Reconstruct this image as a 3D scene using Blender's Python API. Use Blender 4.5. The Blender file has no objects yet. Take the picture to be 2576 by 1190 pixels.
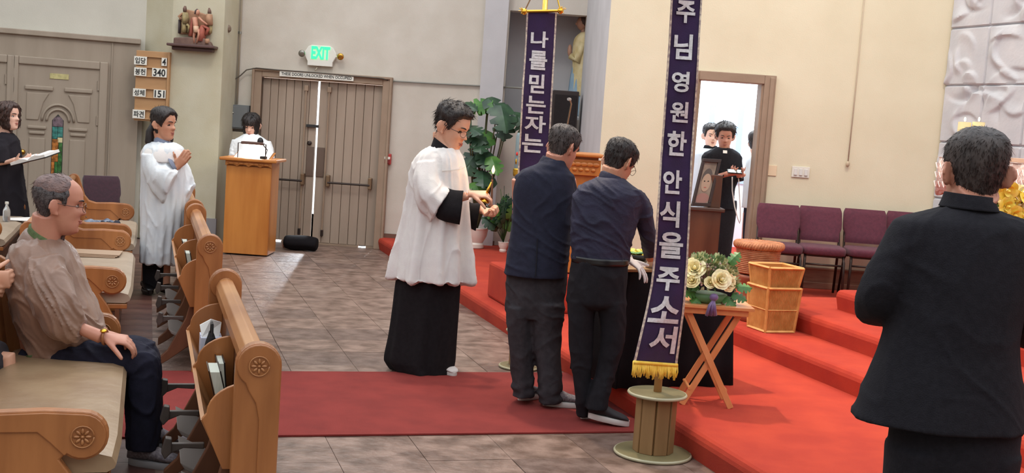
import bpy, bmesh, math, random
import numpy as np
from mathutils import Vector, Matrix, noise
random.seed(7)
V3 = Vector
C = bpy.context.scene.collection
# ---------------------------------------------------------------- camera
FPX = 3000.0; EYE = 1.68
RHO = math.atan(.07); TH = math.atan(289.3/3000)
ct, st, cr, sr = math.cos(TH), math.sin(TH), math.cos(RHO), math.sin(RHO)
FW = V3((0, ct, -st)); U0 = V3((0, st, ct)); R0 = V3((1, 0, 0))
RT = R0*cr + U0*sr; UPV = R0*(-sr) + U0*cr
camd = bpy.data.cameras.new('camera'); cam = bpy.data.objects.new('camera', camd); C.objects.link(cam)
camd.sensor_fit = 'HORIZONTAL'; camd.sensor_width = 36; camd.lens = 36*FPX/2576
camd.clip_start = .05; camd.clip_end = 200
cam.matrix_world = Matrix(((RT.x, UPV.x, -FW.x, 0), (RT.y, UPV.y, -FW.y, 0), (RT.z, UPV.z, -FW.z, EYE), (0, 0, 0, 1)))
bpy.context.scene.camera = cam
sc = bpy.context.scene
sc.view_settings.view_transform = 'Standard'; sc.view_settings.look = 'None'
sc.view_settings.gamma = 1; sc.view_settings.use_curve_mapping = False
sc.view_settings.exposure = 0.0
# ---------------------------------------------------------------- light
w = bpy.data.worlds.new('world'); sc.world = w; w.use_nodes = True
bg = w.node_tree.nodes['Background']; bg.inputs[0].default_value = (.90, .95, 1.0, 1); bg.inputs[1].default_value = 1.75
def area(name, loc, target, size, power, col, spread=None):
    l = bpy.data.lights.new(name, 'AREA'); l.energy = power; l.color = col; l.shape = 'DISK'; l.size = size
    if spread: l.spread = spread
    o = bpy.data.objects.new(name, l); C.objects.link(o); o.location = loc
    o.rotation_euler = (V3(target)-V3(loc)).to_track_quat('-Z', 'Y').to_euler(); return o
# warm ceiling spots over the sanctuary, cooler daylight from the nave side
area('ceiling_spot', (-.5, 8.4, 6.0), (1.9, 7.0, .2), .22, 33, (1, .80, .60), math.radians(62))
area('ceiling_spot', (3.0, 8.2, 6.0), (3.0, 10.5, .6), .6, 30, (1, .84, .66), math.radians(110))
area('ceiling_spot', (1.4, 7.5, 6.4), (1.5, 9.8, .3), .6, 26, (1, .80, .58), math.radians(110))
area('nave_lamp', (-2.2, 10.5, 6.2), (-2.2, 9.5, 0), 1.2, 110, (1, .95, .88))
area('daylight', (-2.2, 18.2, 2.6), (-2.35, 14.6, .4), 1.3, 3500, (.86, .93, 1))
area('sacristy_fill', (2.4, 13.3, 3.8), (2.4, 13.0, 0), 1.2, 130, (.92, .97, 1))  # unseen fill light added to brighten the sacristy and the people in it
# ---------------------------------------------------------------- helpers
def ray(px, py):
    return FW + RT*((px-1288)/FPX) - UPV*((py-595)/FPX)
def P(px, py, Y):                       # the point seen at that spot of the photograph, Y metres away
    d = ray(px, py); return V3((d.x*Y/d.y, Y, EYE + d.z*Y/d.y))
def G(px, py, z=0.):                    # the same on the horizontal plane z
    d = ray(px, py); t = (z-EYE)/d.z; return V3((d.x*t, d.y*t, z))
AL = math.radians(17.3)
UD = V3((math.cos(AL), math.sin(AL), 0)); VD = V3((-math.sin(AL), math.cos(AL), 0)); ZD = V3((0, 0, 1))
S0 = V3((-.832, 4.01, 0))
def N(u, v, z=0): return S0 + UD*u + VD*v + ZD*z     # church grid
def onplane(px, py, o, n):
    d = ray(px, py); e = V3((0, 0, EYE)); t = (o-e).dot(n)/d.dot(n); return e+d*t

def lin(c):
    return tuple((x/255/12.92 if x/255 <= .04045 else ((x/255+.055)/1.055)**2.4) for x in c)
MATS = {}
def mat(name, col, rough=.6, col2=None, nscale=8, ndetail=4, bump=0, bscale=60, metal=0, stretch=None, emis=0, spec=.5, sheen=0, coat=0, mixlo=.35, mixhi=.65, alpha=None, trans=0, wave=None, world=False):
    if name in MATS: return MATS[name]
    m = bpy.data.materials.new(name); m.use_nodes = True; nt = m.node_tree; b = nt.nodes['Principled BSDF']
    c1 = lin(col)+(1,)
    b.inputs['Base Color'].default_value = c1; b.inputs['Roughness'].default_value = rough
    b.inputs['Metallic'].default_value = metal; b.inputs['Specular IOR Level'].default_value = spec
    if sheen: b.inputs['Sheen Weight'].default_value = sheen; b.inputs['Sheen Roughness'].default_value = .5
    if coat: b.inputs['Coat Weight'].default_value = coat; b.inputs['Coat Roughness'].default_value = .15
    if emis: b.inputs['Emission Color'].default_value = c1; b.inputs['Emission Strength'].default_value = emis
    if trans: b.inputs['Transmission Weight'].default_value = trans
    if col2 or bump or wave:
        tc = nt.nodes.new('ShaderNodeTexCoord'); mp = nt.nodes.new('ShaderNodeMapping')
        gp = nt.nodes.new('ShaderNodeNewGeometry') if world else None
        nt.links.new(gp.outputs['Position'] if world else tc.outputs['Object'], mp.inputs[0])
        if stretch: mp.inputs['Scale'].default_value = stretch
    if col2:
        n = nt.nodes.new('ShaderNodeTexNoise'); n.inputs['Scale'].default_value = nscale; n.inputs['Detail'].default_value = ndetail
        nt.links.new(mp.outputs[0], n.inputs['Vector'])
        r = nt.nodes.new('ShaderNodeValToRGB'); r.color_ramp.elements[0].position = mixlo; r.color_ramp.elements[1].position = mixhi
        r.color_ramp.elements[0].color = c1; r.color_ramp.elements[1].color = lin(col2)+(1,)
        nt.links.new(n.outputs['Fac'], r.inputs[0]); nt.links.new(r.outputs[0], b.inputs['Base Color'])
        if emis: nt.links.new(r.outputs[0], b.inputs['Emission Color'])
    if bump or wave:
        bp = nt.nodes.new('ShaderNodeBump'); bp.inputs['Strength'].default_value = bump or wave[1]; bp.inputs['Distance'].default_value = .01
        if wave:
            n2 = nt.nodes.new('ShaderNodeTexWave'); n2.inputs['Scale'].default_value = wave[0]; n2.inputs['Distortion'].default_value = 1.5
        else:
            n2 = nt.nodes.new('ShaderNodeTexNoise'); n2.inputs['Scale'].default_value = bscale; n2.inputs['Detail'].default_value = 3
        nt.links.new(mp.outputs[0], n2.inputs['Vector']); nt.links.new(n2.outputs['Fac'], bp.inputs['Height']); nt.links.new(bp.outputs[0], b.inputs['Normal'])
    MATS[name] = m; return m

class MB:
    def __init__(s): s.v = []; s.f = []
    def add(s, vs, fs):
        o = len(s.v); s.v += [V3(x) for x in vs]; s.f += [tuple(i+o for i in f) for f in fs]; return s
    def box(s, c, sz, ax=None, ay=None, az=None):
        c = V3(c); ax = (ax or V3((1, 0, 0)))*(sz[0]/2); ay = (ay or V3((0, 1, 0)))*(sz[1]/2); az = (az or V3((0, 0, 1)))*(sz[2]/2)
        vs = [c+ax*i+ay*j+az*k for k in (-1, 1) for j in (-1, 1) for i in (-1, 1)]
        return s.add(vs, [(0, 2, 3, 1), (4, 5, 7, 6), (0, 1, 5, 4), (2, 6, 7, 3), (0, 4, 6, 2), (1, 3, 7, 5)])
    def prism(s, pts, off):             # closed outline (3d points), extruded by off
        n = len(pts); off = V3(off); pts = [V3(p) for p in pts]
        return s.add(pts+[p+off for p in pts], [tuple(range(n))[::-1], tuple(range(n, 2*n))]+[(i, (i+1) % n, n+(i+1) % n, n+i) for i in range(n)])
    def ringloft(s, rings, closed=True, cap=True):
        n = len(rings[0]); vs = [p for r in rings for p in r]; fs = []
        for i in range(len(rings)-1):
            for j in range(n if closed else n-1):
                a = i*n+j; b = i*n+(j+1) % n; fs.append((a, b, b+n, a+n))
        if cap: fs.append(tuple(range(n))[::-1]); fs.append(tuple(range((len(rings)-1)*n, len(rings)*n)))
        return s.add(vs, fs)
    def tube(s, pts, r, seg=8, cap=True, flat=None):
        pts = [V3(p) for p in pts]; n = len(pts)
        if not hasattr(r, '__len__'): r = [r]*n
        rings = []; up = None
        for i, p in enumerate(pts):
            t = (pts[min(i+1, n-1)]-pts[max(i-1, 0)]).normalized()
            if up is None: up = V3((0, 0, 1)) if abs(t.z) < .9 else V3((1, 0, 0))
            a = t.cross(up).normalized(); b = a.cross(t).normalized(); up = b
            k = flat or 1
            rings.append([p+a*(r[i]*math.cos(2*math.pi*j/seg))+b*(r[i]*k*math.sin(2*math.pi*j/seg)) for j in range(seg)])
        return s.ringloft(rings, cap=cap)
    def lathe(s, prof, c=(0, 0, 0), seg=24, ax=None, cap=True):
        c = V3(c); z = (ax or V3((0, 0, 1))).normalized(); x = (V3((1, 0, 0)) if abs(z.x) < .9 else V3((0, 1, 0))); x = (x-z*x.dot(z)).normalized(); y = z.cross(x)
        return s.ringloft([[c+z*h+(x*math.cos(2*math.pi*j/seg)+y*math.sin(2*math.pi*j/seg))*max(r, 1e-4) for j in range(seg)] for r, h in prof], cap=cap)
    def ball(s, c, r, seg=12, ax=None, ay=None, az=None):
        c = V3(c); r = r if hasattr(r, '__len__') else (r, r, r)
        ax = ax or V3((1, 0, 0)); ay = ay or V3((0, 1, 0)); az = az or V3((0, 0, 1)); m = max(4, seg//2)
        return s.ringloft([[c+ax*(r[0]*math.sin(a)*math.cos(2*math.pi*j/seg))+ay*(r[1]*math.sin(a)*math.sin(2*math.pi*j/seg))-az*(r[2]*math.cos(a)) for j in range(seg)]
                           for a in [max(.02, min(math.pi-.02, math.pi*i/m)) for i in range(m+1)]])
    def build(s, name, m, parent=None, smooth=False, bevel=0, loc=None, auto=False):
        me = bpy.data.meshes.new(name)
        off = V3((0, 0, 0))
        if parent is not None: off = world_loc(parent)
        if loc is not None and parent is None: off = V3(loc)
        me.from_pydata([tuple(p-off) for p in s.v], [], s.f); me.validate()
        bm = bmesh.new(); bm.from_mesh(me); bmesh.ops.recalc_face_normals(bm, faces=bm.faces); bm.to_mesh(me); bm.free()
        o = bpy.data.objects.new(name, me); C.objects.link(o); me.materials.append(m)
        if parent is None: o.location = off
        else: o.parent = parent
        if smooth: me.shade_smooth()
        if bevel:
            md = o.modifiers.new('bevel', 'BEVEL'); md.width = bevel; md.segments = 2; md.limit_method = 'ANGLE'; md.angle_limit = .6
        if auto:
            me.shade_smooth(); me.set_sharp_from_angle(angle=.7)
        return o
def world_loc(o):
    p = V3((0, 0, 0))
    while o is not None: p = p+o.location; o = o.parent
    return p
def thing(name, label, cat, loc=(0, 0, 0), group=None):
    o = bpy.data.objects.new(name, None); C.objects.link(o); o.location = loc; o['label'] = label; o['category'] = cat; o.empty_display_size = .1
    if group: o['group'] = group
    return o
def tag(o, label, cat, group=None):
    o['label'] = label; o['category'] = cat
    if group: o['group'] = group
    return o
def struct(o): o['kind'] = 'structure'; return o
def stuff(o): o['kind'] = 'stuff'; return o
def copy_tree(o, parent=None):
    c = o.copy(); C.objects.link(c); c.parent = parent
    for ch in list(o.children): copy_tree(ch, c)
    return c
def catmull(vals, n):
    # resample list of numpy rows
    a = np.array(vals, float); m = len(a); out = []
    for k in range(n):
        t = k/(n-1)*(m-1); i = min(int(t), m-2); u = t-i
        p0 = a[max(i-1, 0)]; p1 = a[i]; p2 = a[i+1]; p3 = a[min(i+2, m-1)]
        out.append(.5*((2*p1)+(-p0+p2)*u+(2*p0-5*p1+4*p2-p3)*u*u+(-p0+3*p1-3*p2+p3)*u**3))
    return out
def ring2(p1, p2, Y, dep, dy=0, dvec=None):   # cross-section whose silhouette runs between two photo points at distance Y
    a = P(p1[0], p1[1], Y+dy); b = P(p2[0], p2[1], Y+dy); c = (a+b)/2
    return list(c)+list((b-a)/2)+list(V3(dvec)*dep if dvec else V3((0, dep, 0)))
def row(y, xl, xr, Y, dep, dy=0):
    w2 = (xr-xl)*.035; return ring2((xl, y-w2), (xr, y+w2), Y, dep, dy)
def loftr(mb, rows, n=24, seg=32, fold=None, pw=1.0, cap=True):
    rr = catmull(rows, n); rings = []
    for i, r in enumerate(rr):
        c, ax, ay = V3(r[0:3]), V3(r[3:6]), V3(r[6:9]); t = i/(n-1); ring = []
        for j in range(seg):
            th = 2*math.pi*j/seg; k = 1+(fold(th, t) if fold else 0)
            cx, sx = math.cos(th), math.sin(th)
            if pw != 1: cx = math.copysign(abs(cx)**pw, cx); sx = math.copysign(abs(sx)**pw, sx)
            ring.append(c+ax*(cx*k)+ay*(sx*k))
        rings.append(ring)
    return mb.ringloft(rings, cap=cap)
def folds(amp0, amp1, ks=(7, 11, 17), seed=0, p=1.0):
    rnd = random.Random(seed); ph = [rnd.uniform(0, 6.28) for _ in ks]; dr = [rnd.uniform(-1.2, 1.2) for _ in ks]
    def f(th, t):
        a = amp0+(amp1-amp0)*t**p
        return a*sum(math.sin(k*th+q+d*t)*(1 if i == 0 else .7) for i, (k, q, d) in enumerate(zip(ks, ph, dr)))/len(ks)*1.6
    return f
def remesh(mb, name, vox, m, parent, smooth=3, disp=None):
    me = bpy.data.meshes.new(name+'_src'); me.from_pydata([tuple(p) for p in mb.v], [], mb.f)
    bm = bmesh.new(); bm.from_mesh(me); bmesh.ops.recalc_face_normals(bm, faces=bm.faces); bm.to_mesh(me); bm.free()
    t = bpy.data.objects.new('tmp', me); C.objects.link(t)
    md = t.modifiers.new('r', 'REMESH'); md.mode = 'VOXEL'; md.voxel_size = vox
    if smooth:
        sm = t.modifiers.new('s', 'SMOOTH'); sm.iterations = smooth; sm.factor = .5
    dg = bpy.context.evaluated_depsgraph_get(); ev = t.evaluated_get(dg)
    nm = bpy.data.meshes.new_from_object(ev, depsgraph=dg); nm.name = name
    bpy.data.objects.remove(t); bpy.data.meshes.remove(me)
    if disp:
        n = len(nm.vertices); co = np.empty(n*3); no = np.empty(n*3)
        nm.vertices.foreach_get('co', co); nm.vertices.foreach_get('normal', no)
        co = co.reshape(-1, 3); no = no.reshape(-1, 3); d = disp(co); co = co+no*d[:, None]; nm.vertices.foreach_set('co', co.ravel())
    off = world_loc(parent)
    nm.transform(Matrix.Translation(-off)); nm.materials.clear(); nm.materials.append(m); nm.shade_smooth()
    o = bpy.data.objects.new(name, nm); C.objects.link(o); o.parent = parent
    return o
def wrinkle(amp, sc=(9, 9, 4), seed=0, tilt=.5):
    """sharp cloth creases: ridged noise, domain-warped"""
    def f(co):
        q = co*np.array(sc); q[:, 2] += co[:, 0]*sc[2]*tilt; q = q+seed*3.7; out = np.empty(len(co))
        for i, p in enumerate(q):
            v = V3(p); w_ = noise.noise(v*.6+V3((5, 1, 9))); a = noise.noise(v+V3((w_, w_, w_*1.5))); b = noise.noise(v*2.1+V3((3, 7, w_*2)))
            out[i] = (max(0, 1-abs(a)*3.2)**2*.8-.25+max(0, 1-abs(b)*3)**2*.28)*amp
        return out
    return f
def pleats(base, c, ks, amp, ztop, zbot, seed=0):
    ph = [seed*1.7+i*2.1 for i in range(len(ks))]
    def f(co):
        d = base(co); a = np.arctan2(co[:, 1]-c.y, co[:, 0]-c.x); t = np.clip((ztop-co[:, 2])/(ztop-zbot), 0, 1)
        for k, p in zip(ks, ph): d = d+amp*(.25+t)*np.sin(k*a+p+1.3*np.sin(a*2+p)+t*.8)/len(ks)*1.5
        return d
    return f
def text(name, s, size, org, xd, yd, m, parent=None, ext=.0015, off=0, align='CENTER', fitw=None, fith=None, mapf=None, sub=0):
    cu = bpy.data.curves.new(name, 'FONT'); cu.body = s; cu.size = size; cu.extrude = ext; cu.offset = off; cu.align_x = align; cu.align_y = 'CENTER'; cu.resolution_u = 3
    t = bpy.data.objects.new('tmp', cu); C.objects.link(t); dg = bpy.context.evaluated_depsgraph_get()
    me = bpy.data.meshes.new_from_object(t.evaluated_get(dg), depsgraph=dg); bpy.data.objects.remove(t)
    bm = bmesh.new(); bm.from_mesh(me); bmesh.ops.triangulate(bm, faces=bm.faces)
    for _ in range(sub):
        es = [e for e in bm.edges if e.calc_length() > size*.12]
        if es: bmesh.ops.subdivide_edges(bm, edges=es, cuts=1); bmesh.ops.triangulate(bm, faces=bm.faces)
    vs = [v.co.copy() for v in bm.verts]; fs = [tuple(v.index for v in f.verts) for f in bm.faces]; bm.free(); bpy.data.meshes.remove(me)
    if not vs: return None
    if fitw or fith:
        x0 = min(v.x for v in vs); x1 = max(v.x for v in vs); y0 = min(v.y for v in vs); y1 = max(v.y for v in vs)
        kx = fitw/(x1-x0) if fitw else None; ky = fith/(y1-y0) if fith else kx; kx = kx or ky
        for v in vs: v.x = (v.x-(x0+x1)/2)*kx; v.y = (v.y-(y0+y1)/2)*ky
    mb = MB(); org = V3(org)
    if mapf: mb.add([mapf(v) for v in vs], fs)
    else:
        zd = V3(xd).cross(V3(yd)).normalized(); mb.add([org+V3(xd)*v.x+V3(yd)*v.y+zd*v.z for v in vs], fs)
    return mb.build(name, m, parent)
# ================================================================ materials
M_exit = mat('plaster_cream', (206, 199, 188), .9, (198, 190, 178), 3, bump=.15, bscale=90)
M_peach = mat('plaster_peach', (226, 218, 192), .9, (220, 211, 184), 2, bump=.12, bscale=90)
M_pillar = mat('plaster_pillar', (196, 190, 168), .9, (186, 178, 152), 2.5, bump=.15, bscale=80)
M_grey = mat('plaster_grey', (196, 194, 196), .9, (186, 184, 186), 2, bump=.1, bscale=80)
M_upper = mat('plaster_upper', (198, 194, 182), .9, (190, 186, 174), 2, bump=.15, bscale=80)
M_taupe = mat('taupe_painted_wood', (158, 144, 128), .75, (150, 136, 120), 6, bump=.1, bscale=40, stretch=(1, 1, .15))
M_doorp = mat('door_paint', (166, 148, 132), .7, (154, 136, 120), 5, bump=.12, bscale=40, stretch=(1, 1, .15))
M_frame = mat('door_frame_paint', (158, 136, 116), .65, (148, 126, 106), 4, bump=.08)
M_tile = mat('slate_tile', (146, 121, 109), .40, (98, 77, 66), 7, 9, bump=.9, bscale=16, world=True)
M_tile2 = mat('slate_tile_pale', (152, 129, 117), .40, (104, 82, 70), 6, 9, bump=.9, bscale=14, world=True)
M_tile3 = mat('slate_tile_dark', (124, 103, 94), .40, (90, 70, 61), 8, 9, bump=.9, bscale=18, world=True)
M_grout = mat('grout', (108, 88, 78), .8)
M_parq = mat('parquet', (96, 62, 54), .4, (74, 44, 40), 6, bump=.2, bscale=30)
M_parq2 = mat('parquet_light', (106, 72, 62), .4, (84, 54, 46), 6, bump=.2, bscale=30)
M_aisle = mat('aisle_carpet', (136, 44, 38), .95, (124, 37, 32), 5, 6, bump=.5, bscale=400)
M_step = mat('step_carpet', (190, 62, 36), .95, (174, 50, 30), 4, 6, bump=.5, bscale=350)
M_base = mat('baseboard_wood', (150, 112, 92), .5, (128, 92, 74), 5, stretch=(1, 1, 6))
M_dkbase = mat('baseboard_brown', (108, 78, 64), .5)
M_steel = mat('steel', (150, 148, 140), .35, metal=.9)
M_brass = mat('brass', (214, 170, 84), .25, metal=1, col2=(190, 140, 60), nscale=10)
M_gold = mat('gold', (230, 180, 70), .22, metal=1)
M_black = mat('black_plastic', (26, 25, 28), .5)
M_dark = mat('dark_metal', (58, 48, 44), .45, metal=.6)
M_white = mat('white_plastic', (226, 224, 214), .5)
M_pipe = mat('conduit_paint', (176, 166, 148), .6)
M_cable = mat('cable', (92, 86, 78), .6)
M_oak = mat('oak', (204, 134, 64), .38, (176, 106, 44), 6, 6, stretch=(1, 1, .12), bump=.08, bscale=60, coat=.15)
M_pew = mat('pew_oak', (178, 116, 66), .36, (142, 86, 44), 7, 7, stretch=(1, 1, .14), bump=.1, bscale=60, coat=.25)
M_pewl = mat('pew_oak_rail', (190, 134, 84), .34, (160, 104, 60), 6, 6, stretch=(.3, .3, 1), coat=.25)
M_pewd = mat('pew_oak_dark', (120, 76, 50), .45, (92, 56, 36), 7, 6, stretch=(1, 1, .14), coat=.15)
M_kneel = mat('kneeler_bracket', (70, 62, 58), .4, (90, 80, 74), 8)
M_cush = mat('tan_vinyl', (160, 134, 104), .38, (146, 118, 90), 4, bump=.35, bscale=14)
M_cush2 = mat('pale_vinyl', (172, 154, 134), .42, (158, 140, 120), 4, bump=.3, bscale=14)
M_ply = mat('plywood', (150, 116, 76), .6, (124, 92, 56), 7, 6, stretch=(1, 1, .12), bump=.1)
M_spool = mat('spool_disc', (128, 118, 84), .5, (112, 102, 70), 5, bump=.1)
M_spooled = mat('spool_edge', (170, 164, 136), .45)
M_bamboo = mat('bamboo', (218, 164, 96), .5, (198, 140, 74), 14, bump=.1)
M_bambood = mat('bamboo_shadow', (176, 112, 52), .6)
M_wick = mat('wicker', (190, 126, 86), .6, (160, 98, 62), 20, bump=.3, bscale=60)
M_wickd = mat('wicker_vase_body', (140, 76, 54), .5, (160, 96, 70), 5, bump=.2)
M_maroon = mat('maroon_fabric', (96, 44, 60), .9, (84, 38, 54), 40, bump=.4, bscale=220, sheen=.1)
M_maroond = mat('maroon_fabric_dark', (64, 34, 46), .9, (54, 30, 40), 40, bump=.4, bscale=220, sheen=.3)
M_purple = mat('purple_velvet', (46, 20, 66), .85, (38, 15, 56), 12, bump=.2, bscale=180, sheen=.1)
M_letter = mat('silver_lettering', (214, 212, 214), .5, (190, 186, 186), 60)
M_trim = mat('banner_trim', (214, 200, 178), .6, (150, 130, 130), 60)
M_fringe = mat('yellow_fringe', (250, 214, 92), .6, (236, 190, 60), 30)
M_leaf = mat('monstera_leaf', (52, 84, 56), .4, (30, 58, 40), 9, bump=.1, bscale=20)
M_leaf2 = mat('bright_leaf', (92, 140, 62), .45, (58, 104, 46), 9)
M_stem = mat('stem', (84, 90, 60), .6)
M_ceram = mat('white_ceramic', (222, 216, 206), .3)
M_soil = mat('soil', (60, 46, 38), .95)
M_paper = mat('paper', (232, 230, 226), .8)
M_page = mat('page_block', (206, 208, 196), .8, (186, 190, 176), 90, stretch=(6, 6, .3))
M_dkwood = mat('dark_walnut', (104, 66, 46), .35, (80, 48, 34), 7, 6, stretch=(1, 1, .14), coat=.2)
M_blackcloth = mat('black_cloth', (22, 19, 22), .95, bump=.2, bscale=120, spec=.2)
M_stone = mat('carved_white_stone', (206, 206, 210), .85, (192, 194, 200), 3, bump=.25, bscale=30)
M_skin = mat('skin_warm', (222, 170, 142), .5, (212, 156, 128), 12, bump=.05, bscale=90)
M_skinp = mat('skin_pale', (232, 188, 166), .5, (224, 174, 152), 12, bump=.05, bscale=90)
M_skint = mat('skin_tan', (206, 152, 122), .5, (196, 138, 110), 12, bump=.05, bscale=90)
M_skinr = mat('skin_ruddy', (200, 142, 118), .5, (190, 128, 106), 12, bump=.05, bscale=90)
M_lip = mat('lip', (170, 96, 84), .5)
M_eye = mat('eye_dark', (34, 26, 24), .3)
M_eyew = mat('eye_white', (214, 206, 200), .3)
M_hair = mat('black_hair', (28, 22, 22), .5, (46, 38, 36), 60, stretch=(1, 1, .2), bump=.6, bscale=140)
M_hairb = mat('brown_hair', (78, 52, 44), .5, (52, 36, 32), 60, stretch=(1, 1, .2), bump=.6, bscale=140)
M_hairg = mat('greying_hair', (44, 38, 38), .55, (78, 70, 68), 70, stretch=(1, 1, .2), bump=.6, bscale=140)
M_hairs = mat('thin_grey_hair', (132, 106, 100), .55, (106, 86, 84), 30, bump=.5, bscale=160)
M_whitec = mat('white_linen', (228, 224, 220), .85, (220, 214, 212), 10, bump=.15, bscale=160)
M_albc = mat('white_polyester', (222, 226, 228), .7, (210, 216, 222), 6, bump=.15, bscale=120)
M_blackw = mat('black_wool', (22, 19, 22), .9, (28, 25, 28), 40, bump=.25, bscale=220, spec=.25)
M_suit = mat('black_suit', (24, 23, 29), .9, (30, 29, 35), 60, bump=.3, bscale=260, spec=.25)
M_navy = mat('navy_jacket', (38, 40, 58), .85, (32, 34, 50), 30, bump=.2, bscale=200, spec=.3)
M_navy2 = mat('navy_shirt', (44, 44, 66), .7, (36, 36, 56), 12, bump=.2, bscale=120, spec=.35)
M_trou = mat('charcoal_trousers', (60, 56, 60), .9, (50, 47, 51), 30, bump=.2, bscale=200, spec=.25)
M_troub = mat('black_trousers', (30, 28, 33), .9, (25, 23, 28), 30, bump=.2, bscale=200, spec=.25)
M_trnavy = mat('navy_trousers', (34, 34, 50), .85, (28, 28, 42), 30, bump=.2, bscale=200, spec=.25)
M_brownj = mat('brown_jacket', (146, 114, 96), .36, (128, 98, 82), 6, bump=.15, bscale=50, sheen=.2)
M_green = mat('green_shirt', (90, 106, 66), .85, (76, 92, 54), 60, bump=.3, bscale=200)
M_chamb = mat('chambray_shirt', (120, 128, 148), .8)
M_sneak = mat('grey_knit_shoe', (134, 126, 130), .8, (100, 92, 98), 90, bump=.3, bscale=200)
M_sole = mat('white_sole', (206, 202, 198), .6)
M_leath = mat('black_leather', (24, 22, 24), .3)
M_glass_f = mat('spectacle_frame', (96, 66, 52), .3, metal=.5)
M_lens = mat('spectacle_lens', (235, 235, 240), .05, trans=1.0)
M_denim = mat('denim_cloth', (146, 156, 172), .9, (84, 92, 112), 14, bump=.4, bscale=80)
# ================================================================ the setting
YE = 14.62      # exit wall
YS = 11.3       # sanctuary side wall
struct(MB().box((0, -3.6, 2.6), (17, .2, 5.3)).build('wall_back', M_exit, loc=(0, -3.6, 0)))
struct(MB().box((-8.4, 5.5, 2.6), (.2, 18, 5.3)).build('wall_nave', M_exit, loc=(-8.4, 5.5, 0)))
struct(MB().box((8.4, 3.5, 2.6), (.2, 14.5, 5.3)).build('wall_transept', M_exit, loc=(8.4, 3.5, 0)))
def quadwall(name, pts, th, m, off):
    return struct(MB().prism(pts, off).build(name, m, loc=pts[0]))
# --- floor
b = MB(); b.box((1, 8, -.06), (26, 22, .1)); floor = struct(b.build('floor', M_grout, loc=(1, 8, 0)))
# slate tiles on the church grid
TS = .435
tl = []
org = G(819, 1101)                        # a tile corner
def tmesh(s, m, nm, th=.012):
    mb = MB(); g = .003; q = (s-g)/2
    mb.prism([UD*x+VD*y for x, y in ((-q, -q), (q, -q), (q, q), (-q, q))], (0, 0, th)); me = mb.build(nm, m, loc=(0, 0, 0)).data; return me
def seen(p, pad=60):
    d = p-V3((0, 0, EYE)); w_ = d.dot(FW)
    if w_ < 1: return False
    x = 1288+FPX*d.dot(RT)/w_; y = 595-FPX*d.dot(UPV)/w_
    return -pad < x < 2576+pad and -pad < y < 1190+pad*1.5
protos = []
for m in (M_tile, M_tile2, M_tile3):
    me = tmesh(TS, m, 'tile'); protos.append(me)
for o in [o for o in C.objects if o.name.startswith('tile')]: bpy.data.objects.remove(o)
cnt = 0
L1P = V3((1.05, 5.98, 0)); L2P = V3((1.86, 8.15, 0)); L3P = V3((2.24, 8.30, 0)); L4P = V3((2.60, 8.40, 0))
uL1 = (L1P-S0).dot(UD)
cand = []
for i in range(-9, 12):
    for j in range(-8, 24):
        c = org+UD*((i+.5)*TS)+VD*((j+.5)*TS); r = c-S0; u, v = r.dot(UD), r.dot(VD)
        if c.y > YE+.1 or u > uL1+.2 or u < -.3 or not seen(c) : continue
        cand.append((c.y, c, i, j))
cand.sort(key=lambda q: q[0])
far = MB()
for k, (_, c, i, j) in enumerate(cand):
    if k < 295:
        o = bpy.data.objects.new('tile', protos[random.choice((0, 0, 1, 2))]); C.objects.link(o); o.parent = floor
        o.location = c-floor.location-V3((0, 0, .0115+random.uniform(0, .0015))); cnt += 1
    else:
        q = (TS-.004)/2; far.prism([c+UD*x+VD*y-ZD*.012 for x, y in ((-q, -q), (q, -q), (q, q), (-q, q))], (0, 0, .012))
if far.v: stuff(far.build('far_tile', M_tile, floor))
# small parquet blocks between the pews
PS = .23; pm = [tmesh(PS, m, 'parquet_block') for m in (M_parq, M_parq2)]
for o in [o for o in C.objects if o.name.startswith('parquet_block')]: bpy.data.objects.remove(o)
rest = MB(); k = 0
for j in range(0, 44):
    for i in range(-16, 0):
        u = -.3+(i+.5)*PS; v = -1.0+(j+.5)*PS; c = N(u, v); 
        if not seen(c, 20) or c.y > 13.4: continue
        if -1.6 < u < -.0 and 3 < v < 9 and k < 280:
            o = bpy.data.objects.new('parquet_block', pm[(i+j) % 2]); C.objects.link(o); o.parent = floor; o.location = c-floor.location-V3((0, 0, .011)); k += 1
        else:
            q = (PS-.004)/2; rest.prism([c+UD*x+VD*y-ZD*.011 for x, y in ((-q, -q), (q, -q), (q, q), (-q, q))], (0, 0, .012))
stuff(rest.build('parquet_under_pews', M_parq, floor))
# --- red aisle carpet running to the steps
v0 = (G(700, 1100)-S0).dot(VD); v1 = (G(700, 938)-S0).dot(VD)
b = MB(); b.prism([N(-5.5, v0, .002), N(uL1+.02, v0, .002), N(uL1+.02, v1, .002), N(-5.5, v1, .002)], (0, 0, .009))
o = tag(b.build('carpet_runner', M_aisle, loc=N(0, v0)), 'flat dull red carpet runner crossing the slate tile floor between the pew sections', 'carpet')
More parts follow.
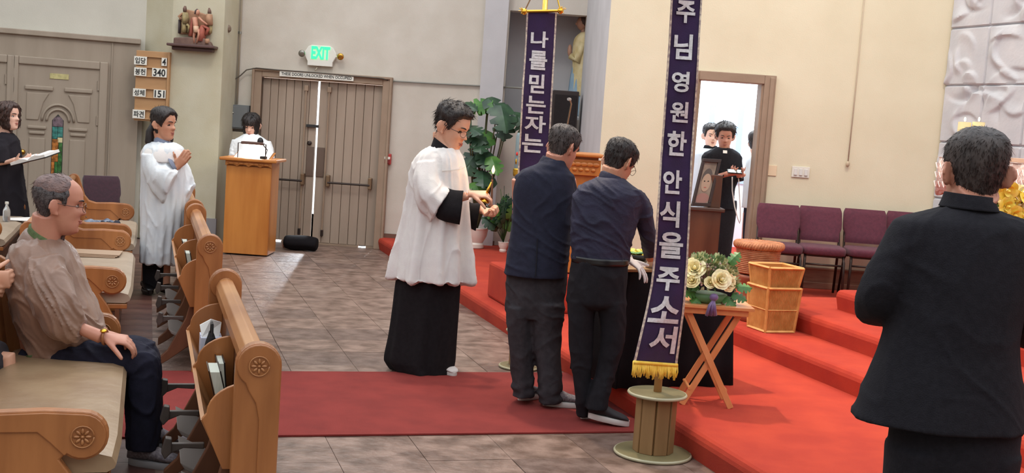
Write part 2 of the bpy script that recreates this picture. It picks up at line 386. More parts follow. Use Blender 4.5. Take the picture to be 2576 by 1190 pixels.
# --- carpeted steps
def stepslab(name, p0, z0, z1, vlo, vhi, ulen, lab):
    """slab with a rounded nosing along the VD direction through p0"""
    pv = (p0-S0).dot(VD); pu = (p0-S0).dot(UD)
    prof = [(0, z0), (0, z1-.05), (.004, z1-.03), (.014, z1-.012), (.03, z1-.003), (.05, z1), (ulen, z1), (ulen, z0)]
    prof = [(0.012, z0), (0.006, z0+.03)]+[(a-.012 if z1-.06 < b_ < z1 and a < .05 else a, b_) for a, b_ in prof[1:]]
    b = MB(); n = 30; rings = []
    for i in range(n+1):
        v = vlo+(vhi-vlo)*i/n
        rings.append([N(pu+a, v, z) for a, z in prof])
    b.ringloft(rings); return struct(b.build(name, M_step, loc=(p0.x, p0.y, z0)))
stepslab('floor_first_step', L1P, -.02, .15, -3.2, 11.0, 9, '')
stepslab('floor_second_step', L2P, .14, .30, -4.0, 9.5, 8, '')
stepslab('floor_third_step', L3P, .29, .45, -4.5, (V3((2.05, 9.35, 0))-S0).dot(VD), 7, '')
stepslab('floor_fourth_step', L4P, .44, .60, -4.5, (V3((2.405, 8.833, 0))-S0).dot(VD), 6.5, '')
# the sacristy side of the platform behind the second step
def wallbox(name, x0, x1, y0, y1, z0, z1, m):
    return struct(MB().box(((x0+x1)/2, (y0+y1)/2, (z0+z1)/2), (x1-x0, y1-y0, z1-z0)).build(name, m, loc=((x0+x1)/2, y0, z0)))
# --- exit wall with the double door
ZT = 5.2
dl = P(646, 400, YE).x; dr = P(955, 410, YE).x           # opening
dx0 = P(650, 420, YE).x; dx1 = P(952, 420, YE).x; dz1 = P(800, 203, YE).z
xe0 = P(600, 400, YE).x; 
nx0 = P(1404, 150, YE).x-.62; nx1 = P(1468, 150, YE).x; nzt = P(1430, 36, YE).z
wb = MB()
def wbox(x0, x1, z0, z1, y=YE, t=.25): wb.box(((x0+x1)/2, y+t/2, (z0+z1)/2), (x1-x0, t, z1-z0))
wbox(xe0-1.5, dx0, -.05, ZT); wbox(dx0, dx1, dz1, ZT); wbox(dx1, nx0, -.05, ZT); wbox(nx0, nx1, nzt, ZT); wbox(nx0, nx1, -.05, 1.75); wbox(nx1, nx1+.8, -.05, ZT)
struct(wb.build('wall_exit', M_exit, loc=(dx1, YE, 0)))
nb = MB(); nb.box(((nx0+nx1)/2, YE+.78, 2.6), (nx1-nx0+.3, .1, 2.2)); nb.box((nx0-.05, YE+.5, 2.6), (.1, .5, 2.2)); nb.box((nx1+.05, YE+.5, 2.6), (.1, .5, 2.2)); nb.box(((nx0+nx1)/2, YE+.5, 1.7), (nx1-nx0+.2, .5, .1)); nb.box(((nx0+nx1)/2, YE+.5, nzt+.6), (nx1-nx0+.2, .5, .1))
struct(nb.build('wall_niche', M_grey, loc=(nx0, YE+.3, 1.7)))
# slim pilaster left of the niche
wallbox('trim_1', nx0-.30, nx0-.02, YE-.12, YE, 0, ZT, M_grey)
# return and sanctuary wall with its doorway
sx0 = P(1515, 300, YS).x; 
jx0 = P(1745, 350, YS).x; jx1 = P(1909, 350, YS).x; jz = P(1835, 206, YS).z
wb = MB()
xr = 4.35
for x0, x1, z0, z1 in ((sx0, jx0, 0, ZT), (jx0, jx1, jz, ZT), (jx1, xr, 0, ZT)): wbox(x0, x1, z0, z1, YS, .18)
struct(wb.build('wall_sanctuary', M_peach, loc=(sx0, YS, 0)))
struct(MB().prism([V3((sx0, YS+.004, 0)), V3((sx0+.2, YS+.004, 0)), V3((nx1+.25, YE, 0)), V3((nx1, YE, 0))], (0, 0, ZT)).build('wall_return', M_grey, loc=(sx0, YS, 0)))
# door casing
tb = MB(); cw = .115
fr = P(1938, 350, YS).x-jx1
for x0, x1, z0, z1 in ((jx1, jx1+fr, .3, jz+.085), (jx0-fr, jx0, .3, jz+.085), (jx0, jx1, jz, jz+.085)):
    tb.box(((x0+x1)/2, YS-.02, (z0+z1)/2), (x1-x0, .04, z1-z0)); 
    if x1-x0 < .3: tb.box(((x0*.35+x1*.65), YS-.05, (z0+z1)/2), ((x1-x0)*.35, .02, z1-z0-.04))
    tb.box(((x0+x1)/2 if x1-x0 > .3 else (x0-.002 if x0 > 1.9 else x1+.002), YS+.08, (z0+z1)/2-.02), (x1-x0 if x1-x0 > .3 else .04, .2, (z1-z0) if x1-x0 < .3 else .04))
struct(tb.build('trim_2', M_frame, loc=(jx1, YS, .3), bevel=.006))
# baseboards
bb = MB(); z = .3
bb.box(((jx1+fr+xr)/2, YS-.02, z+.10), (xr-jx1-fr, .04, .2)); bb.box(((jx1+fr+xr)/2, YS-.035, z+.03), (xr-jx1-fr, .05, .06)); bb.box(((jx1+fr+xr)/2, YS-.03, z+.19), (xr-jx1-fr, .03, .02))
struct(bb.build('baseboard_sanctuary', M_base, loc=(3, YS, z), bevel=.004))
bb = MB(); bb.box(((dx1+.1+nx0)/2, YE-.02, .11), (nx0-dx1-.1, .03, .18)); struct(bb.build('baseboard_exit', M_dkbase, loc=(dx1, YE, 0)))
# --- sacristy room behind: bright windows
sb = MB(); sb.box((2.4, 13.2, .08), (3.0, 3.6, .14)); struct(sb.build('floor_sacristy', mat('pale_floor', (190, 196, 206), .35), loc=(2.4, 13.2, .08)))
sb = MB(); sb.box((3.55, 13.2, 2.0), (.1, 3.6, 4)); sb.box((1.25, 13.4, 2.0), (.1, 3.4, 4)); sb.box((2.4, 15.02, .55), (2.4, .1, 1.1)); sb.box((2.4, 15.02, 3.8), (2.4, .1, .6))
struct(sb.build('wall_sacristy', mat('sacristy_white', (226, 232, 240), .8), loc=(2.4, 15, 0)))
M_pane = mat('daylit_frosted_pane', (236, 246, 255), .4, emis=1.5)
M_mull = mat('pale_blue_mullion', (168, 196, 224), .5)
wn = MB(); wn.box((2.4, 15.0, 1.14), (2.4, .1, .08)); wn.box((2.4, 15.0, 3.46), (2.4, .1, .08))
win = struct(wn.build('window_1', M_mull, loc=(2.4, 15, 1.1)))
for i in range(7):
    x = 1.3+.36*i; MB().box((x, 14.97, 2.3), (.07, .07, 2.28)).build('mullion', M_mull, win)
    if i < 6: MB().box((x+.18, 15.01, 2.3), (.30, .02, 2.28)).build('pane', M_pane, win)
# --- reredos wall (towards the altar) with its carved stone panels
RW0 = V3((P(2384, 200, YS).x, YS, 0)); RWd = -VD; 
zc = [onplane(2392, y, RW0, UD).z for y in (355, 214, 71)]
ph = (zc[2]-zc[1]); pz0 = zc[0]-3*ph
rw = MB(); rw.prism([RW0+UD*.03, RW0+UD*.03+RWd*6, RW0+UD*.3+RWd*6, RW0+UD*.3], (0, 0, ZT)); rwo = struct(rw.build('wall_altar', M_stone, loc=RW0))
pw = .56
def panel(i, j):
    rnd = random.Random(i*31+j*7+3); b = MB(); n = 34; g = .006
    feats = []
    for _ in range(5):
        feats.append((rnd.uniform(.15, .85), rnd.uniform(.1, .9), rnd.uniform(0, 3.14), rnd.uniform(.16, .36), rnd.uniform(-2.6, 2.6), rnd.choice((1, 1, -1))*rnd.uniform(.016, .036)))
    rings = []; pts = []
    for a in range(n+1):
        for c in range(n+1):
            x = a/n; y = c/n; h = .035
            for (fx, fy, an, ln, cv, am) in feats:
                dx = x-fx; dy = y-fy; s_ = dx*math.cos(an)+dy*math.sin(an); t_ = -dx*math.sin(an)+dy*math.cos(an)+cv*s_*s_
                e = math.exp(-(s_/ln)**4)
                h += am*e*(math.exp(-(t_/.12)**2) if t_ > 0 else math.exp(-(t_/.022)**2))
            edge = min(x, y, 1-x, 1-y); h *= min(1, .3+edge*40)
            pts.append(RW0+RWd*(g+(i+x)*pw*(1-.01))+ZD*(pz0+(j+y)*ph*.992)-UD*h)
    fs = [(a*(n+1)+c, a*(n+1)+c+1, (a+1)*(n+1)+c+1, (a+1)*(n+1)+c) for a in range(n) for c in range(n)]
    k = len(pts); bd = [a*(n+1) for a in range(n+1)]+[n*(n+1)+c for c in range(1, n+1)]+[a*(n+1)+n for a in range(n-1, -1, -1)]+[c for c in range(n-1, 0, -1)]
    bp = [pts[q]+UD*((RW0+UD*.03-pts[q]).dot(UD)) for q in bd]
    fs += [(bd[q], bd[(q+1) % len(bd)], k+(q+1) % len(bd), k+q) for q in range(len(bd))]
    b.add(pts+bp, fs); o = b.build('relief_panel', M_stone, rwo); o.data.shade_smooth(); o.data.set_sharp_from_angle(angle=.9)
for i in range(0, 5):
    for j in range(0, 7): panel(i, j)
# --- pillar with the station of the cross
YP = 13.75
px0 = P(424, 300, YP).x; px1 = P(553, 300, YP).x; pcx = P(346, 300, YP+.45).x
pl = MB(); pl.prism([V3((px0, YP, 0)), V3((px1, YP, 0)), V3((P(590, 300, YE).x, YE, 0)), V3((pcx, YE, 0)), V3((pcx-.05, YP+.42, 0))], (0, 0, ZT))
struct(pl.build('wall_pillar', M_pillar, loc=(px0, YP, 0)))
struct(MB().box(((px0+px1)/2, YP-.015, .16), (px1-px0+.04, .04, .32)).build('baseboard_pillar', mat('grey_base', (140, 136, 138), .7), loc=(px0, YP, 0)))
# --- taupe partition parallel to the church grid with panelled doors
PA0 = V3((P(350, 97, 13.9).x, 13.9, 0)); PN = -VD
zpt = onplane(345, 100, PA0, PN).z
pa = MB(); pa.prism([PA0-UD*3.6, PA0+UD*.02, PA0+UD*.02+VD*.12, PA0-UD*3.6+VD*.12], (0, 0, zpt))
part = struct(pa.build('wall_partition', M_taupe, loc=PA0))
MB().prism([PA0-UD*3.6-VD*.04+ZD*(zpt-.05), PA0+UD*.02-VD*.04+ZD*(zpt-.05), PA0+UD*.02+VD*.14+ZD*(zpt-.05), PA0-UD*3.6+VD*.14+ZD*(zpt-.05)], (0, 0, .06)).build('cap_rail', M_taupe, part, bevel=.008)
lw = MB(); lw.prism([PA0-UD*3.6+VD*.14, PA0+UD*.3+VD*.14, PA0+UD*.3+VD*.3, PA0-UD*3.6+VD*.3], (0, 0, ZT)); struct(lw.build('wall_left', M_upper, loc=PA0-UD*2))
def pa_pt(px, py, out=0): q = onplane(px, py, PA0-VD*out, PN); return q
def pdoor(name, ul, ur, zt, glass, knob):
    """panelled vestibule door between u=ul and u=ur (metres left of PA0)"""
    q = lambda u, z, out: PA0-UD*u-VD*out+ZD*z
    d = struct(MB().prism([q(ul, 0.02, .005), q(ur, .02, .005), q(ur, zt, .005), q(ul, zt, .005)], -VD*.03).build(name, M_taupe, loc=q((ul+ur)/2, 0, 0)))
    for a, b_, z0, z1 in ((ul+.09, ul, 0, zt+.09), (ur, ur-.09, 0, zt+.09), (ul, ur, zt, zt+.09)):
        MB().prism([q(a, z0, .0), q(b_, z0, .0), q(b_, z1, .0), q(a, z1, .0)], -VD*.06).build('casing', M_taupe, d, bevel=.012)
    w_ = ul-ur; c = (ul+ur)/2
    # stiles, arch and stepped mouldings, each a raised piece
    for sgn in (-1, 1):
        for zz, hw in ((1.22, .10), (1.16, .085)):
            MB().prism([q(c+sgn*(.22+hw), zz, .03), q(c+sgn*(.22-hw), zz, .03), q(c+sgn*(.22-hw), zz+.035, .03), q(c+sgn*(.22+hw), zz+.035, .03)], -VD*.03).build('moulding', M_taupe, d, bevel=.01)
        MB().prism([q(c+sgn*.36, zt-.28, .03), q(c+sgn*.06, zt-.28, .03), q(c+sgn*.06, zt-.23, .03), q(c+sgn*.36, zt-.23, .03)], -VD*.03).build('top_moulding', M_taupe, d, bevel=.012)
        MB().prism([q(c+sgn*.30, .12, .03), q(c+sgn*.13, .12, .03), q(c+sgn*.13, 1.12, .03), q(c+sgn*.30, 1.12, .03)], -VD*.02).build('raised_panel', M_taupe, d, bevel=.014)
        MB().prism([q(c+sgn*.34, 1.32, .03), q(c+sgn*.21, 1.32, .03), q(c+sgn*.16, 1.52, .03), q(c+sgn*.10, zt-.31, .03), q(c+sgn*.34, zt-.31, .03)], -VD*.018).build('raised_panel', M_taupe, d, bevel=.012)
    for rr in (.12, .17):
        pts = [q(c+rr*math.cos(t), 1.32+rr*math.sin(t)*1.1, .045) for t in [math.pi*k/14 for k in range(15)]]
        MB().tube(pts, .014, 6).build('arch_moulding', M_taupe, d, smooth=True)
    if glass:
        def pane(name, z0, z1, col, x0=-.055, x1=.055, top=False):
            pp = [q(c-x0, z0, .038), q(c-x1, z0, .038), q(c-x1, z1, .038), q(c-x0, z1, .038)]
            if top: pp = [q(c-x0, z0, .038), q(c-x1, z0, .038)]+[q(c-.055*math.cos(t), z1+.055*math.sin(t), .038) for t in [math.pi*k/8 for k in range(9)]]
            MB().prism(pp, -VD*.006).build(name, col, d)
        gm = lambda n_, c_: mat(n_, c_, .15, tuple(int(x*.6) for x in c_), 25, emis=.25, spec=.8)
        g1, g2, g3, g4, g5, g6 = gm('teal_glass', (60, 128, 120)), gm('orange_glass', (178, 112, 56)), gm('green_glass', (60, 110, 60)), gm('blue_glass', (50, 76, 140)), gm('purple_glass', (116, 98, 106)), gm('dark_glass', (56, 56, 50))
        MB().prism([q(c+.062, .32, .03), q(c-.062, .32, .03), q(c-.062, 1.33, .03), q(c, 1.40, .03), q(c+.062, 1.33, .03)], -VD*.006).build('lead_frame', mat('lead', (52, 50, 46), .5), d)
        pane('pane', 1.26, 1.32, g5, top=True); pane('pane', 1.12, 1.255, g1, -.055, .0); pane('pane', 1.14, 1.255, g1, .004, .055); pane('pane', 1.08, 1.135, mat('cream_glass', (190, 180, 140), .2, emis=.2), .004, .055)
        pane('pane', .86, 1.115, g2, -.055, .012); pane('pane', .62, 1.075, g3, .016, .055); pane('pane', .62, .855, g3, -.02, .012); pane('pane', .70, .855, g2, -.055, -.024); pane('pane', .55, .615, g4, -.02, .055); pane('pane', .36, .545, g6); pane('pane', .55, .695, g6, -.055, -.024)
        MB().prism([q(c+.10, zt-.14, .035), q(c-.10, zt-.14, .035), q(c-.10, zt-.08, .035), q(c+.10, zt-.08, .035)], -VD*.008).build('name_plate', mat('brass_plate', (196, 186, 130), .4, (170, 160, 110), 30), d)
    k = ur-.0 if not knob else (ul-.07)
    MB().ball(q(ul-.07, .95, .07), .032).build('door_knob', M_brass, d, smooth=True)
    for zz in (.3, 1.3, 1.7): MB().tube([q(ur+.01, zz, .045), q(ur+.01, zz+.11, .045)], .01, 8).build('hinge', M_taupe, d)
uA = (PA0-pa_pt(44, 300)).dot(UD); uB = (PA0-pa_pt(247, 300)).dot(UD); ztd = pa_pt(150, 168).z
pdoor('door_1', uA, uB, ztd, True, True)
pdoor('door_2', uA+.12+(uA-uB), uA+.12, ztd, False, False)
MB().prism([PA0-UD*(uB-.12)-VD*.0+ZD*0, PA0-UD*(uB-.135)+ZD*0, PA0-UD*(uB-.135)+ZD*(zpt-.05), PA0-UD*(uB-.12)+ZD*(zpt-.05)], -VD*.012).build('seam_batten', M_taupe, part)
# --- exit double doors
dcx = P(792, 400, YE).x; zb = .02
def leaf(name, x0, x1, side):
    nb_ = 7; w_ = (x1-x0)/nb_
    d = struct(MB().box(((x0+x1)/2, YE+.06, (zb+dz1)/2), (x1-x0, .02, dz1-zb-.01)).build(name, M_frame, loc=((x0+x1)/2, YE+.06, zb)))
    for i in range(nb_):
        MB().box((x0+(i+.5)*w_, YE+.038, (zb+dz1)/2), (w_-.006, .022, dz1-zb-.012)).build('board', M_doorp, d, bevel=.003)
    return d
gap = .012
d1 = leaf('door_3', dx0+.002, dcx-gap, -1); d2 = leaf('door_4', dcx+gap, dx1-.002, 1)
def hw(d, xc, xbar0, xbar1, sg):
    MB().tube([(xc, YE-.01, .12), (xc, YE-.01, dz1-.12)], .011, 8).build('vertical_rod', M_frame, d)
    MB().box((xc, YE+.0, dz1-.10), (.05, .05, .07)).build('top_latch', M_frame, d, bevel=.008)
    MB().box((xc, YE+.0, .15), (.03, .05, .08)).build('bottom_latch', M_dark, d, bevel=.006)
    zc_ = P(700, 450, YE).z
    MB().tube([(xbar0, YE-.06, zc_), (xbar1, YE-.06, zc_)], .013, 8).build('panic_bar', M_dark, d)
    for x in (xbar0, xbar1): MB().box((x, YE-.02, zc_+.02), (.045, .09, .14)).build('bar_bracket', mat('bronze', (128, 104, 80), .45, metal=.5), d, bevel=.008)
hw(d1, P(767, 300, YE).x, dx0+.10, P(762, 450, YE).x, -1); hw(d2, P(825, 300, YE).x, P(826, 450, YE).x, P(932, 450, YE).x, 1)
for d, x0, x1 in ((d1, P(770, 400, YE).x, dcx-gap-.004), (d2, dcx+gap+.004, P(815, 400, YE).x)):
    MB().box(((x0+x1)/2, YE+.018, (P(790, 370, YE).z+P(790, 444, YE).z)/2), (x1-x0, .012, P(790, 370, YE).z-P(790, 444, YE).z)).build('push_plate', mat('brown_plate', (96, 76, 64), .5), d, bevel=.003)
q = P(786, 317, YE); MB().box((q.x, YE+.0, q.z), (.15, .03, .035)).build('door_closer', M_black, d1, bevel=.004)
q = P(778, 360, YE); MB().lathe([(.028, 0), (.028, .02), (.012, .03)], (q.x, YE+.02, q.z), ax=V3((0, -1, 0))).build('lock_cylinder', M_dark, d1)
xg = P(899, 628, YE).x; MB().box(((dcx+.06+xg)/2, YE+.05, .012), (xg-dcx-.06, .08, .022)).build('threshold', M_frame, d2); xh = P(919, 628, YE).x; MB().box(((dx1+xh)/2, YE+.05, .012), (dx1-xh, .08, .022)).build('threshold', M_frame, d2)
xg = P(706, 614, YE).x; MB().box(((dcx-.05+xg)/2, YE+.05, .012), (dcx-.05-xg, .08, .022)).build('threshold', M_frame, d1)
tb = MB(); fz = P(800, 183, YE).z
for x0, x1, z0, z1 in ((dx0-.12, dx0, 0, dz1+.10), (dx1, dx1+.12, 0, dz1+.10), (dx0, dx1, dz1, dz1+.10)):
    tb.box(((x0+x1)/2, YE-.03, (z0+z1)/2), (x1-x0, .06, z1-z0))
for x in (dx0-.015, dx1+.015): tb.box((x, YE+.06, dz1/2), (.03, .2, dz1))
for x in (dx0-.10, dx1+.10): tb.box((x, YE-.07, (dz1+.1)/2), (.03, .03, dz1+.1))
tb.box(((dx0+dx1)/2, YE-.07, dz1+.085), (dx1-dx0+.2, .03, .03)); tb.box(((dx0+dx1)/2, YE+.06, dz1+.015), (dx1-dx0, .2, .03))
struct(tb.build('trim_3', M_frame, loc=(dx0, YE, 0), bevel=.008))
# ground outside the exit doors and blocks of daylight come from the world itself
struct(MB().box((-2.4, 17.5, -.06), (8, 5.6, .1)).build('ground', mat('outside_paving', (220, 220, 216), .8), loc=(-2.4, 17.5, -.06)))
# ================================================================ pews
def uz(c, pts, v, th, dirv=1):      # outline in the (u, z) plane at church coordinate v, thickness along v
    return [N(c+u, v, z) for u, z in pts], VD*th
def arc(cx, cz, r, a0, a1, n=12): return [(cx+r*math.cos(math.radians(a0+(a1-a0)*k/n)), cz+r*math.sin(math.radians(a0+(a1-a0)*k/n))) for k in range(n+1)]
END = [(.03, 0), (.03, .30), (-.02, .40), (-.07, .47)]+arc(0, .55, .082, -130, 90, 14)+[(-.12, .638), (-.27, .632), (-.335, .65), (-.375, .70), (-.40, .78), (-.425, .85)]+arc(-.478, .845, .052, 20, 175, 6)+[(-.52, .6), (-.50, .3), (-.50, 0)]
BAND = [(-.055, .485)]+arc(0, .55, .074, -130, 90, 14)+[(-.12, .63), (-.27, .624), (-.34, .643), (-.384, .70), (-.41, .78), (-.44, .85), (-.455, .80), (-.425, .68), (-.39, .60), (-.34, .565), (-.26, .565), (-.14, .565), (-.10, .53)]
def rosette(c, n, xd, r, m, parent, name='rosette', petals=8):
    b = MB(); yd = n.cross(xd).normalized()
    b.tube([c+n*.004+(xd*math.cos(t)+yd*math.sin(t))*r for t in [2*math.pi*k/20 for k in range(21)]], r*.07, 5)
    b.ball(c+n*.004, (r*.16, r*.16, r*.12), 8)
    for k in range(petals):
        t = 2*math.pi*k/petals; d = xd*math.cos(t)+yd*math.sin(t); e = n.cross(d)
        b.ball(c+d*r*.52+n*.002, (r*.32, r*.15, r*.10), 8, ax=d, ay=e, az=n)
    return b.build(name, m, parent, smooth=True)
def pew(name, label, su, v0, v1, group='oak pews', cushm=M_cush, far_end=True):
    t = thing(name, label, 'pew', N(su, v0)); L = v1-v0
    ve = [v0]+([v1-.045] if far_end else [])
    for k, v in enumerate(ve):
        e = MB().prism(*uz(su, END, v, .045)).build('end_panel', M_pew, t, bevel=.006)
        MB().prism(*uz(su, BAND, v-.007, .009)).build('arm_moulding', M_pew, e, bevel=.003)
        rosette(N(su, v-.008, .55), -VD, UD, .036, M_pewl, e)
    MB().prism([N(su-.44, v0+.045, .39), N(su-.41, v0+.045, .39), N(su-.475, v0+.045, .86), N(su-.50, v0+.045, .86)], VD*(L-.09)).build('backrest', M_pew, t)
    rl = MB(); rl.tube([N(su-.485, v0+.045, .86), N(su-.485, v1-.045, .86)], .028, 12); rl.build('top_rail', M_pewl, t, smooth=True)
    MB().prism([N(su-.45, v0+.045, .375), N(su+.09, v0+.045, .375), N(su+.09, v0+.045, .405), N(su-.45, v0+.045, .405)], VD*(L-.09)).build('seat_board', M_pew, t, bevel=.005)
    MB().prism([N(su+.02, v0+.045, .25), N(su+.045, v0+.045, .25), N(su+.045, v0+.045, .375), N(su+.02, v0+.045, .375)], VD*(L-.09)).build('front_apron', M_pewd, t)
    # cushion: rounded loft along v
    b = MB(); prof = [(-.40, .41), (.09, .41), (.115, .425), (.12, .45), (.105, .475), (.06, .487), (-.36, .482), (-.40, .465)]
    rings = []
    for k in range(9):
        v = v0+.05+(L-.10)*k/8; e = .012 if k in (0, 8) else 0; s = .004*math.sin(k*2.1)
        rings.append([N(su+u-(e if u > 0 else -e), v, z-(e if z > .44 else 0)+s*(z > .47)) for u, z in prof])
    b.ringloft(rings); b.build('cushion', cushm, t, auto=True)
    return t
SU = -.56
pew('pew', 'oak pew the man in the brown jacket sits on, tan cushion', SU, 0, 1.9)
pew('pew', 'oak pew just beyond the carpet runner with pale cushion and booklets on it', SU, 3.45, 5.6, cushm=M_cush2)
pew('pew', 'oak pew with a folded denim jacket on its cushion, left of the praying person', SU, 6.05, 8.0, cushm=M_cush2)
pew('pew', 'oak pew behind the seated man, nearly all outside the left edge of the photo', SU-.98, 0, 1.9)
pew('pew', 'second-row oak pew with scroll arm at the left edge, pale cushion below the water bottle', SU-.98, 3.45, 5.6, cushm=M_cush2)
pew('pew', 'second-row oak pew in front of the standing woman, with water bottle and paper on it', SU-.98, 6.05, 8.0, cushm=M_cush2)
# front screens with book racks and kneelers
def post_outline(r=.078, zc=.79): return [(-r, 0), (r, 0)]+arc(0, zc, r, 0, 180, 14)
def screen(label, v0, v1, kneel=True):
    t = thing('prayer_screen', label, 'pew screen', N(0, v0), 'panelled screens before the first pews'); L = v1-v0
    for k, v in enumerate((v0, v1-.05)):
        p = MB().prism(*uz(0, post_outline(), v, .05)).build('end_post', M_pew, t, bevel=.006)
        mo = [(.01, 0), (.074, 0)]+arc(0, .79, .074, 0, 235, 16)+[(-.03, .70), (-.005, .66), (.008, .60)]
        MB().prism(*uz(0, mo, v-.008, .010)).build('post_moulding', M_pew, p, bevel=.004)
        rosette(N(0, v-.009, .79), -VD, UD, .034, M_pewl, p)
    rl = MB(); pr = [(-.045, .74), (.045, .74), (.045, .785), (.03, .815), (0, .825), (-.03, .815), (-.045, .785)]
    rl.prism([N(u, v0+.05, z) for u, z in pr], VD*(L-.1)).build('top_rail', M_pewl, t, bevel=.004)
    MB().prism([N(-.012, v0+.05, .10), N(.012, v0+.05, .10), N(.012, v0+.05, .745), N(-.012, v0+.05, .745)], VD*(L-.1)).build('panel', M_pewd, t)
    MB().prism([N(-.03, v0+.05, .04), N(.03, v0+.05, .04), N(.03, v0+.05, .14), N(-.03, v0+.05, .14)], VD*(L-.1)).build('bottom_rail', M_pew, t, bevel=.004)
    rk = MB()
    if kneel: rk.prism([N(-.012, v0+.10, .42), N(-.09, v0+.10, .42), N(-.165, v0+.10, .575), N(-.18, v0+.10, .575), N(-.10, v0+.10, .405), N(-.012, v0+.10, .405)], VD*(L-.2))
    if kneel: rk.build('book_rack', M_pewl, t)
    for v in ((v0+.09, (v0+v1)/2, v1-.11) if kneel else ()):
        MB().prism([N(-.012, v, .40), N(-.10, v, .40), N(-.178, v, .58)]+[N(-.012-.15*math.sin(a), v, .60+.11*math.cos(a)) for a in [1.57-1.57*k/8 for k in range(9)]], VD*.018).build('rack_divider', M_pew, t, bevel=.003)
    nb = max(3, int(L/.46)) if kneel else 0
    for k in range(nb):
        v = v0+.14+(L-.35)*k/(nb-1)
        a = MB(); a.prism([N(-.02, v, .16), N(-.10, v, .14), N(-.22, v, .05), N(-.27, v, .02), N(-.27, v, .07), N(-.22, v, .12), N(-.17, v, .22), N(-.12, v, .32), N(-.10, v, .40), N(-.02, v, .40)], VD*.03)
        br = a.build('kneeler_bracket', M_pewd, t, bevel=.005)
        h = MB(); h.prism([N(-.13, v+.04, .325), N(-.26, v+.04, .325), N(-.28, v+.04, .34), N(-.28, v+.04, .28), N(-.255, v+.04, .285), N(-.21, v+.04, .305), N(-.13, v+.04, .30)], VD*.022)
        h.prism([N(-.255, v+.03, .345), N(-.28, v+.03, .35), N(-.295, v+.03, .29), N(-.28, v+.03, .262), N(-.255, v+.03, .29)], VD*.04)
        h.build('hook', M_kneel, br, bevel=.004)
        if k < nb-1:
            MB().prism([N(-.06, v+.06, .14), N(-.20, v+.06, .21), N(-.22, v+.06, .24), N(-.08, v+.06, .17)], VD*((L-.35)/(nb-1)-.10)).build('kneeler_pad', mat('grey_vinyl', (132, 124, 118), .5), t, bevel=.004)
    return t
screen('nearest panelled oak pew front with hymnals in its rack, carved rosette end post', 0, 1.88)
screen('middle panelled oak pew front beyond the carpet runner, with pale books in its rack', 3.37, 5.6)
screen('farthest panelled oak pew front beside the praying person in white', 5.95, 7.9, False)
def rackbook(v, th, h, d, label, lean=0, cover=None):
    t = thing('hymnal', label, 'book', N(-.06, v, .422), 'books standing in the pew front racks')
    x = UD; z = (ZD*math.cos(lean)+UD*math.sin(lean)); c = N(-.055, v, .422)
    # book stands with its fore edge up, covers along the rack
    q = lambda a, b_, e: c+(UD*math.cos(-.25)-ZD*0)*a+VD*b_+z*e
    MB().prism([q(-th/2+.004, 0, .006), q(th/2-.004, 0, .006), q(th/2-.004, 0, h), q(-th/2+.004, 0, h)], VD*d).build('pages', M_page, t)
    cm = cover or M_leath
    for s_ in (-1, 1):
        MB().prism([q(s_*th/2-.002, -.003, 0), q(s_*th/2+.002, -.003, 0), q(s_*th/2+.002, -.003, h+.005), q(s_*th/2-.002, -.003, h+.005)], VD*(d+.006)).build('cover', cm, t)
bk = [(.16, .035, .16, .15, 'pale-edged hymnal at the near end of the nearest rack, lower one', -.2), (.52, .045, .235, .17, 'thick tall hymnal in the nearest rack, with pale page edges', -.25), (.76, .03, .21, .16, 'dark-covered hymnal standing behind the thick pale one in the nearest rack', -.1),
      (3.62, .04, .21, .16, 'nearest pale book in the middle pew front rack', -.2), (4.15, .035, .23, .16, 'second pale book in the middle pew front rack', -.2), (4.75, .04, .24, .16, 'third pale book in the middle pew front rack', -.2)]
for v, th, h, d, lab, le in bk: rackbook(v, th, h, d, lab, le)
t = thing('tissue_box', 'small white tissue box with tissue standing up in the nearest rack', 'tissue box', N(-.07, 1.52, .43))
MB().prism([N(-.125, 1.45, .45), N(-.03, 1.45, .45), N(-.03, 1.45, .60), N(-.125, 1.45, .60)], VD*.14).build('box', mat('tissue_box_print', (200, 204, 220), .6, (60, 70, 110), 22, mixlo=.55, mixhi=.6), t)
b = MB(); b.prism([N(-.12, 1.47, .60), N(-.04, 1.50, .60), N(-.03, 1.55, .655), N(-.08, 1.52, .675), N(-.13, 1.50, .65)], VD*.012).build('tissue', M_paper, t)
t = thing('black_bag', 'black pouch hanging in the nearest rack below the tissue box', 'bag', N(-.1, 1.3, .45))
b = MB(); loftr(b, [list(N(-.085, 1.33, z))+list(UD*w_)+list(VD*.10) for z, w_ in ((.43, .025), (.50, .035), (.58, .03), (.64, .012))], 10, 16); b.build('pouch', M_blackcloth, t, smooth=True)
MB().tube([N(-.085, 1.28, .63), N(-.085, 1.30, .69), N(-.085, 1.36, .69), N(-.085, 1.38, .63)], .006, 6).build('handle', M_black, t)
# things on the pews
def drape(name, m, c, lx, ly, h, seed, parent=None, n=26, th=.012):
    rnd = random.Random(seed); b = MB(); pts = []
    for i in range(n+1):
        for j in range(n+1):
            x = (i/n-.5); y = (j/n-.5); e = noise.noise(V3((x*4+seed, y*5, 1)))
            r = 1+.25*noise.noise(V3((math.atan2(y, x)*1.2, seed, 0)))
            z = h*(.62+.6*e+.15*noise.noise(V3((x*11, y*9, seed)))); z *= max(0, 1-(2*max(abs(x), abs(y)))**4)
            pts.append(V3(c)+UD*(x*lx*r)+VD*(y*ly*r)+ZD*(max(z, 0)+th))
    b.add(pts, [(i*(n+1)+j, (i+1)*(n+1)+j, (i+1)*(n+1)+j+1, i*(n+1)+j+1) for i in range(n) for j in range(n)])
    o = b.build(name, m, parent, smooth=True, loc=c)
    md = o.modifiers.new('s', 'SOLIDIFY'); md.thickness = th; md.offset = -1; return o
cj = N(SU-.17, 6.75, .487)
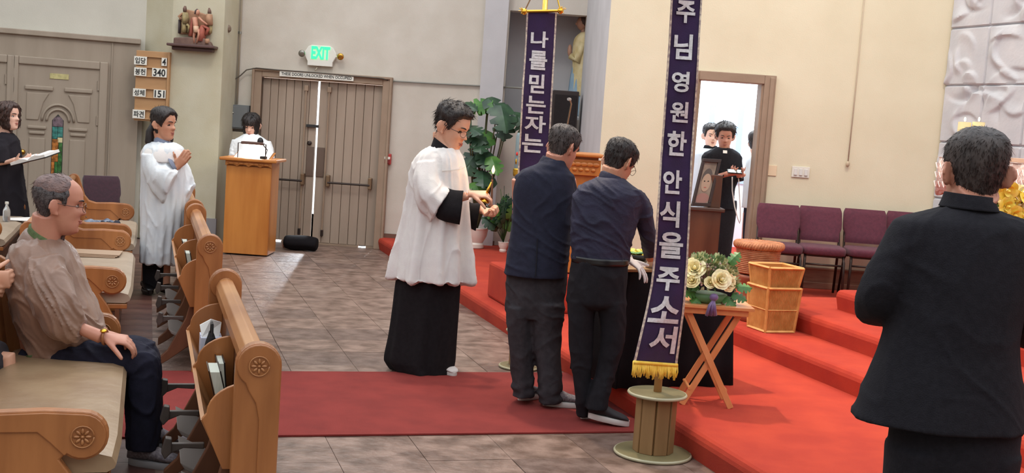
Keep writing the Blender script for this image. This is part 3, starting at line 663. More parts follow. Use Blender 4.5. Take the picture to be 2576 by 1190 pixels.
t = thing('denim_jacket', 'crumpled blue-grey denim jacket lying on a pew cushion', 'jacket', cj)
drape('folded_cloth', M_denim, cj, .40, .55, .10, 3, t); drape('lining', mat('dark_lining', (44, 46, 58), .9), cj+UD*.08-VD*.08, .24, .3, .12, 8, t)
for k in range(3):
    z = .487+.007*k
    tag(MB().prism([N(SU-.36+.012*k, 5.05+.02*k, z), N(SU-.02+.014*k, 5.0+.015*k, z), N(SU+.0+.014*k, 5.3, z), N(SU-.34, 5.34, z)], (0, 0, .006)).build('booklet', mat('kraft_cover', (166, 140, 116), .7), loc=N(SU-.3, 5.1, z)),
        ['cream booklet on the far end of a pew cushion, bottom of three', 'cream booklet on the far end of a pew cushion, middle of three', 'cream booklet on the far end of a pew cushion, top of three'][k], 'booklet', 'booklets on a pew cushion')
su2 = SU-.98
q = G(16, 556, .49)
t = thing('water_bottle', 'small clear plastic water bottle lying upright on a pew at the left edge', 'bottle', q)
M_clear = mat('clear_plastic', (226, 232, 236), .12, trans=.85)
MB().lathe([(.03, 0), (.032, .01), (.032, .09), (.026, .11), (.013, .135), (.013, .15)], q, 16).build('body', M_clear, t, smooth=True)
MB().lathe([(.016, .15), (.016, .17), (.013, .172)], q, 16).build('cap', M_white, t)
q = G(50, 553, .49); tag(MB().prism([q-UD*.13-VD*.08, q+UD*.13-VD*.10, q+UD*.15+VD*.10+ZD*.02, q-UD*.11+VD*.10], (0, 0, .004)).build('paper_sheet', M_paper, loc=q), 'white sheet of paper curling on the pew beside the water bottle', 'paper')
# ================================================================ maroon chairs
def chair(label, c, fdir, m, group, z0):
    c = V3((c[0], c[1], z0)); f = V3(fdir).normalized(); r = f.cross(ZD); t = thing('stacking_chair', label, 'chair', c, group)
    q = lambda x, y, z: c+r*x+f*y+ZD*z
    b = MB(); rows = []
    for k in range(9):                                      # padded back, slightly curved
        z = .50+(.81-.50)*k/8*1.0; wv = .192+.006*math.sin(k/8*3.14)-(.012 if k in (0, 8) else 0)-(.02*math.exp(-((k-1.6)/1.0)**2)); th = .034 if 0 < k < 8 else .022
        y = -.20-.10*(k/8)**1.2
        rows.append(list(q(0, y, z-.02))+list(r*wv)+list(f*th))
    loftr(b, rows, 20, 32, pw=.35); b.build('backrest', m, t, auto=True)
    b = MB(); rows = [list(q(0, 0, z))+list(r*w_)+list(f*d) for z, w_, d in ((.385, .185, .20), (.39, .194, .212), (.42, .198, .222), (.445, .194, .215), (.455, .178, .19))]
    loftr(b, rows, 12, 32, pw=.4); b.build('seat', m, t, auto=True)
    for sx in (-1, 1):
        MB().tube([q(sx*.165, .15, .385), q(sx*.172, .20, .33), q(sx*.18, .21, 0)], .012, 8).build('leg', M_dark, t, smooth=True)
        MB().tube([q(sx*.165, -.10, .385), q(sx*.172, -.17, .33), q(sx*.18, -.27, 0)], .012, 8).build('leg', M_dark, t, smooth=True)
        MB().tube([q(sx*.172, .0, .375), q(sx*.18, -.18, .40), q(sx*.178, -.245, .60), q(sx*.172, -.27, .70)], .011, 8).build('back_frame', M_dark, t, smooth=True)
    MB().tube([q(-.175, .20, .30), q(.175, .20, .30)], .009, 8).build('stretcher', M_dark, t, smooth=True)
    MB().box(q(0, 0, .376), (.32, .34, .02), ax=r, ay=f).build('seat_frame', M_dark, t)
    return t
ch = ['maroon stacking chair against the sanctuary wall, nearest the doorway', 'maroon stacking chair second from the sacristy doorway', 'maroon stacking chair third from the sacristy doorway, partly behind the man in the black suit', 'maroon stacking chair mostly hidden behind the man in the black suit']
cf = V3((-.10, -1, 0))
for k, (px, lab) in enumerate(zip((1958, 2066, 2181, 2292), ch)):
    p = P(px, 640, 10.72+.06*k); chair(lab, (p.x, p.y), cf, M_maroon, 'maroon chairs along the sanctuary wall', .3)
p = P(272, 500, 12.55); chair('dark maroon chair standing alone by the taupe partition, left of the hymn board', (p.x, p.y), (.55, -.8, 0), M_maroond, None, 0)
# ================================================================ reading desk (left lectern)
YL = 13.1
x0 = P(560, 500, YL).x; x1 = P(681, 500, YL).x; zt = P(625, 402, YL).z; cx = (x0+x1)/2+.01
t = thing('lectern', 'tall orange oak lectern with a lit reading lamp, before the reader in white', 'lectern', (cx, YL, 0))
w2 = (x1-x0)/2
MB().box((cx, YL+.22, zt/2), (w2*2-.03, .42, zt-.03)).build('body', M_oak, t, bevel=.006)
MB().box((cx, YL-.0, .5), (w2*2-.035, .02, .97)).build('front_panel', M_oak, t, bevel=.004)
MB().box((cx, YL+.2, zt+.0), (w2*2+.10, .56, .035)).build('top', M_oak, t, bevel=.01)
b = MB(); pts = [(cx-w2+.01, zt-.02), (cx+w2-.01, zt-.02), (cx+w2-.01, zt-.075)]+[(cx+w2-.01-(2*w2-.02)*k/24, zt-.075+.018*abs(math.sin(k/24*math.pi*4))) for k in range(1, 25)]
b.prism([V3((x, YL-.035, z)) for x, z in pts], (0, .02, 0)).build('carved_frieze', M_oak, t, bevel=.003)
b = MB()
for k in range(8): b.ball((cx-w2+.07+(2*w2-.14)*k/7, YL-.04, zt-.045), (.035, .008, .012), 10)
b.build('carving', M_oak, t, smooth=True)
o = MB().box((cx, YL+.2, zt+.028), (.42, .36, .012), ay=V3((0, .96, .26))).build('reading_shelf', M_oak, t)
tag(MB().box((cx, YL+.20, zt+.045), (.38, .30, .012), ay=V3((0, .96, .26))).build('open_book', M_paper, loc=(cx, YL+.2, zt+.04)), 'white open lectionary lit by the lamp on the lectern', 'book')
lt = thing('reading_lamp', 'brown reading lamp on thin legs clamped to the lectern, switched on', 'lamp', (cx, YL-.02, zt+.02))
xl = P(607, 380, YL).x; xr2 = P(656, 380, YL).x; zl = P(630, 361, YL).z
MB().tube([(xl-.03, YL-.03, zt+.02), (xl-.03, YL-.03, zl), (xl+.04, YL, zl)], .006, 6).build('leg', M_dark, lt)
MB().tube([(xr2+.06, YL-.03, zt+.02), (xr2+.06, YL-.03, zl), (xr2, YL, zl)], .006, 6).build('leg', M_dark, lt)
MB().box(((xl+xr2)/2+.01, YL+.02, zl+.005), (xr2-xl+.03, .09, .03)).build('shade', mat('lamp_brown', (92, 62, 52), .45), lt, bevel=.01)
MB().tube([(xl+.02, YL+.03, zl-.018), (xr2-.01, YL+.03, zl-.018)], .009, 8).build('lamp_tube', mat('lit_tube', (255, 250, 240), .4, emis=6), lt)
l = bpy.data.lights.new('lamp', 'AREA'); l.shape = 'RECTANGLE'; l.size = .2; l.size_y = .05; l.energy = 3.2; l.color = (1, .97, .9)
lo = bpy.data.objects.new('lamp', l); C.objects.link(lo); lo.location = ((xl+xr2)/2, YL+.06, zl-.03); lo.rotation_euler = (.5, 0, 0)
mt = thing('microphone', 'black microphone on a short gooseneck at the oak lectern, before the reader', 'microphone', (xr2+.02, YL+.02, zt+.02))
pm_ = P(655, 356, YL+.04); MB().tube([(xr2+.04, YL+.02, zt+.02), (xr2+.06, YL+.05, zt+.12), pm_], .006, 6).build('gooseneck', M_black, mt)
MB().ball(pm_, (.035, .03, .045), 12).build('foam_head', M_black, mt, smooth=True)
MB().box((xr2+.03, YL+.02, zt+.035), (.07, .07, .03)).build('base', M_black, mt, bevel=.006)
# ================================================================ ambo and its carpeted box (right of centre)
q = N((V3((-.185, 10.3, 0))-S0).dot(UD), (V3((-.185, 10.3, 0))-S0).dot(VD))
b = MB(); z1 = .15+.31
b.prism([q+ZD*.15, q+UD*1.3+ZD*.15, q+UD*1.3-VD*.85+ZD*.15, q-VD*.85+ZD*.15], (0, 0, .31))
tag(b.build('carpeted_platform', M_step, loc=q+ZD*.15, bevel=.025), 'low red carpeted box under the ambo, left end showing beside the navy jacket', 'platform')
YA = 9.75; x0 = P(1424, 450, YA).x; x1 = P(1509, 450, YA).x; zt = P(1465, 390, YA).z; cx = (x0+x1)/2; w2 = (x1-x0)/2+.10; cx -= .10
t = thing('ambo', 'carved orange oak ambo behind the two men, topped by a thin microphone', 'lectern', (cx, YA+.2, .46))
MB().box((cx, YA+.22, (.46+zt)/2), (w2*2-.04, .40, zt-.48)).build('body', M_oak, t, bevel=.006)
MB().box((cx, YA+.2, zt), (w2*2+.03, .50, .03)).build('top', M_oak, t, bevel=.01)
MB().box((cx, YA-.0, zt-.10), (w2*2, .03, .13)).build('frieze_board', M_oak, t, bevel=.004)
b = MB()
for k in range(9): b.ball((cx-w2+.04+(2*w2-.08)*k/8, YA-.02, zt-.075), (.032, .008, .02), 10)
for k in range(8): b.ball((cx-w2+.06+(2*w2-.12)*k/7, YA-.02, zt-.12), (.02, .007, .014), 10)
b.build('carving', M_oak, t, smooth=True)
a0 = P(1424, 330, YA+.2); a1 = P(1437, 262, YA+.15); a2 = P(1434, 250, YA+.05)
mk = thing('microphone', 'long thin silver gooseneck microphone rising from the ambo', 'microphone', (a0.x-.01, YA+.25, zt+.015))
MB().tube([(a0.x-.012, YA+.25, zt+.015), a0, a1, a2], .007, 8).build('gooseneck', M_steel, mk, smooth=True)
MB().tube([a2, a2+V3((-.015, -.04, -.0))], .013, 8).build('capsule', mat('mic_silver', (170, 166, 164), .4, metal=.6), mk)
MB().lathe([(.03, 0), (.03, .012), (.012, .02)], (a0.x-.012, YA+.25, zt+.015)).build('base', M_black, mk)
# ================================================================ black cabinet, statue, candle pillar
YB = 14.15; x0 = P(1387, 300, YB).x; x1 = P(1452, 300, YB).x; zt = P(1420, 228, YB).z
t = thing('speaker_cabinet', 'tall dark brown speaker cabinet standing beneath the statue niche', 'speaker', ((x0+x1)/2, YB, .15))
MB().box(((x0+x1)/2, YB+.15, (.15+zt)/2), (x1-x0, .3, zt-.15)).build('box', mat('cabinet_black', (46, 36, 34), .6), t, bevel=.008)
MB().box(((x0+x1)/2, YB-.006, (.35+zt)/2), (x1-x0-.05, .012, zt-.45)).build('grille', mat('grille_cloth', (34, 28, 28), .9, bump=.5, bscale=300), t)
# statue: figure with folded hands in profile
YT = YE+.28; sc_ = 3000/YT; sx = P(1462, 150, YT).x; zt = P(1452, 62, YT).z
zb_ = 1.75; t = thing('statue', 'painted statue of a praying woman in pale blue robe in the wall niche', 'statue', (sx, YT, zb_))
hgt = zt-zb_; q = lambda x, y, z: V3((sx+x, YT+y, zb_+z))
MB().lathe([(.16, 0), (.16, .03), (.13, .05)], q(0, 0, 0)).build('plinth', M_stone, t)
b = MB(); loftr(b, [list(q(x, 0, z))+[w_, 0, 0]+[0, d, 0] for x, z, w_, d in ((0, .04, .15, .14), (0, .3, .13, .12), (-.005, .55, .11, .10), (0, .75, .09, .08))], 16, 32, folds(.10, .03, (9, 13, 19), 4)); b.build('robe', mat('statue_blue', (124, 156, 180), .6, (150, 172, 186), 6), t, smooth=True)
b = MB(); loftr(b, [list(q(x, 0, z))+[w_, 0, 0]+[0, d, 0] for x, z, w_, d in ((.03, .30, .14, .13), (.02, .6, .12, .13), (.0, .85, .115, .12), (.0, 1.0, .10, .12), (.02, 1.08, .05, .06))], 16, 32, folds(.08, .02, (5, 8, 13), 9)); b.build('mantle', mat('statue_cream', (214, 200, 160), .6, (190, 170, 120), 8), t, smooth=True)
b = MB(); b.tube([q(.0, -.10, .95), q(-.05, -.11, .72), q(-.13, -.05, .78)], [.045, .05, .04], 10); b.tube([q(.0, .10, .95), q(-.05, .11, .72), q(-.13, .05, .78)], [.045, .05, .04], 10); b.build('sleeve', MATS['statue_cream'], t, smooth=True)
b = MB(); b.ball(q(-.15, 0, .85), (.028, .018, .075), 10); b.ball(q(-.15, -.015, .84), (.025, .014, .07), 10); b.build('hand', mat('statue_skin', (170, 128, 106), .5), t, smooth=True)
b = MB(); b.ball(q(-.02, 0, 1.19), (.07, .062, .09), 14); b.ball(q(-.09, 0, 1.18), (.014, .012, .02), 8); b.tube([q(0, 0, 1.13), q(.01, 0, 1.05)], .035, 10); b.build('head', MATS['statue_skin'], t, smooth=True)
b = MB(); b.ball(q(.02, 0, 1.22), (.085, .08, .085), 12); b.ball(q(.05, 0, 1.13), (.05, .07, .10), 10); b.tube([q(-.07, -.03, 1.27), q(-.03, -.06, 1.295), q(.03, -.06, 1.30)], .018, 8); b.build('hair', mat('statue_hair', (70, 52, 44), .6), t, smooth=True)
# blue-grey painted candle column beside the banner
YC = 12.2; q0 = P(1306, 430, YC); r_ = .075; zt = P(1306, 334, YC).z
t = thing('memorial_candle', 'blue-grey painted pillar candle on a white stand behind the farther banner', 'candle', (q0.x+.02, YC, .15)); c = V3((q0.x+.02, YC, 0))
MB().lathe([(r_*.9, P(1300, 428, YC).z), (r_, P(1300, 426, YC).z+.02), (r_, zt-.03), (r_*.8, zt)], c, 20).build('candle_body', mat('bluegrey_wax', (124, 142, 146), .5), t, smooth=True)
zg = P(1300, 426, YC).z; MB().lathe([(r_*1.05, zg-.07), (r_*1.12, zg-.05), (r_*1.12, zg+.0), (r_*1.05, zg+.01)], c, 20).build('gilt_ring', M_gold, t)
MB().ball(c+V3((-r_*.7, -r_*.7, zg+.16)), (.014, .014, .02), 8).build('red_ornament', mat('red_wax', (210, 60, 50), .5), t); MB().ball(c+V3((-r_*.75, -r_*.65, zg+.08)), (.012, .012, .03), 8).build('gold_ornament', M_gold, t)
MB().lathe([(.14, .15), (.14, .18), (.05, .22), (.04, .5), (.045, zg-.12), (.07, zg-.07)], c, 20).build('stand', M_ceram, t, smooth=True)
# ================================================================ plants
def mleaf(b, c, d, n, s, seed):
    """split leaf: heart outline with notches, slightly folded; c = stalk joint, d = tip direction"""
    d = d.normalized(); n = (n-d*n.dot(d)).normalized(); e = d.cross(n); rnd = random.Random(seed); L = []; K = 17
    for sd in (-1, 1):
        out = []
        for k in range(K):
            t = k/(K-1); w_ = .52*math.sin(math.pi*min(1, t*.93+.09))**.75; x = -.16*(1-t)**3*2+t
            notch = 1 if (k % 4 != 2 or k < 3 or k > 14) else .45
            out.append((x if k else -.02, w_*notch))
        base = len(b.v); vs = [c-d*.0]; up = []
        for x, y in out:
            vs.append(c+d*(x*s)+e*(sd*y*s)+n*(-abs(y)*s*.25-x*x*s*.22))
        mid = [c+d*(x*s)+n*(-x*x*s*.22+.004) for x, y in out]
        vs = vs[1:]+mid; b.add(vs, [(k, k+1, K+k+1, K+k) for k in range(K-1)])
def plant(label, c, pot, leaves, name='monstera_plant'):
    t = thing(name, label, 'plant', c); c = V3(c); pr, ph_ = pot
    b = MB(); b.lathe([(pr*.62, 0), (pr*.70, .01), (pr*.72, ph_*.2), (pr*.6, ph_*.28), (pr*.9, ph_*.6), (pr*1.0, ph_*.92), (pr*1.06, ph_*.94), (pr*1.06, ph_), (pr*.92, ph_), (pr*.88, ph_*.85)], c, 28); b.build('pot', M_ceram, t, auto=True)
    MB().lathe([(pr*.9, ph_*.84), (pr*.9, ph_*.87), (.01, ph_*.88)], c, 20).build('soil', M_soil, t)
    return t
Ym = 14.12; pc = P(1196, 617, Ym); pc.z = .15
t = plant('large monstera in a footed white pot behind the man in the white surplice', pc, (.14, .25), 0)
ml = [((1228, 262), (-.8, -.3, -.1), 60), ((1232, 252), (.6, -.5, -.4), 62), ((1262, 272), (.3, -.6, -.9), 74), ((1295, 290), (.9, -.3, -.4), 48), ((1232, 262), (-.9, .2, -.3), 46), ((1270, 300), (0.05, -.5, -1), 62), ((1300, 300), (.6, .2, -.7), 44), ((1178, 320), (.5, -.6, -.1), 56), ((1235, 345), (-1, -.4, .1), 66), ((1180, 340), (1, -.5, -.2), 56),
      ((1205, 378), (-.6, -.6, -.8), 60), ((1216, 385), (.4, -.7, -.6), 58), ((1238, 400), (.4, -.6, -.7), 52), ((1188, 402), (-.3, -.6, -.9), 54), ((1215, 435), (.1, -.7, -.5), 54), ((1238, 452), (-.7, -.5, -.2), 52), ((1196, 462), (.4, -.8, -.5), 50), ((1168, 300), (-.2, -.8, -.6), 50), ((1172, 262), (.7, -.4, -.2), 40), ((1206, 350), (.2, -.9, -.6), 55)]
for k, ((x, y), d, s) in enumerate(ml):
    Yk = Ym-.15-.22*((k*7) % 5)/5; p = P(x, y, Yk); b = MB(); mleaf(b, p, V3(d), V3((.1, -.75, .65)), s/3000*Yk*.92, k)
    o = b.build('leaf', M_leaf if k % 4 else M_leaf2, t, smooth=True) if k not in (2, 5) else b.build('leaf', M_leaf, t, smooth=True)
    st = MB(); m1 = pc+V3(((p.x-pc.x)*.35, (Yk-Ym)*.3, .25+(p.z-.4)*.35)); m2 = p*.7+pc*.3+V3((0, 0, .25*(p.z-.4))); m2.z = min(m2.z, p.z+.05)
    st.tube([pc+V3((0, 0, .22)), m1, m2, p], [.013, .010, .008, .005], 6); st.build('stem', M_stem, t, smooth=True)
for x in (1195, 1207): 
    a = P(x, 400, Ym-.05); MB().tube([pc+V3((0, 0, .2)), a, P(x+4, 370, Ym-.05)], .018, 8).build('cane', mat('cane_brown', (120, 72, 66), .7), t)
pc2 = P(1265, 630, 13.9); pc2.z = .15
t = plant('small leafy plant in a little white pot at the foot of the banner', pc2, (.06, .12), 0, 'potted_plant')
for k in range(30):
    a = k*2.4; h = .25+.45*((k*37) % 11)/11; c0 = pc2+V3((0, 0, .11)); tip = c0+V3((math.cos(a)*(.08+.14*((k*5) % 7)/7)-.03, math.sin(a)*.12, h)); mid = c0*.45+tip*.55+V3((0, 0, .04))
    b = MB(); b.tube([c0, mid, tip], .003, 5); d = (tip-mid).normalized(); mleaf(b, mid, d+V3((0, 0, -.2)), V3((math.cos(a+1.5), -.6, .3)), .17, k)
    b.build('leaf', M_leaf2 if k % 3 == 0 else M_leaf, t, smooth=True)
# ================================================================ spool stands and banners
def spool(label, c, r0, r1, h, z0=0):
    c = V3(c); t = thing('banner_stand', label, 'stand', c, 'wooden spool stands of the two banners')
    q = c+ZD*z0
    MB().lathe([(r0, 0), (r0, .02)], q, 40).build('bottom_disc', M_spool, t, bevel=.004)
    e = MB(); e.tube([q+V3((math.cos(a)*r0, math.sin(a)*r0, .01)) for a in [2*math.pi*k/40 for k in range(41)]], .009, 6); e.build('bottom_rim', M_spooled, t, smooth=True)
    MB().lathe([(r1, h-.02), (r1, h)], q, 40).build('top_disc', M_spool, t, bevel=.004)
    e = MB(); e.tube([q+V3((math.cos(a)*r1, math.sin(a)*r1, h-.01)) for a in [2*math.pi*k/40 for k in range(41)]], .009, 6); e.build('top_rim', M_spooled, t, smooth=True)
    n = 8; rr = r1*.62
    for k in range(n):
        a = 2*math.pi*(k+.5)/n-.9; d = V3((math.cos(a), math.sin(a), 0)); e = ZD.cross(d)
        MB().box(q+d*rr+ZD*(h/2), (.02, 2*rr*math.tan(math.pi/n)-.006, h-.04), ax=d, ay=e).build('stave', M_ply, t, bevel=.003)
    return t
c2 = G(1641, 1143); spool('nearer spool stand at the front edge of the steps, plywood drum between two discs', c2, .197, .148, .335)
c1 = G(1306, 925); spool('farther spool stand, mostly hidden behind the legs of the man in the navy jacket', c1, .135, .10, .27)
M_pole = mat('pale_wood_pole', (196, 150, 98), .5, (176, 128, 78), 9, stretch=(1, 1, .1))
def lerprows(rows, y):
    for a, b in zip(rows, rows[1:]):
        if y <= b[0]:
            t = (y-a[0])/(b[0]-a[0]); return a[1]+(b[1]-a[1])*t, a[2]+(b[2]-a[2])*t
    return rows[-1][1], rows[-1][2]
def banner(label, rows, Y, pole_c, chars, tilt, seed, ztop, fringe, name='banner', bow=0, ypole=None):
    y0, y1 = rows[0][0], rows[-1][0]
    pc = V3((pole_c[0], pole_c[1], 0))
    t = thing(name, label, 'banner', pc, 'purple funeral banners on poles')
    def S(a, y, out=0.):
        xl, xr_ = lerprows(rows, y)
        tl = tilt(y); yy = Y+(-.012*math.sin(a*5+y*.013+seed)-.012*math.sin(y*.021+seed*2+a*2))+tl*(a-.5)
        p = P(xl+(xr_-xl)*a, y+(a-.5)*(xr_-xl)*.07, yy); return p-V3((0, out, 0))
    n, m = 14, 120; b = MB()
    b.add([S(i/n, y0+(y1-y0)*j/m) for j in range(m+1) for i in range(n+1)], [(j*(n+1)+i, j*(n+1)+i+1, (j+1)*(n+1)+i+1, (j+1)*(n+1)+i) for j in range(m) for i in range(n)])
    o = b.build('cloth', M_purple, t, smooth=True); md = o.modifiers.new('s', 'SOLIDIFY'); md.thickness = .003; md.offset = -1
    # make sure the thickness grows away from the viewer
    o.data.update()
    for a0, a1 in ((0, .055), (.945, 1)):
        b = MB(); b.add([S(a, y0+(y1-y0)*j/m, .006) for j in range(m+1) for a in (a0, a1)]+[S(a, y0+(y1-y0)*j/m, .0005) for j in range(m+1) for a in (a0, a1)],
                        [(2*j, 2*j+1, 2*j+3, 2*j+2) for j in range(m)]+[(2*j, 2*j+2, 2*(m+1)+2*j+2, 2*(m+1)+2*j) for j in range(m)]+[(2*j+1, 2*j+3, 2*(m+1)+2*j+3, 2*(m+1)+2*j+1) for j in range(m)])
        b.build('edge_trim', M_trim, t)
    for (chn, ya, yb, a0, a1) in chars:
        xl, xr_ = lerprows(rows, (ya+yb)/2)
        def mf(v): return S((a0+a1)/2+v.x*(a1-a0), (ya+yb)/2-v.y*(yb-ya), .006+max(0, v.z)*1.2)
        text('letter', chn, 1.0, (0, 0, 0), None, None, M_letter, t, ext=.002, off=.028, fitw=1, fith=1, mapf=mf, sub=2)
    if fringe:
        b = MB(); K = 70
        for k in range(K):
            a = k/(K-1); p = S(a, y1-2, .008); ln = .062+.012*math.sin(k*.6)+random.uniform(-.006, .006)
            b.tube([p+ZD*.006, p+V3((random.uniform(-.004, .004), -.006, -ln*.5)), p+V3((random.uniform(-.008, .008), -.002, -ln))], .0032, 5)
        stuff(b.build('fringe', M_fringe, t, smooth=True))
        b = MB(); b.tube([S(k/20, y1-4, .010) for k in range(21)], .009, 8); b.build('fringe_band', M_fringe, t, smooth=True)
    return t, S
rowsB = [(-170, 1700, 1778), (0, 1688, 1766), (100, 1683, 1760), (200, 1676, 1755), (300, 1669, 1748), (400, 1661, 1741), (500, 1655, 1738), (600, 1649, 1733), (660, 1644, 1730), (720, 1637, 1726), (780, 1625, 1721), (840, 1611, 1713), (900, 1597, 1705), (918, 1592, 1703)]
YBn = c2.y-.10
chB = [('주', 2, 58, .19, .80), ('님', 86, 150, .17, .77), ('영', 180, 232, .17, .73), ('원', 256, 308, .19, .77), ('한', 330, 392, .17, .78), ('안', 428, 488, .12, .70), ('식', 506, 572, .08, .68), ('을', 584, 650, .12, .83), ('주', 672, 731, .14, .80), ('소', 745, 812, .10, .88), ('서', 819, 887, .26, .90)]
tb_, SB = banner('nearer purple banner with silver Korean lettering and a yellow fringe', rowsB, YBn, c2, chB, lambda y: .02+.12*max(0, (y-600)/320), 1.3, 2.6, True)
MB().tube([c2+ZD*.30, c2+ZD*3.0], .021, 12).build('pole', M_pole, tb_, smooth=True)
rowsA = [(30, 1325, 1401), (130, 1320, 1396), (230, 1313, 1390), (330, 1308, 1385), (420, 1303, 1379), (560, 1298, 1372)]
YAn = c1.y-.07
chA = [('나', 79, 120, .18, .76), ('를', 128, 176, .17, .76), ('믿', 187, 235, .21, .72), ('는', 242, 286, .16, .80), ('자', 291, 334, .14, .83), ('는', 338, 384, .09, .78)]
ta_, SA = banner('farther purple banner with silver Korean lettering, hung between gold tassels', rowsA, YAn, c1, chA, lambda y: .03, 4.1, 2.6, False)
MB().tube([c1+ZD*.24, c1+ZD*2.75], .019, 12).build('pole', M_brass, ta_, smooth=True)
pL = P(1319, 29, YAn-.01); pR = P(1410, 27, YAn-.01); pt = V3((c1.x, c1.y-.04, 2.74))
MB().tube([pL+V3((-.01, 0, 0)), pR+V3((.01, 0, 0))], .010, 8).build('crossbar', M_gold, ta_)
for e, s in ((pL, -1), (pR, 1)):
    b = MB(); b.ball(e, (.022, .02, .022), 10); 
    for k in range(26):
        a = random.uniform(0, 6.28); d = V3((math.cos(a)*.6+s*.2, -.4, math.sin(a)*.6)); b.tube([e, e+d*random.uniform(.03, .05)], .0022, 4)
    b.build('tassel', M_gold, ta_, smooth=True); MB().tube([e, (e+pt)/2, pt], .005, 6).build('cord', M_gold if s > 0 else mat('brown_cord', (120, 90, 60), .7), ta_)
# ================================================================ black draped table and folding tables
A_ = G(1556, 978, .15); B_ = G(1640, 990, .15); Cc = G(1825, 967, .15)
B_ = V3((A_.x+(Cc.x-A_.x)*.46, A_.y-.02, .15))
zt = .15+.70
e1 = V3((Cc.x, Cc.y, .15)); dirx = V3((e1.x-A_.x, e1.y-A_.y, 0)).normalized(); dep = V3((-dirx.y, dirx.x, 0)); wT = (e1-A_).length
t = thing('draped_table', 'narrow table under a black cloth down to the red step, behind the nearer banner', 'table', A_+dirx*wT/2+dep*.25)
b = MB(); rings = []
for z, o_ in ((.152, .03), (.3, .022), (.5, .012), (.7, .004), (zt-.01, 0), (zt, -.004)):
    ring = []; per = [(x, 0) for x in np.linspace(0, wT, 34)]+[(wT, y) for y in np.linspace(.02, .5, 16)]+[(x, .52) for x in np.linspace(wT, 0, 20)]+[(0, y) for y in np.linspace(.5, .02, 14)]
    for k, (x, y) in enumerate(per):
        f_ = math.sin(k*.9)*o_*.6+math.sin(k*.37+1)*o_*.5; ox = (x/wT-.5)*2*o_; oy = (y/.52-.5)*2*o_
        ring.append(A_*1+dirx*(x+ox)+dep*(y+oy+f_)+ZD*(z-.15))
    rings.append(ring)
b.ringloft(rings); b.build('black_cloth', M_blackcloth, t, smooth=True)
MB().box(A_+dirx*(wT/2)+dep*.26+ZD*(zt-.15+.008), (wT+.02, .54, .018), ax=dirx, ay=dep).build('table_top', M_ply, t, bevel=.004)
for sx in (.05, wT-.05):
    for sy in (.05, .47): MB().box(A_+dirx*sx+dep*sy+ZD*(zt-.15)/2, (.035, .035, zt-.17), ax=dirx, ay=dep).build('leg', M_ply, t)
ztt = zt+.017
def ontop(px, py): 
    q = G(px, py, ztt); r = q-A_; x = min(max(r.dot(dirx), .07), wT-.08); y = min(max(r.dot(dep), .05), .46); return A_+dirx*x+dep*y+ZD*(ztt-.15)
p = ontop(1618, 668); t = thing('paper_sheet', 'white sheet on the black table beside the gloved hand', 'paper', p)
MB().prism([p-dirx*.10-dep*.05, p+dirx*.12-dep*.06, p+dirx*.13+dep*.09, p-dirx*.09+dep*.08], (0, 0, .004)).build('sheet', M_paper, t)
p = ontop(1598, 656); t = thing('flower_bowl', 'black bowl of yellow petals on the black table, beside the leaning man', 'flower bowl', p)
MB().lathe([(.05, .0), (.09, .02), (.10, .045), (.095, .045), (.08, .02), (.01, .012)], p, 24).build('bowl', M_black, t, smooth=True)
M_yel = mat('yellow_petal', (250, 226, 110), .6, (242, 210, 70), 20); M_crm = mat('cream_petal', (255, 246, 208), .6, (250, 232, 168), 12)
def rose(parent, c, r, d, m, seed, name='rose', rings=((.25, 5), (.5, 6), (.78, 7), (1.0, 8))):
    d = V3(d).normalized(); x = d.cross(V3((.3, .2, .9))).normalized(); y = d.cross(x); rnd = random.Random(seed); b = MB()
    b.ball(c+d*r*.45, (r*.22, r*.22, r*.4), 8, ax=x, ay=y, az=d)
    for rr, n in rings:
        for k in range(n):
            a = 2*math.pi*k/n+rr*3+rnd.uniform(-.2, .2); u_ = x*math.cos(a)+y*math.sin(a); w_ = d.cross(u_); R_ = r*rr; hh = r*(.95-.45*rr); pts = []
            for i in range(5):
                for j in range(5):
                    s_ = (j/4-.5)*2; tt = i/4; ww = R_*.95*math.sin(.35+tt*2.0)*s_*(.75 if rr > .4 else .9)
                    rad = R_*(.25+.75*math.sin(tt*1.45))+(R_*.22*(tt > .8)); hz = hh*(tt*1.1)-(r*.12 if (tt == 1 and rr > .6) else 0)
                    pts.append(c+u_*(rad*math.cos(s_*.6))+w_*ww+d*(hz-.1*r*s_*s_))
            b.add(pts, [(i*5+j, i*5+j+1, (i+1)*5+j+1, (i+1)*5+j) for i in range(4) for j in range(4)])
    o = b.build(name, m, parent, smooth=True); return o
for k, (dx, dy) in enumerate(((0, 0), (.045, .02), (-.04, .02), (.0, .05))): rose(t, p+dirx*dx+dep*dy+ZD*.035, .036, (-.2+dx*5, -.6, 1), M_yel, k, 'blossom', ((.5, 5), (1, 7)))
for k in range(5): b = MB(); mleaf(b, p+ZD*.05, V3((math.cos(k*1.3), math.sin(k*1.3), .3)), ZD, .07, k); b.build('leaf', M_leaf2, t)
p = ontop(1634, 640); t = thing('dark_jar', 'dark round jar at the far edge of the black table, beside the bowl', 'jar', p)
MB().lathe([(.04, 0), (.055, .03), (.055, .06), (.03, .085), (.032, .10)], p, 20).build('body', M_black, t, smooth=True)
MB().lathe([(.036, .10), (.036, .112), (.006, .12)], p, 20).build('lid', mat('smoked_lid', (60, 50, 48), .3), t, smooth=True)
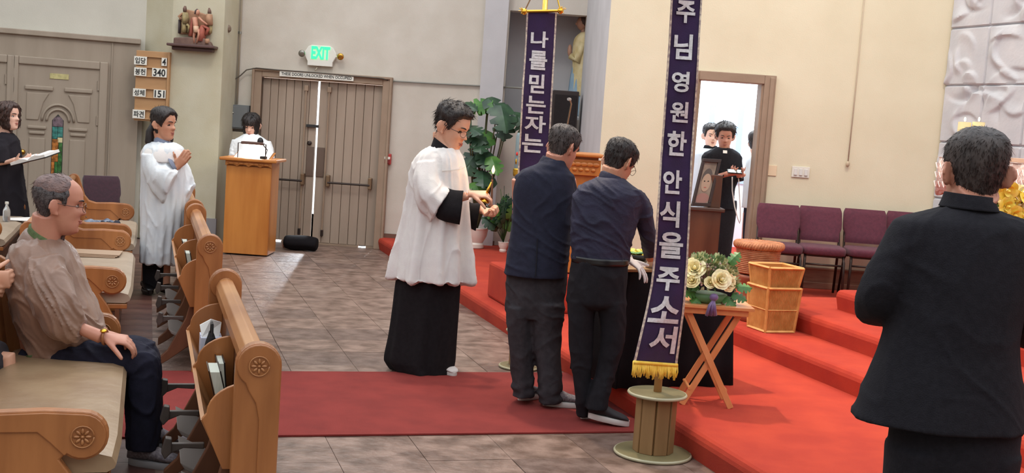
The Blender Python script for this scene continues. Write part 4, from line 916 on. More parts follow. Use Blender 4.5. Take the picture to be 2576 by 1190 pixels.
def tray_table(label, cl, w_, d_, zt, z0, xd=V3((1, 0, 0))):
    """folding tray table: two crossed legs in front, two behind"""
    yd = ZD.cross(xd); c = V3(cl); t = thing('folding_tray_table', label, 'table', c, 'folding wooden tray tables')
    M = mat('tray_wood', (222, 152, 100), .4, (204, 130, 76), 7, stretch=(1, 1, .2), coat=.2)
    q = lambda x, y, z: c+xd*x+yd*y+ZD*(z-z0)
    n = 6
    for k in range(n): MB().box(q(0, -d_/2+d_*(k+.5)/n, zt-.009), (w_, d_/n-.003, .018), ax=xd, ay=yd).build('top_slat', M, t, bevel=.002)
    for sy in (-1, 1):
        MB().box(q(0, sy*(d_/2-.03), zt-.035), (w_*.86, .02, .034), ax=xd, ay=yd).build('apron', M, t, bevel=.003)
        for sx in (-1, 1):
            a = q(sx*w_*.36, sy*(d_/2-.055-(0.02 if sx > 0 else 0)), zt-.03); e = q(-sx*w_*.32, sy*(d_/2-.055-(.02 if sx > 0 else 0)), z0+.002)
            dr_ = (e-a).normalized(); L = (e-a).length
            MB().box((a+e)/2, (.034, .018, L), ax=dr_.cross(yd).normalized(), ay=yd, az=dr_).build('leg', M, t, bevel=.002)
    for sx in (-1, 1): MB().tube([q(sx*w_*.24, -d_/2+.06, z0+.10), q(sx*w_*.24, d_/2-.06, z0+.10)], .009, 8).build('rail', M, t)
    return t
ct = G(1773, 1028, .15); tz = P(1790, 768, ct.y+.02).z
ct = V3((ct.x+.015, ct.y+.16, .15))
tray_table('folding wooden tray table on the red step carrying the cream rose arrangement', ct, .43, .34, tz, .15)
cb = G(1497, 905, .15); tray_table('second folding tray table, seen only as a leg between the two bending men', V3((cb.x+.22, cb.y+.2, .15)), .42, .32, .72, .15)
# --- rose arrangement
fc = V3((ct.x-.03, ct.y-.02, tz)); t = thing('rose_arrangement', 'arrangement of cream roses and greenery with purple ribbon on the folding tray table', 'flowers', fc)
YF = ct.y-.10
MB().lathe([(.08, 0), (.10, .015), (.11, .05), (.09, .055), (.01, .05)], fc, 24).build('dish', mat('green_dish', (92, 130, 84), .5), t, smooth=True)
def pf(x, y, dy=0): return P(x, y, YF+dy)
for k, (x, y, r, dy, d) in enumerate(((1748, 678, 25, -.02, (-.2, -.8, .5)), (1812, 704, 23, -.06, (.2, -.9, .3)), (1742, 706, 18, -.05, (-.3, -.8, .3)), (1833, 690, 17, .0, (.6, -.6, .4)), (1786, 712, 14, -.06, (0, -.9, .4)), (1806, 664, 14, .03, (.3, -.6, .8)), (1828, 712, 20, -.03, (.5, -.8, .1)), (1770, 655, 14, .08, (0, -.4, 1)))):
    s = (YF+dy)/3000; rose(t, pf(x, y, dy+.02), r*s*1.0, d, M_crm, k)
M_grn = mat('pale_foliage', (172, 182, 128), .6, (206, 204, 160), 20); M_mauve = mat('mauve_filler', (176, 124, 128), .7, (214, 190, 176), 30); M_lf = mat('deep_foliage', (104, 132, 86), .5)
rnd = random.Random(5)
for m_, nm, n_, ln in ((M_grn, 'filler_sprig', 80, .10), (M_mauve, 'dried_sprig', 60, .09), (M_lf, 'leaf_sprig', 50, .11)):
    for k in range(n_):
        a = rnd.uniform(0, 6.28); el = rnd.uniform(-.15, 1.3); d = V3((math.cos(a)*math.cos(el)*1.15, math.sin(a)*math.cos(el)*.8, math.sin(el)))
        c = pf(1782, 712)+V3((0, .06, 0)); e = c+V3((d.x*.135, d.y*.12, d.z*.135)); b = MB(); b.tube([c+d*.03, e], .0022, 4)
        for j in range(7):
            o_ = V3((rnd.uniform(-1, 1), rnd.uniform(-1, 1), rnd.uniform(-1, 1)))*.02
            if nm == 'leaf_sprig' or nm == 'filler_sprig':
                dd = (d+o_*40).normalized(); w_ = dd.cross(V3((0, 1, .3))).normalized()*.007; p0 = e+o_*.5; b.add([p0, p0+dd*.018+w_, p0+dd*.038, p0+dd*.018-w_], [(0, 1, 2, 3)])
            if nm != 'leaf_sprig' and j < 4: b.ball(e+o_, .0062, 6)
        b.build(nm, m_, t)
for k, (x, y, d) in enumerate(((1760, 745, (-.6, -.6, -.4)), (1745, 735, (-.8, -.5, 0)), (1825, 750, (.7, -.5, -.3)), (1848, 742, (1, -.3, -.2)), (1800, 760, (.1, -.8, -.5)), (1838, 658, (.6, 0, .8)), (1748, 715, (-.3, -.9, -.2)), (1860, 722, (1, 0, .1)))):
    b = MB(); mleaf(b, pf(x, y, .02), V3(d), V3((0, -.6, .7)), .075, k); b.build('leaf', M_leaf2 if k != 4 else M_grn, t, smooth=True)
M_rib = mat('purple_ribbon', (96, 70, 120), .4, (120, 96, 140), 20, sheen=.4)
b = MB(); b.ball(pf(1796, 748, -.06), (.026, .02, .022), 10)
for dx in (-10, 0, 12): b.tube([pf(1796, 752, -.06), pf(1790+dx*.5, 768, -.085), pf(1787+dx, 795, -.08)], [.006, .011, .012], 6, flat=.25)
b.build('ribbon', M_rib, t, smooth=True)
# ================================================================ wicker urn and bamboo baskets
uc = G(1862, 822, .3); uc = V3((uc.x+.03, uc.y+.32, .3)); s = uc.y/3000
zt = P(1902, 610, uc.y-.1).z; R_ = 56*s; hU = zt-.3; uc.x = P(1902, 700, uc.y).x
t = thing('wicker_urn', 'tall curved wicker and wood urn with a braided rim, beside the bamboo baskets', 'urn', uc)
prof = [(.095, 0), (.11, .02), (.115, .06), (.105, .18), (.11, .24), (.15, .34), (R_*.93, hU*.78), (R_*.95, hU*.86), (R_*.97, hU*.92)]
pr = catmull([(r_, z) for r_, z in prof], 40)
MB().lathe([(r_, z) for r_, z in pr if z < hU*.62], uc, 36).build('body', M_wickd, t, smooth=True)
def woven(rows_z, rad, m, nm, n=44):
    b = MB(); k = 0
    for z in rows_z:
        b.tube([uc+V3((math.cos(a)*(rad(z)+.004*math.sin(a*n/2+k*math.pi)), math.sin(a)*(rad(z)+.004*math.sin(a*n/2+k*math.pi)), z)) for a in [2*math.pi*i/n for i in range(n+1)]], .0085, 5); k += 1
    return b.build(nm, m, t, smooth=True)
rad = lambda z: float(np.interp(z, [q_[1] for q_ in prof], [q_[0] for q_ in prof]))
woven(np.arange(hU*.62, hU*.9, .014), rad, M_wick, 'woven_band'); MB().lathe([(rad(hU*.6)-.01, hU*.6), (rad(hU*.9)-.01, hU*.9)], uc, 36).build('inner_wall', M_wickd, t, smooth=True)
b = MB(); n = 90
for ph_ in (0, 2.1, 4.2): b.tube([uc+V3((math.cos(a)*(R_*1.0+.012*math.cos(a*18+ph_)), math.sin(a)*(R_*1.0+.012*math.cos(a*18+ph_)), hU*.955+.016*math.sin(a*18+ph_))) for a in [2*math.pi*i/180 for i in range(181)]], .015, 6)
b.build('braided_rim', M_wick, t, smooth=True)
MB().lathe([(R_*.98, hU*.95), (R_*.9, hU*.99), (.01, hU*1.0)], uc, 30).build('lid', M_wick, t, smooth=True)
def basket(label, c, w0, w1, h, rot, rail):
    c = V3(c); x = V3((math.cos(rot), math.sin(rot), 0)); y = V3((-math.sin(rot), math.cos(rot), 0)); t = thing('bamboo_basket', label, 'basket', c, 'square bamboo waste baskets')
    def q(sx, sy, tz): w_ = w0+(w1-w0)*tz; return c+x*(sx*w_/2)+y*(sy*w_/2)+ZD*(tz*h)
    for a, b_ in (((-1, -1), (1, -1)), ((1, -1), (1, 1)), ((1, 1), (-1, 1)), ((-1, 1), (-1, -1))):
        L = lambda s, tz, o=0: q(a[0]+(b_[0]-a[0])*s, a[1]+(b_[1]-a[1])*s, tz)+((x*(a[0]+b_[0])/2+y*(a[1]+b_[1])/2)*o)
        m = MB()
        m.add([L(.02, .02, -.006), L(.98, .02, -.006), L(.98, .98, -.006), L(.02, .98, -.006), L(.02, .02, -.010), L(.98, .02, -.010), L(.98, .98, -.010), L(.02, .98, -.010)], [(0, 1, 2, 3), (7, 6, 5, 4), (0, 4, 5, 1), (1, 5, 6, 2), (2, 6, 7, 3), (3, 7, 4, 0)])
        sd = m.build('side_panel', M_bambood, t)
        sl = MB(); ns = 22
        for k in range(ns):
            if k % 1 == 0: sl.tube([L(.04+.92*k/(ns-1), .04, -.002), L(.04+.92*k/(ns-1), .96, -.002)], .0042, 4)
        stuff(sl.build('fine_slats', M_bamboo, sd))
        for tz in (.02, .975)+rail: MB().tube([L(0, tz, .002), L(1, tz, .002)], .011 if tz != .5 else .0045, 4).build('rail', M_bamboo, t)
    for sx in (-1, 1):
        for sy in (-1, 1): MB().tube([q(sx, sy, 0), q(sx, sy, 1)], .011, 4).build('corner_post', M_bamboo, t)
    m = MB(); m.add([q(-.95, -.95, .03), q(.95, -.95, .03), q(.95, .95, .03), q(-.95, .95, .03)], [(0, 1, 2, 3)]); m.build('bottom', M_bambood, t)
kc = G(1948, 838, .3); kc = V3((kc.x, kc.y+.13, .3)); s = kc.y/3000
zmid = P(1955, 722, kc.y-.1).z; ztp = P(1955, 668, kc.y).z
basket('lower bamboo basket standing on the red step beside the wicker urn', kc, .235, .275, zmid-.3, .35, (.5,))
basket('upper bamboo basket stacked on another one, open at the top', kc+ZD*(zmid-.3-.02), .235, .28, ztp-zmid+.02, .35, ())
# ================================================================ portrait on a dark wooden stand
YD = 9.9; x0 = P(1728, 560, YD).x; x1 = P(1818, 560, YD).x; zt = P(1775, 524, YD).z; cx = (x0+x1)/2
t = thing('credence_table', 'dark walnut stand carrying the framed portrait, in front of the sacristy doorway', 'stand', (cx, YD+.22, .3))
MB().box((cx, YD+.2, (.3+zt)/2), (x1-x0-.03, .36, zt-.3-.02)).build('body', M_dkwood, t, bevel=.006)
MB().box((cx, YD+.2, zt-.01), (x1-x0+.02, .42, .03)).build('top', mat('walnut_top', (70, 46, 36), .3, coat=.4), t, bevel=.006)
bx0 = P(1783, 480, YD+.15).x; bx1 = P(1814, 480, YD+.15).x; bz = P(1798, 440, YD+.15).z
b = MB().box(((bx0+bx1)/2, YD+.2, (zt+bz)/2+.002), (bx1-bx0, .16, bz-zt)); tag(b.build('wooden_box', M_dkwood, loc=((bx0+bx1)/2, YD+.2, zt+.005), bevel=.006), 'upright dark wooden box behind the framed portrait', 'box')
fa = P(1741, 520, YD+.02); fb = P(1777, 521, YD+.10); fz = P(1768, 400, YD+.2).z
x_ = V3((fb.x-fa.x, .06, 0)).normalized(); fw = .125; up = (V3((.035/.4*2.2, .12/.4*.8, 1))).normalized(); nn = x_.cross(up).normalized(); ctr = fa+x_*(.075)+ZD*.005
h_ = (fz-fa.z)/up.z; 
t = thing('framed_portrait', 'black framed portrait photograph leaning back on the dark walnut stand', 'picture', ctr)
fwid = P(1797, 408, YD).x-P(1768, 398, YD).x+.085
q = lambda a, z, o=0: ctr+x_*a+up*z+nn*o
fo = MB()
for a0, a1, z0, z1 in ((-fwid/2, fwid/2, 0, .03), (-fwid/2, fwid/2, h_-.03, h_), (-fwid/2, -fwid/2+.025, .03, h_-.03), (fwid/2-.025, fwid/2, .03, h_-.03)): fo.prism([q(a0, z0, .0), q(a1, z0, .0), q(a1, z1, .0), q(a0, z1, .0)], -nn*-.022)
fo.build('frame', mat('black_frame', (52, 40, 38), .35), t, bevel=.003)
MB().prism([q(-fwid/2+.02, .025), q(fwid/2-.02, .025), q(fwid/2-.02, h_-.025), q(-fwid/2+.02, h_-.025)], nn*.006).build('photograph', mat('sepia_print', (150, 136, 122), .4, (112, 100, 88), 9), t)
def disc(a, z, ra, rz, m, o, nm):
    b = MB(); b.prism([q(a+ra*math.cos(k*.314), z+rz*math.sin(k*.314), o) for k in range(20)], nn*.001); b.build(nm, m, t)
disc(0, h_*.60, fwid*.27, h_*.20, mat('print_hair', (84, 78, 74), .5), .0065, 'print_hair'); disc(0, h_*.50, fwid*.25, h_*.19, mat('print_face', (168, 146, 126), .5), .008, 'print_face'); disc(0, h_*.16, fwid*.36, h_*.12, mat('print_shirt', (150, 112, 104), .5), .0072, 'print_clothes')
for a in (-.10, .10): disc(a*fwid, h_*.53, fwid*.04, h_*.012, M_eye, .0092, 'print_eye')
disc(0, h_*.40, fwid*.07, h_*.010, M_lip, .0092, 'print_mouth')
# ================================================================ altar side (behind the man in the black suit)
AF = P(2358, 450, 9.2); AF.z = 0; azt = P(2400, 402, 9.15).z; DV = -VD
t = thing('altar', 'altar under a white lace cloth, behind the head of the man in the black suit', 'altar', AF+UD*.3+DV*.9+ZD*.6)
q = lambda a, c_, z: AF+DV*a+UD*c_+ZD*z
MB().prism([q(.12, .08, .6), q(1.7, .08, .6), q(1.7, .5, .6), q(.12, .5, .6)], (0, 0, azt-.64)).build('body', M_oak, t, bevel=.01)
MB().prism([q(0, 0, azt-.04), q(1.8, 0, azt-.04), q(1.8, .58, azt-.04), q(0, .58, azt-.04)], (0, 0, .05)).build('mensa', M_stone, t, bevel=.006)
M_lace = mat('lace_cloth', (214, 196, 188), .85, (204, 170, 158), 38, bump=.5, bscale=70, mixlo=.48, mixhi=.52)
M_lthr = mat('lace_thread', (250, 240, 234), .8)
def lacewall(f, L, nm):
    n = int(L*60); top = []; bot = []
    for k in range(n+1):
        a = L*k/n; dz = .25+.03*abs(math.sin(k*.55)); top.append(f(a, .004+.004*math.sin(k*.7), azt+.014)); bot.append(f(a, .012+.012*math.sin(k*.7), azt-dz))
    o = MB().add(top+bot, [(k, k+1, n+2+k, n+1+k) for k in range(n)]).build(nm, M_lace, t, smooth=True); md = o.modifiers.new('s', 'SOLIDIFY'); md.thickness = .004
    b = MB()
    for k in range(0, n, 3):
        for r in range(3): b.tube([f(L*(k+d_)/n, .028, azt-z-.07*r) for d_, z in ((0, .03), (1.5, .075), (3, .03))], .004, 4)
    stuff(b.build(nm+'_pattern', M_lthr, t))
lacewall(lambda a, o_, z: q(a, -o_, z), 1.8, 'lace_front'); lacewall(lambda a, o_, z: q(-o_, a, z), .58, 'lace_side')
MB().prism([q(-.01, -.01, azt+.011), q(1.81, -.01, azt+.011), q(1.81, .59, azt+.011), q(-.01, .59, azt+.011)], (0, 0, .004)).build('lace_top', M_lace, t)
M_wax = mat('candle_wax', (244, 226, 170), .5, emis=.12)
for k, (xa, xb) in enumerate(((2408, 2439), (2444, 2474))):
    YQ = 9.12-.03*k; a = P(xa, 340, YQ); e = P(xb, 342, YQ); c = V3(((a.x+e.x)/2, YQ, azt+.016)); r = (e.x-a.x)/2; zt_ = P(xa+15, 307, YQ).z-azt-.016
    t = thing('pillar_candle', ['left one of the pair of cream pillar candles on the altar', 'right one of the pair of cream pillar candles on the altar'][k], 'candle', c, 'cream pillar candles on the altar')
    MB().lathe([(r, 0), (r, zt_), (r*.7, zt_-.01), (.01, zt_-.02)], c, 20).build('wax', M_wax, t, auto=True)
    MB().tube([c+ZD*(zt_-.02), c+ZD*(zt_+.01)], .003, 5).build('wick', M_black, t); MB().ball(c+ZD*(zt_+.02), (.008, .008, .018), 8).build('flame', mat('flame', (255, 230, 170), .5, emis=8), t)
t = thing('altar_flowers', 'yellow and white lilies with green leaves, right of the man in the black suit', 'flowers', (P(2545, 520, 7.6).x, 7.6, .6))
fcx = P(2545, 560, 7.6); MB().lathe([(.10, .6-.6), (.12, .3), (.14, fcx.z-.62)], (fcx.x, 7.6, .6), 20).build('vase', mat('amber_vase', (196, 130, 70), .3), t, smooth=True)
for k, (x, y) in enumerate(((2515, 490), (2545, 498), (2530, 520), (2560, 515), (2570, 545), (2548, 540), (2512, 515), (2585, 500), (2535, 478), (2566, 488))):
    p = P(x, y, 7.6-.03*(k % 3)); rose(t, p, .05, (random.uniform(-.4, .4), -1, random.uniform(-.3, .6)), M_yel if k % 3 else M_crm, k, 'lily', ((.6, 4), (1.1, 6)))
for k in range(26):
    p = P(2505+k*3.2, 500+(k*17) % 55, 7.65); b = MB(); mleaf(b, p, V3((random.uniform(-1, 1), -.4, random.uniform(-1, 1))), V3((0, -1, .2)), .10, k); b.build('leaf', M_leaf2, t)
t = thing('flower_stand', 'amber wooden stand below the altar flowers, at the right edge', 'stand', (P(2556, 520, 7.7).x, 7.8, .6))
MB().box((P(2556, 520, 7.8).x-.02, 7.86, (.6+P(2545, 515, 7.95).z)/2), (.26, .14, P(2545, 515, 7.95).z-.6)).build('body', M_oak, t, bevel=.01)
q2 = AF+DV*.75+UD*.2+ZD*(azt+.032); tag(MB().box(q2, (.30, .22, .03), ax=DV, ay=UD).build('missal', mat('tan_cover', (196, 160, 136), .6), loc=q2, bevel=.004), 'tan book lying on the altar at the right edge', 'book')
# ================================================================ things on the walls
qe = P(808, 141, YE); W_ = (P(843, 141, YE).x-P(772, 141, YE).x); z0 = P(808, 167, YE).z; z1 = P(808, 115, YE).z
t = thing('exit_sign', 'white emergency exit sign with green lettering and two lamp heads above the double door', 'sign', (qe.x, YE-.05, z0))
b = MB(); w2 = W_/2; b.prism([V3((qe.x+a, YE-.002, z)) for a, z in ((-w2+.02, z0), (w2-.02, z0), (w2-.02, z0+.05), (w2+.02, z0+.12), (w2+.02, z0+.16), (w2-.02, z1-.02), (w2-.06, z1), (-w2+.06, z1), (-w2+.02, z1-.02), (-w2-.02, z0+.16), (-w2-.02, z0+.12), (-w2+.02, z0+.05))], (0, -.07, 0)); b.build('housing', mat('sign_white', (226, 224, 216), .5), t, bevel=.006)
for s_, sg in (('EXIT', 1),):
    text('letter', s_, .16, (qe.x+.005, YE-.076, P(808, 134, YE).z), V3((1, 0, 0)), ZD, mat('exit_green', (40, 235, 120), .5, emis=2.2), t, ext=.003, off=.006, fitw=P(832, 134, YE).x-P(785, 134, YE).x, fith=P(808, 118, YE).z-P(808, 150, YE).z)
for x, y, m_ in ((760, 134, M_steel), (857, 142, M_brass)):
    p = P(x, y, YE-.10); MB().tube([V3((qe.x+(w2 if x > 808 else -w2), YE-.05, p.z-.01)), p], .012, 6).build('lamp_arm', M_white, t); MB().lathe([(.018, -.04), (.034, -.02), (.042, .02), (.03, .03), (.005, .03)], p, 16, ax=V3((0, -1, -.2))).build('lamp_head', m_, t, smooth=True)
p0 = P(704, 185, YE-.075); p1 = P(890, 198, YE-.075); zc_ = fz = dz1+.085
t = thing('door_sign', 'long white sign strip with black capitals on the double door frame', 'sign', ((p0.x+p1.x)/2, YE-.09, zc_))
MB().box(((p0.x+p1.x)/2, YE-.09, P(797, 191, YE-.09).z), (p1.x-p0.x, .006, .066)).build('strip', M_white, t)
text('letter', 'THESE DOORS UNLOCKED WHEN OCCUPIED', .05, ((p0.x+p1.x)/2, YE-.095, P(797, 191, YE-.09).z), V3((1, 0, 0)), ZD, M_black, t, ext=.001, off=.0006, fitw=(p1.x-p0.x)*.95, fith=.036)
p = P(975, 400, YE-.03); t = thing('fire_alarm', 'red fire alarm pull station right of the double door', 'alarm', p)
MB().box(p, (.09, .05, .13)).build('housing', mat('alarm_red', (180, 60, 56), .4), t, bevel=.008); MB().box(p+V3((0, -.03, .012)), (.07, .02, .03)).build('pull_bar', M_white, t, bevel=.004); MB().box(p+V3((0, -.03, -.03)), (.06, .02, .05)).build('lower_panel', mat('alarm_dark', (120, 36, 36), .4), t, bevel=.004)
# black bag at the foot of the door
p = G(752, 642); p.y = 13.95; c = P(757, 640, 13.95); c.z = 0
t = thing('black_bag', 'black cloth bag lying against the foot of the double door', 'bag', c)
b = MB(); loftr(b, [[c.x+x, c.y+.0, .085+.004*math.sin(x*30)]+[0, d, 0]+[0, 0, h] for x, d, h in ((-.20, .02, .03), (-.19, .12, .07), (-.08, .14, .085), (.05, .14, .083), (.15, .13, .08), (.185, .10, .065), (.19, .02, .03))], 18, 24, folds(.05, .06, (5, 8, 13), 2)); b.build('cloth', M_blackcloth, t, smooth=True)
MB().lathe([(.055, 0), (.058, .03), (.04, .06)], (c.x-.205, c.y-.04, .07), 16, ax=V3((1, 0, 0))).build('rolled_end', mat('brown_roll', (140, 96, 76), .6), t)
# conduits, box, pipes left of the door
def wallpt(x, y, o=0): return P(x, y, YE-o)
t = thing('electric_box', 'grey electric box on the wall left of the double door, above the reader', 'box', wallpt(598, 327, .1))
pa_ = wallpt(574, 262, .1); pb_ = wallpt(624, 326, .1); MB().box(((pa_.x+pb_.x)/2, YE-.06, (pa_.z+pb_.z)/2), (pb_.x-pa_.x, .12, pa_.z-pb_.z)).build('cabinet', mat('box_grey', (104, 108, 110), .5), t, bevel=.006)
MB().box(((pa_.x+pb_.x)/2, YE-.125, (pa_.z+pb_.z)/2), (pb_.x-pa_.x-.03, .01, pa_.z-pb_.z-.03)).build('door', mat('box_grey2', (112, 116, 118), .5), t, bevel=.004); MB().ball(wallpt(586, 284, .135), .012, 8).build('latch', M_steel, t)
p = wallpt(595, 342, .05); tag(MB().box(p, (.24, .08, .11)).build('junction_box', mat('box_cream', (178, 168, 148), .6), loc=p, bevel=.008), 'cream junction box under the grey electric box', 'box')
for k, (xa, xb, lab) in enumerate(((578, 574, 'leftmost of the four wall conduits beside the pillar'), (585, 580, 'second conduit from the pillar, running up the wall'), (592, 587, 'third conduit from the pillar, running up the wall'), (599, 594, 'conduit nearest the door frame, running up the wall'))):
    a = wallpt(xa+16, -60, .03); e = wallpt(xb+2, 262, .03); a.x = e.x+(a.z-e.z)*0.0; t = thing('conduit', lab, 'pipe', e, 'conduits on the exit wall'); MB().tube([e, V3((e.x, e.y, ZT))], .013, 8).build('pipe', M_pipe, t, smooth=True)
    for zz in (2.5, 3.1): MB().tube([V3((e.x, e.y-.002, zz)), V3((e.x, e.y-.002, zz+.03))], .018, 8).build('clamp', M_steel, t)
def cable(name, label, pts, r, m): t = MB(); t.tube([wallpt(x, y, o) for x, y, o in pts], r, 6); o = t.build(name, m, loc=wallpt(*pts[0]), smooth=True); return tag(o, label, 'cable')
cable('cable', 'dark cable drooping from the pillar to the top of the door frame', [(556, 208, .05), (568, 212, .05), (585, 203, .06), (605, 190, .06), (620, 176, .06), (645, 171, .09), (700, 176, .1), (800, 183, .1), (900, 192, .1), (960, 197, .1), (976, 202, .06)], .008, M_cable)
cable('cable', 'thin conduit running along the cream wall to the right of the double door', [(976, 203, .03), (1000, 205, .03), (1100, 211, .03), (1200, 216, .03), (1300, 221, .03), (1316, 222, .14)], .012, mat('grey_conduit', (128, 126, 118), .5))
cable('cable', 'pale cable running down the wall right of the double door frame', [(980, 206, .02), (978, 300, .02), (970, 400, .02), (962, 500, .02), (955, 590, .02), (960, 603, .02), (985, 606, .02)], .010, mat('pale_cable', (190, 182, 168), .6))
cable('cable', 'short stub of conduit between the exit sign and the door frame', [(800, 166, .03), (793, 178, .07)], .008, M_pipe)
p = P(568, 60, 14.1); tag(MB().lathe([(.02, 0), (.045, .03), (.045, .07), (.02, .09)], (P(566, 70, YP+.3).x, YP+.28, P(568, 72, 14).z), 12, ax=V3((.8, -.6, 0))).build('wall_hook', mat('bell_brown', (120, 100, 84), .5), loc=(P(566, 70, YP+.3).x, YP+.28, P(568, 72, 14).z)), 'small brown fitting on the side of the pillar near the conduits', 'fitting')
# hymn board
hb0 = P(343, 125, YP-.06); YH = YP-.05
def hp(x, y, o=0): return P(x, y, YH-o)
zt = hp(388, 129).z; zb = hp(384, 306).z; xl = hp(344, 126).x; xr_ = hp(430, 131).x; xl = hp(339, 220).x; xr_ = hp(425, 220).x
t = thing('hymn_board', 'tan wooden hymn board with number cards on the pillar', 'hymn board', ((xl+xr_)/2, YH, zb))
M_hb = mat('hymn_board_wood', (186, 146, 104), .5, (168, 126, 84), 5, stretch=(.3, 1, 1))
MB().box(((xl+xr_)/2, YH+.03, (zt+zb)/2), (xr_-xl, .04, zt-zb)).build('back_board', M_hb, t, bevel=.004)
MB().box((xr_-.012, YH, (zt+zb)/2), (.024, .03, zt-zb)).build('side_strip', M_hb, t, bevel=.003)
for y in (143, 170, 193, 224, 246, 277, 300): MB().box(((xl+xr_)/2-.012, YH, hp(380, y).z), (xr_-xl-.03, .022, .014)).build('card_rail', M_hb, t, bevel=.003)
card = lambda x0, x1, y0, y1, nm='card': MB().box(((hp(x0, y0).x+hp(x1, y0).x)/2, YH-.014, (hp((x0+x1)/2, y0).z+hp((x0+x1)/2, y1).z)/2), (hp(x1, y0).x-hp(x0, y0).x, .006, hp(x0, y0).z-hp(x0, y1).z)).build(nm, M_white, t)
for s_, x0, x1, y0, y1 in (('입당', 339, 371, 142, 163), ('봉헌', 339, 370, 170, 191), ('성체', 336, 368, 223, 243), ('파견', 335, 366, 276, 298), ('4', 408, 421, 146, 166), ('340', 384, 421, 172, 194), ('151', 388, 418, 226, 247)):
    card(x0, x1, y0, y1); num = s_.isdigit(); cw_ = hp(x1, y0).x-hp(x0, y0).x
    text('letter', s_, .1, ((hp(x0, y0).x+hp(x1, y0).x)/2, YH-.0185, (hp((x0+x1)/2, y0).z+hp((x0+x1)/2, y1).z)/2), V3((1, 0, 0)), ZD, M_black if not num else M_black, t, ext=.001, off=.0016 if not num else .002, fitw=cw_*(.82 if len(s_) > 1 else .7), fith=(hp(x0, y0).z-hp(x0, y1).z)*(.72 if not num else .84))
# station of the cross
def sp(x, y, o=0): return P(x, y, YP-o)
t = thing('station_relief', 'painted relief of three robed figures on a dark shelf high on the pillar', 'relief', sp(489, 128, .08))
b = MB(); a0 = sp(430, 113); a1 = sp(549, 121); zt = a0.z-.01; zs = sp(489, 117).z
MB().box(((a0.x+a1.x)/2, YP-.09, zs), (a1.x-a0.x, .18, .03)).build('shelf', mat('dark_shelf', (88, 62, 58), .45), t, bevel=.008)
MB().box(((a0.x+a1.x)/2, YP-.05, zs-.035), ((a1.x-a0.x)*.86, .10, .04)).build('bracket', MATS['dark_shelf'], t, bevel=.01)
def blob(nm, pts, o, r, m, fl=.6): b = MB(); b.tube([sp(x, y, o) for x, y in pts], [q*1.3/3000*YP for q in r], 12, flat=fl); return b.build(nm, m, t, smooth=True)
R1 = mat('relief_flesh', (204, 150, 124), .6, (190, 134, 110), 20); R2 = mat('relief_ochre', (168, 150, 104), .7, (130, 116, 84), 18); R3 = mat('relief_red', (168, 94, 76), .7, (146, 76, 62), 14); R4 = mat('relief_brown', (120, 92, 80), .7, (96, 72, 64), 10); R5 = mat('relief_dark', (70, 58, 60), .7); R6 = mat('relief_tan', (176, 134, 104), .7, (150, 110, 84), 14)
b = MB(); b.prism([sp(x, y, .01) for x, y in ((444, 96), (478, 95), (520, 98), (534, 108), (539, 119), (443, 112))], (0, -.12, 0)); b.build('rock_base', R4, t, bevel=.012)
b = MB(); b.prism([sp(x, y, .005) for x, y in ((450, 86), (452, 40), (470, 24), (500, 30), (530, 40), (531, 88))], (0, -.03, 0)); b.build('background', R6, t, bevel=.012)
blob('lower_body', [(464, 82), (465, 66), (464, 54)], .07, [9, 9, 8], R2); blob('torso', [(466, 60), (467, 46), (466, 32)], .08, [9, 11, 8], R2); blob('head', [(465, 30), (465, 22), (466, 15)], .09, [5, 6, 3], R4); blob('arm', [(459, 34), (450, 42), (455, 47), (462, 47)], .09, [4, 4, 3, 3], MATS['relief_tan'])
blob('trunk', [(451, 84), (452, 50)], .05, [4, 4], R5); blob('leg', [(470, 62), (475, 66), (473, 82)], .1, [5, 4, 3], R2)
blob('leg', [(492, 74), (488, 92), (489, 108)], .12, [6, 4, 3], R1); blob('leg', [(498, 74), (501, 86), (495, 108)], .13, [6, 5, 3], R1); blob('torso', [(494, 80), (492, 62), (490, 44)], .11, [8, 8, 8], R1); blob('loincloth', [(494, 82), (493, 66)], .13, [9, 8], mat('relief_linen', (212, 176, 146), .7)); blob('head', [(496, 38), (498, 30), (498, 25)], .12, [5, 6, 4], R1); blob('hair', [(492, 36), (494, 28), (498, 24)], .115, [4, 5, 4], R5); blob('arm', [(500, 44), (510, 54), (522, 62)], .12, [4, 3.5, 3], R1)
blob('drapery', [(481, 92), (483, 70), (486, 46)], .07, [9, 7, 6], R3); blob('drapery', [(506, 104), (508, 82), (512, 64)], .08, [12, 13, 8], R3); blob('drapery', [(512, 66), (524, 72), (518, 88)], .10, [6, 6, 4], R3)
blob('torso', [(528, 64), (526, 50), (527, 36)], .08, [9, 11, 9], R6); blob('head', [(527, 34), (527, 26), (526, 20)], .09, [6, 5, 2], R4); blob('legs', [(529, 84), (529, 64)], .06, [5, 7], R2); blob('figure', [(522, 110), (521, 98)], .10, [8, 7], R6)
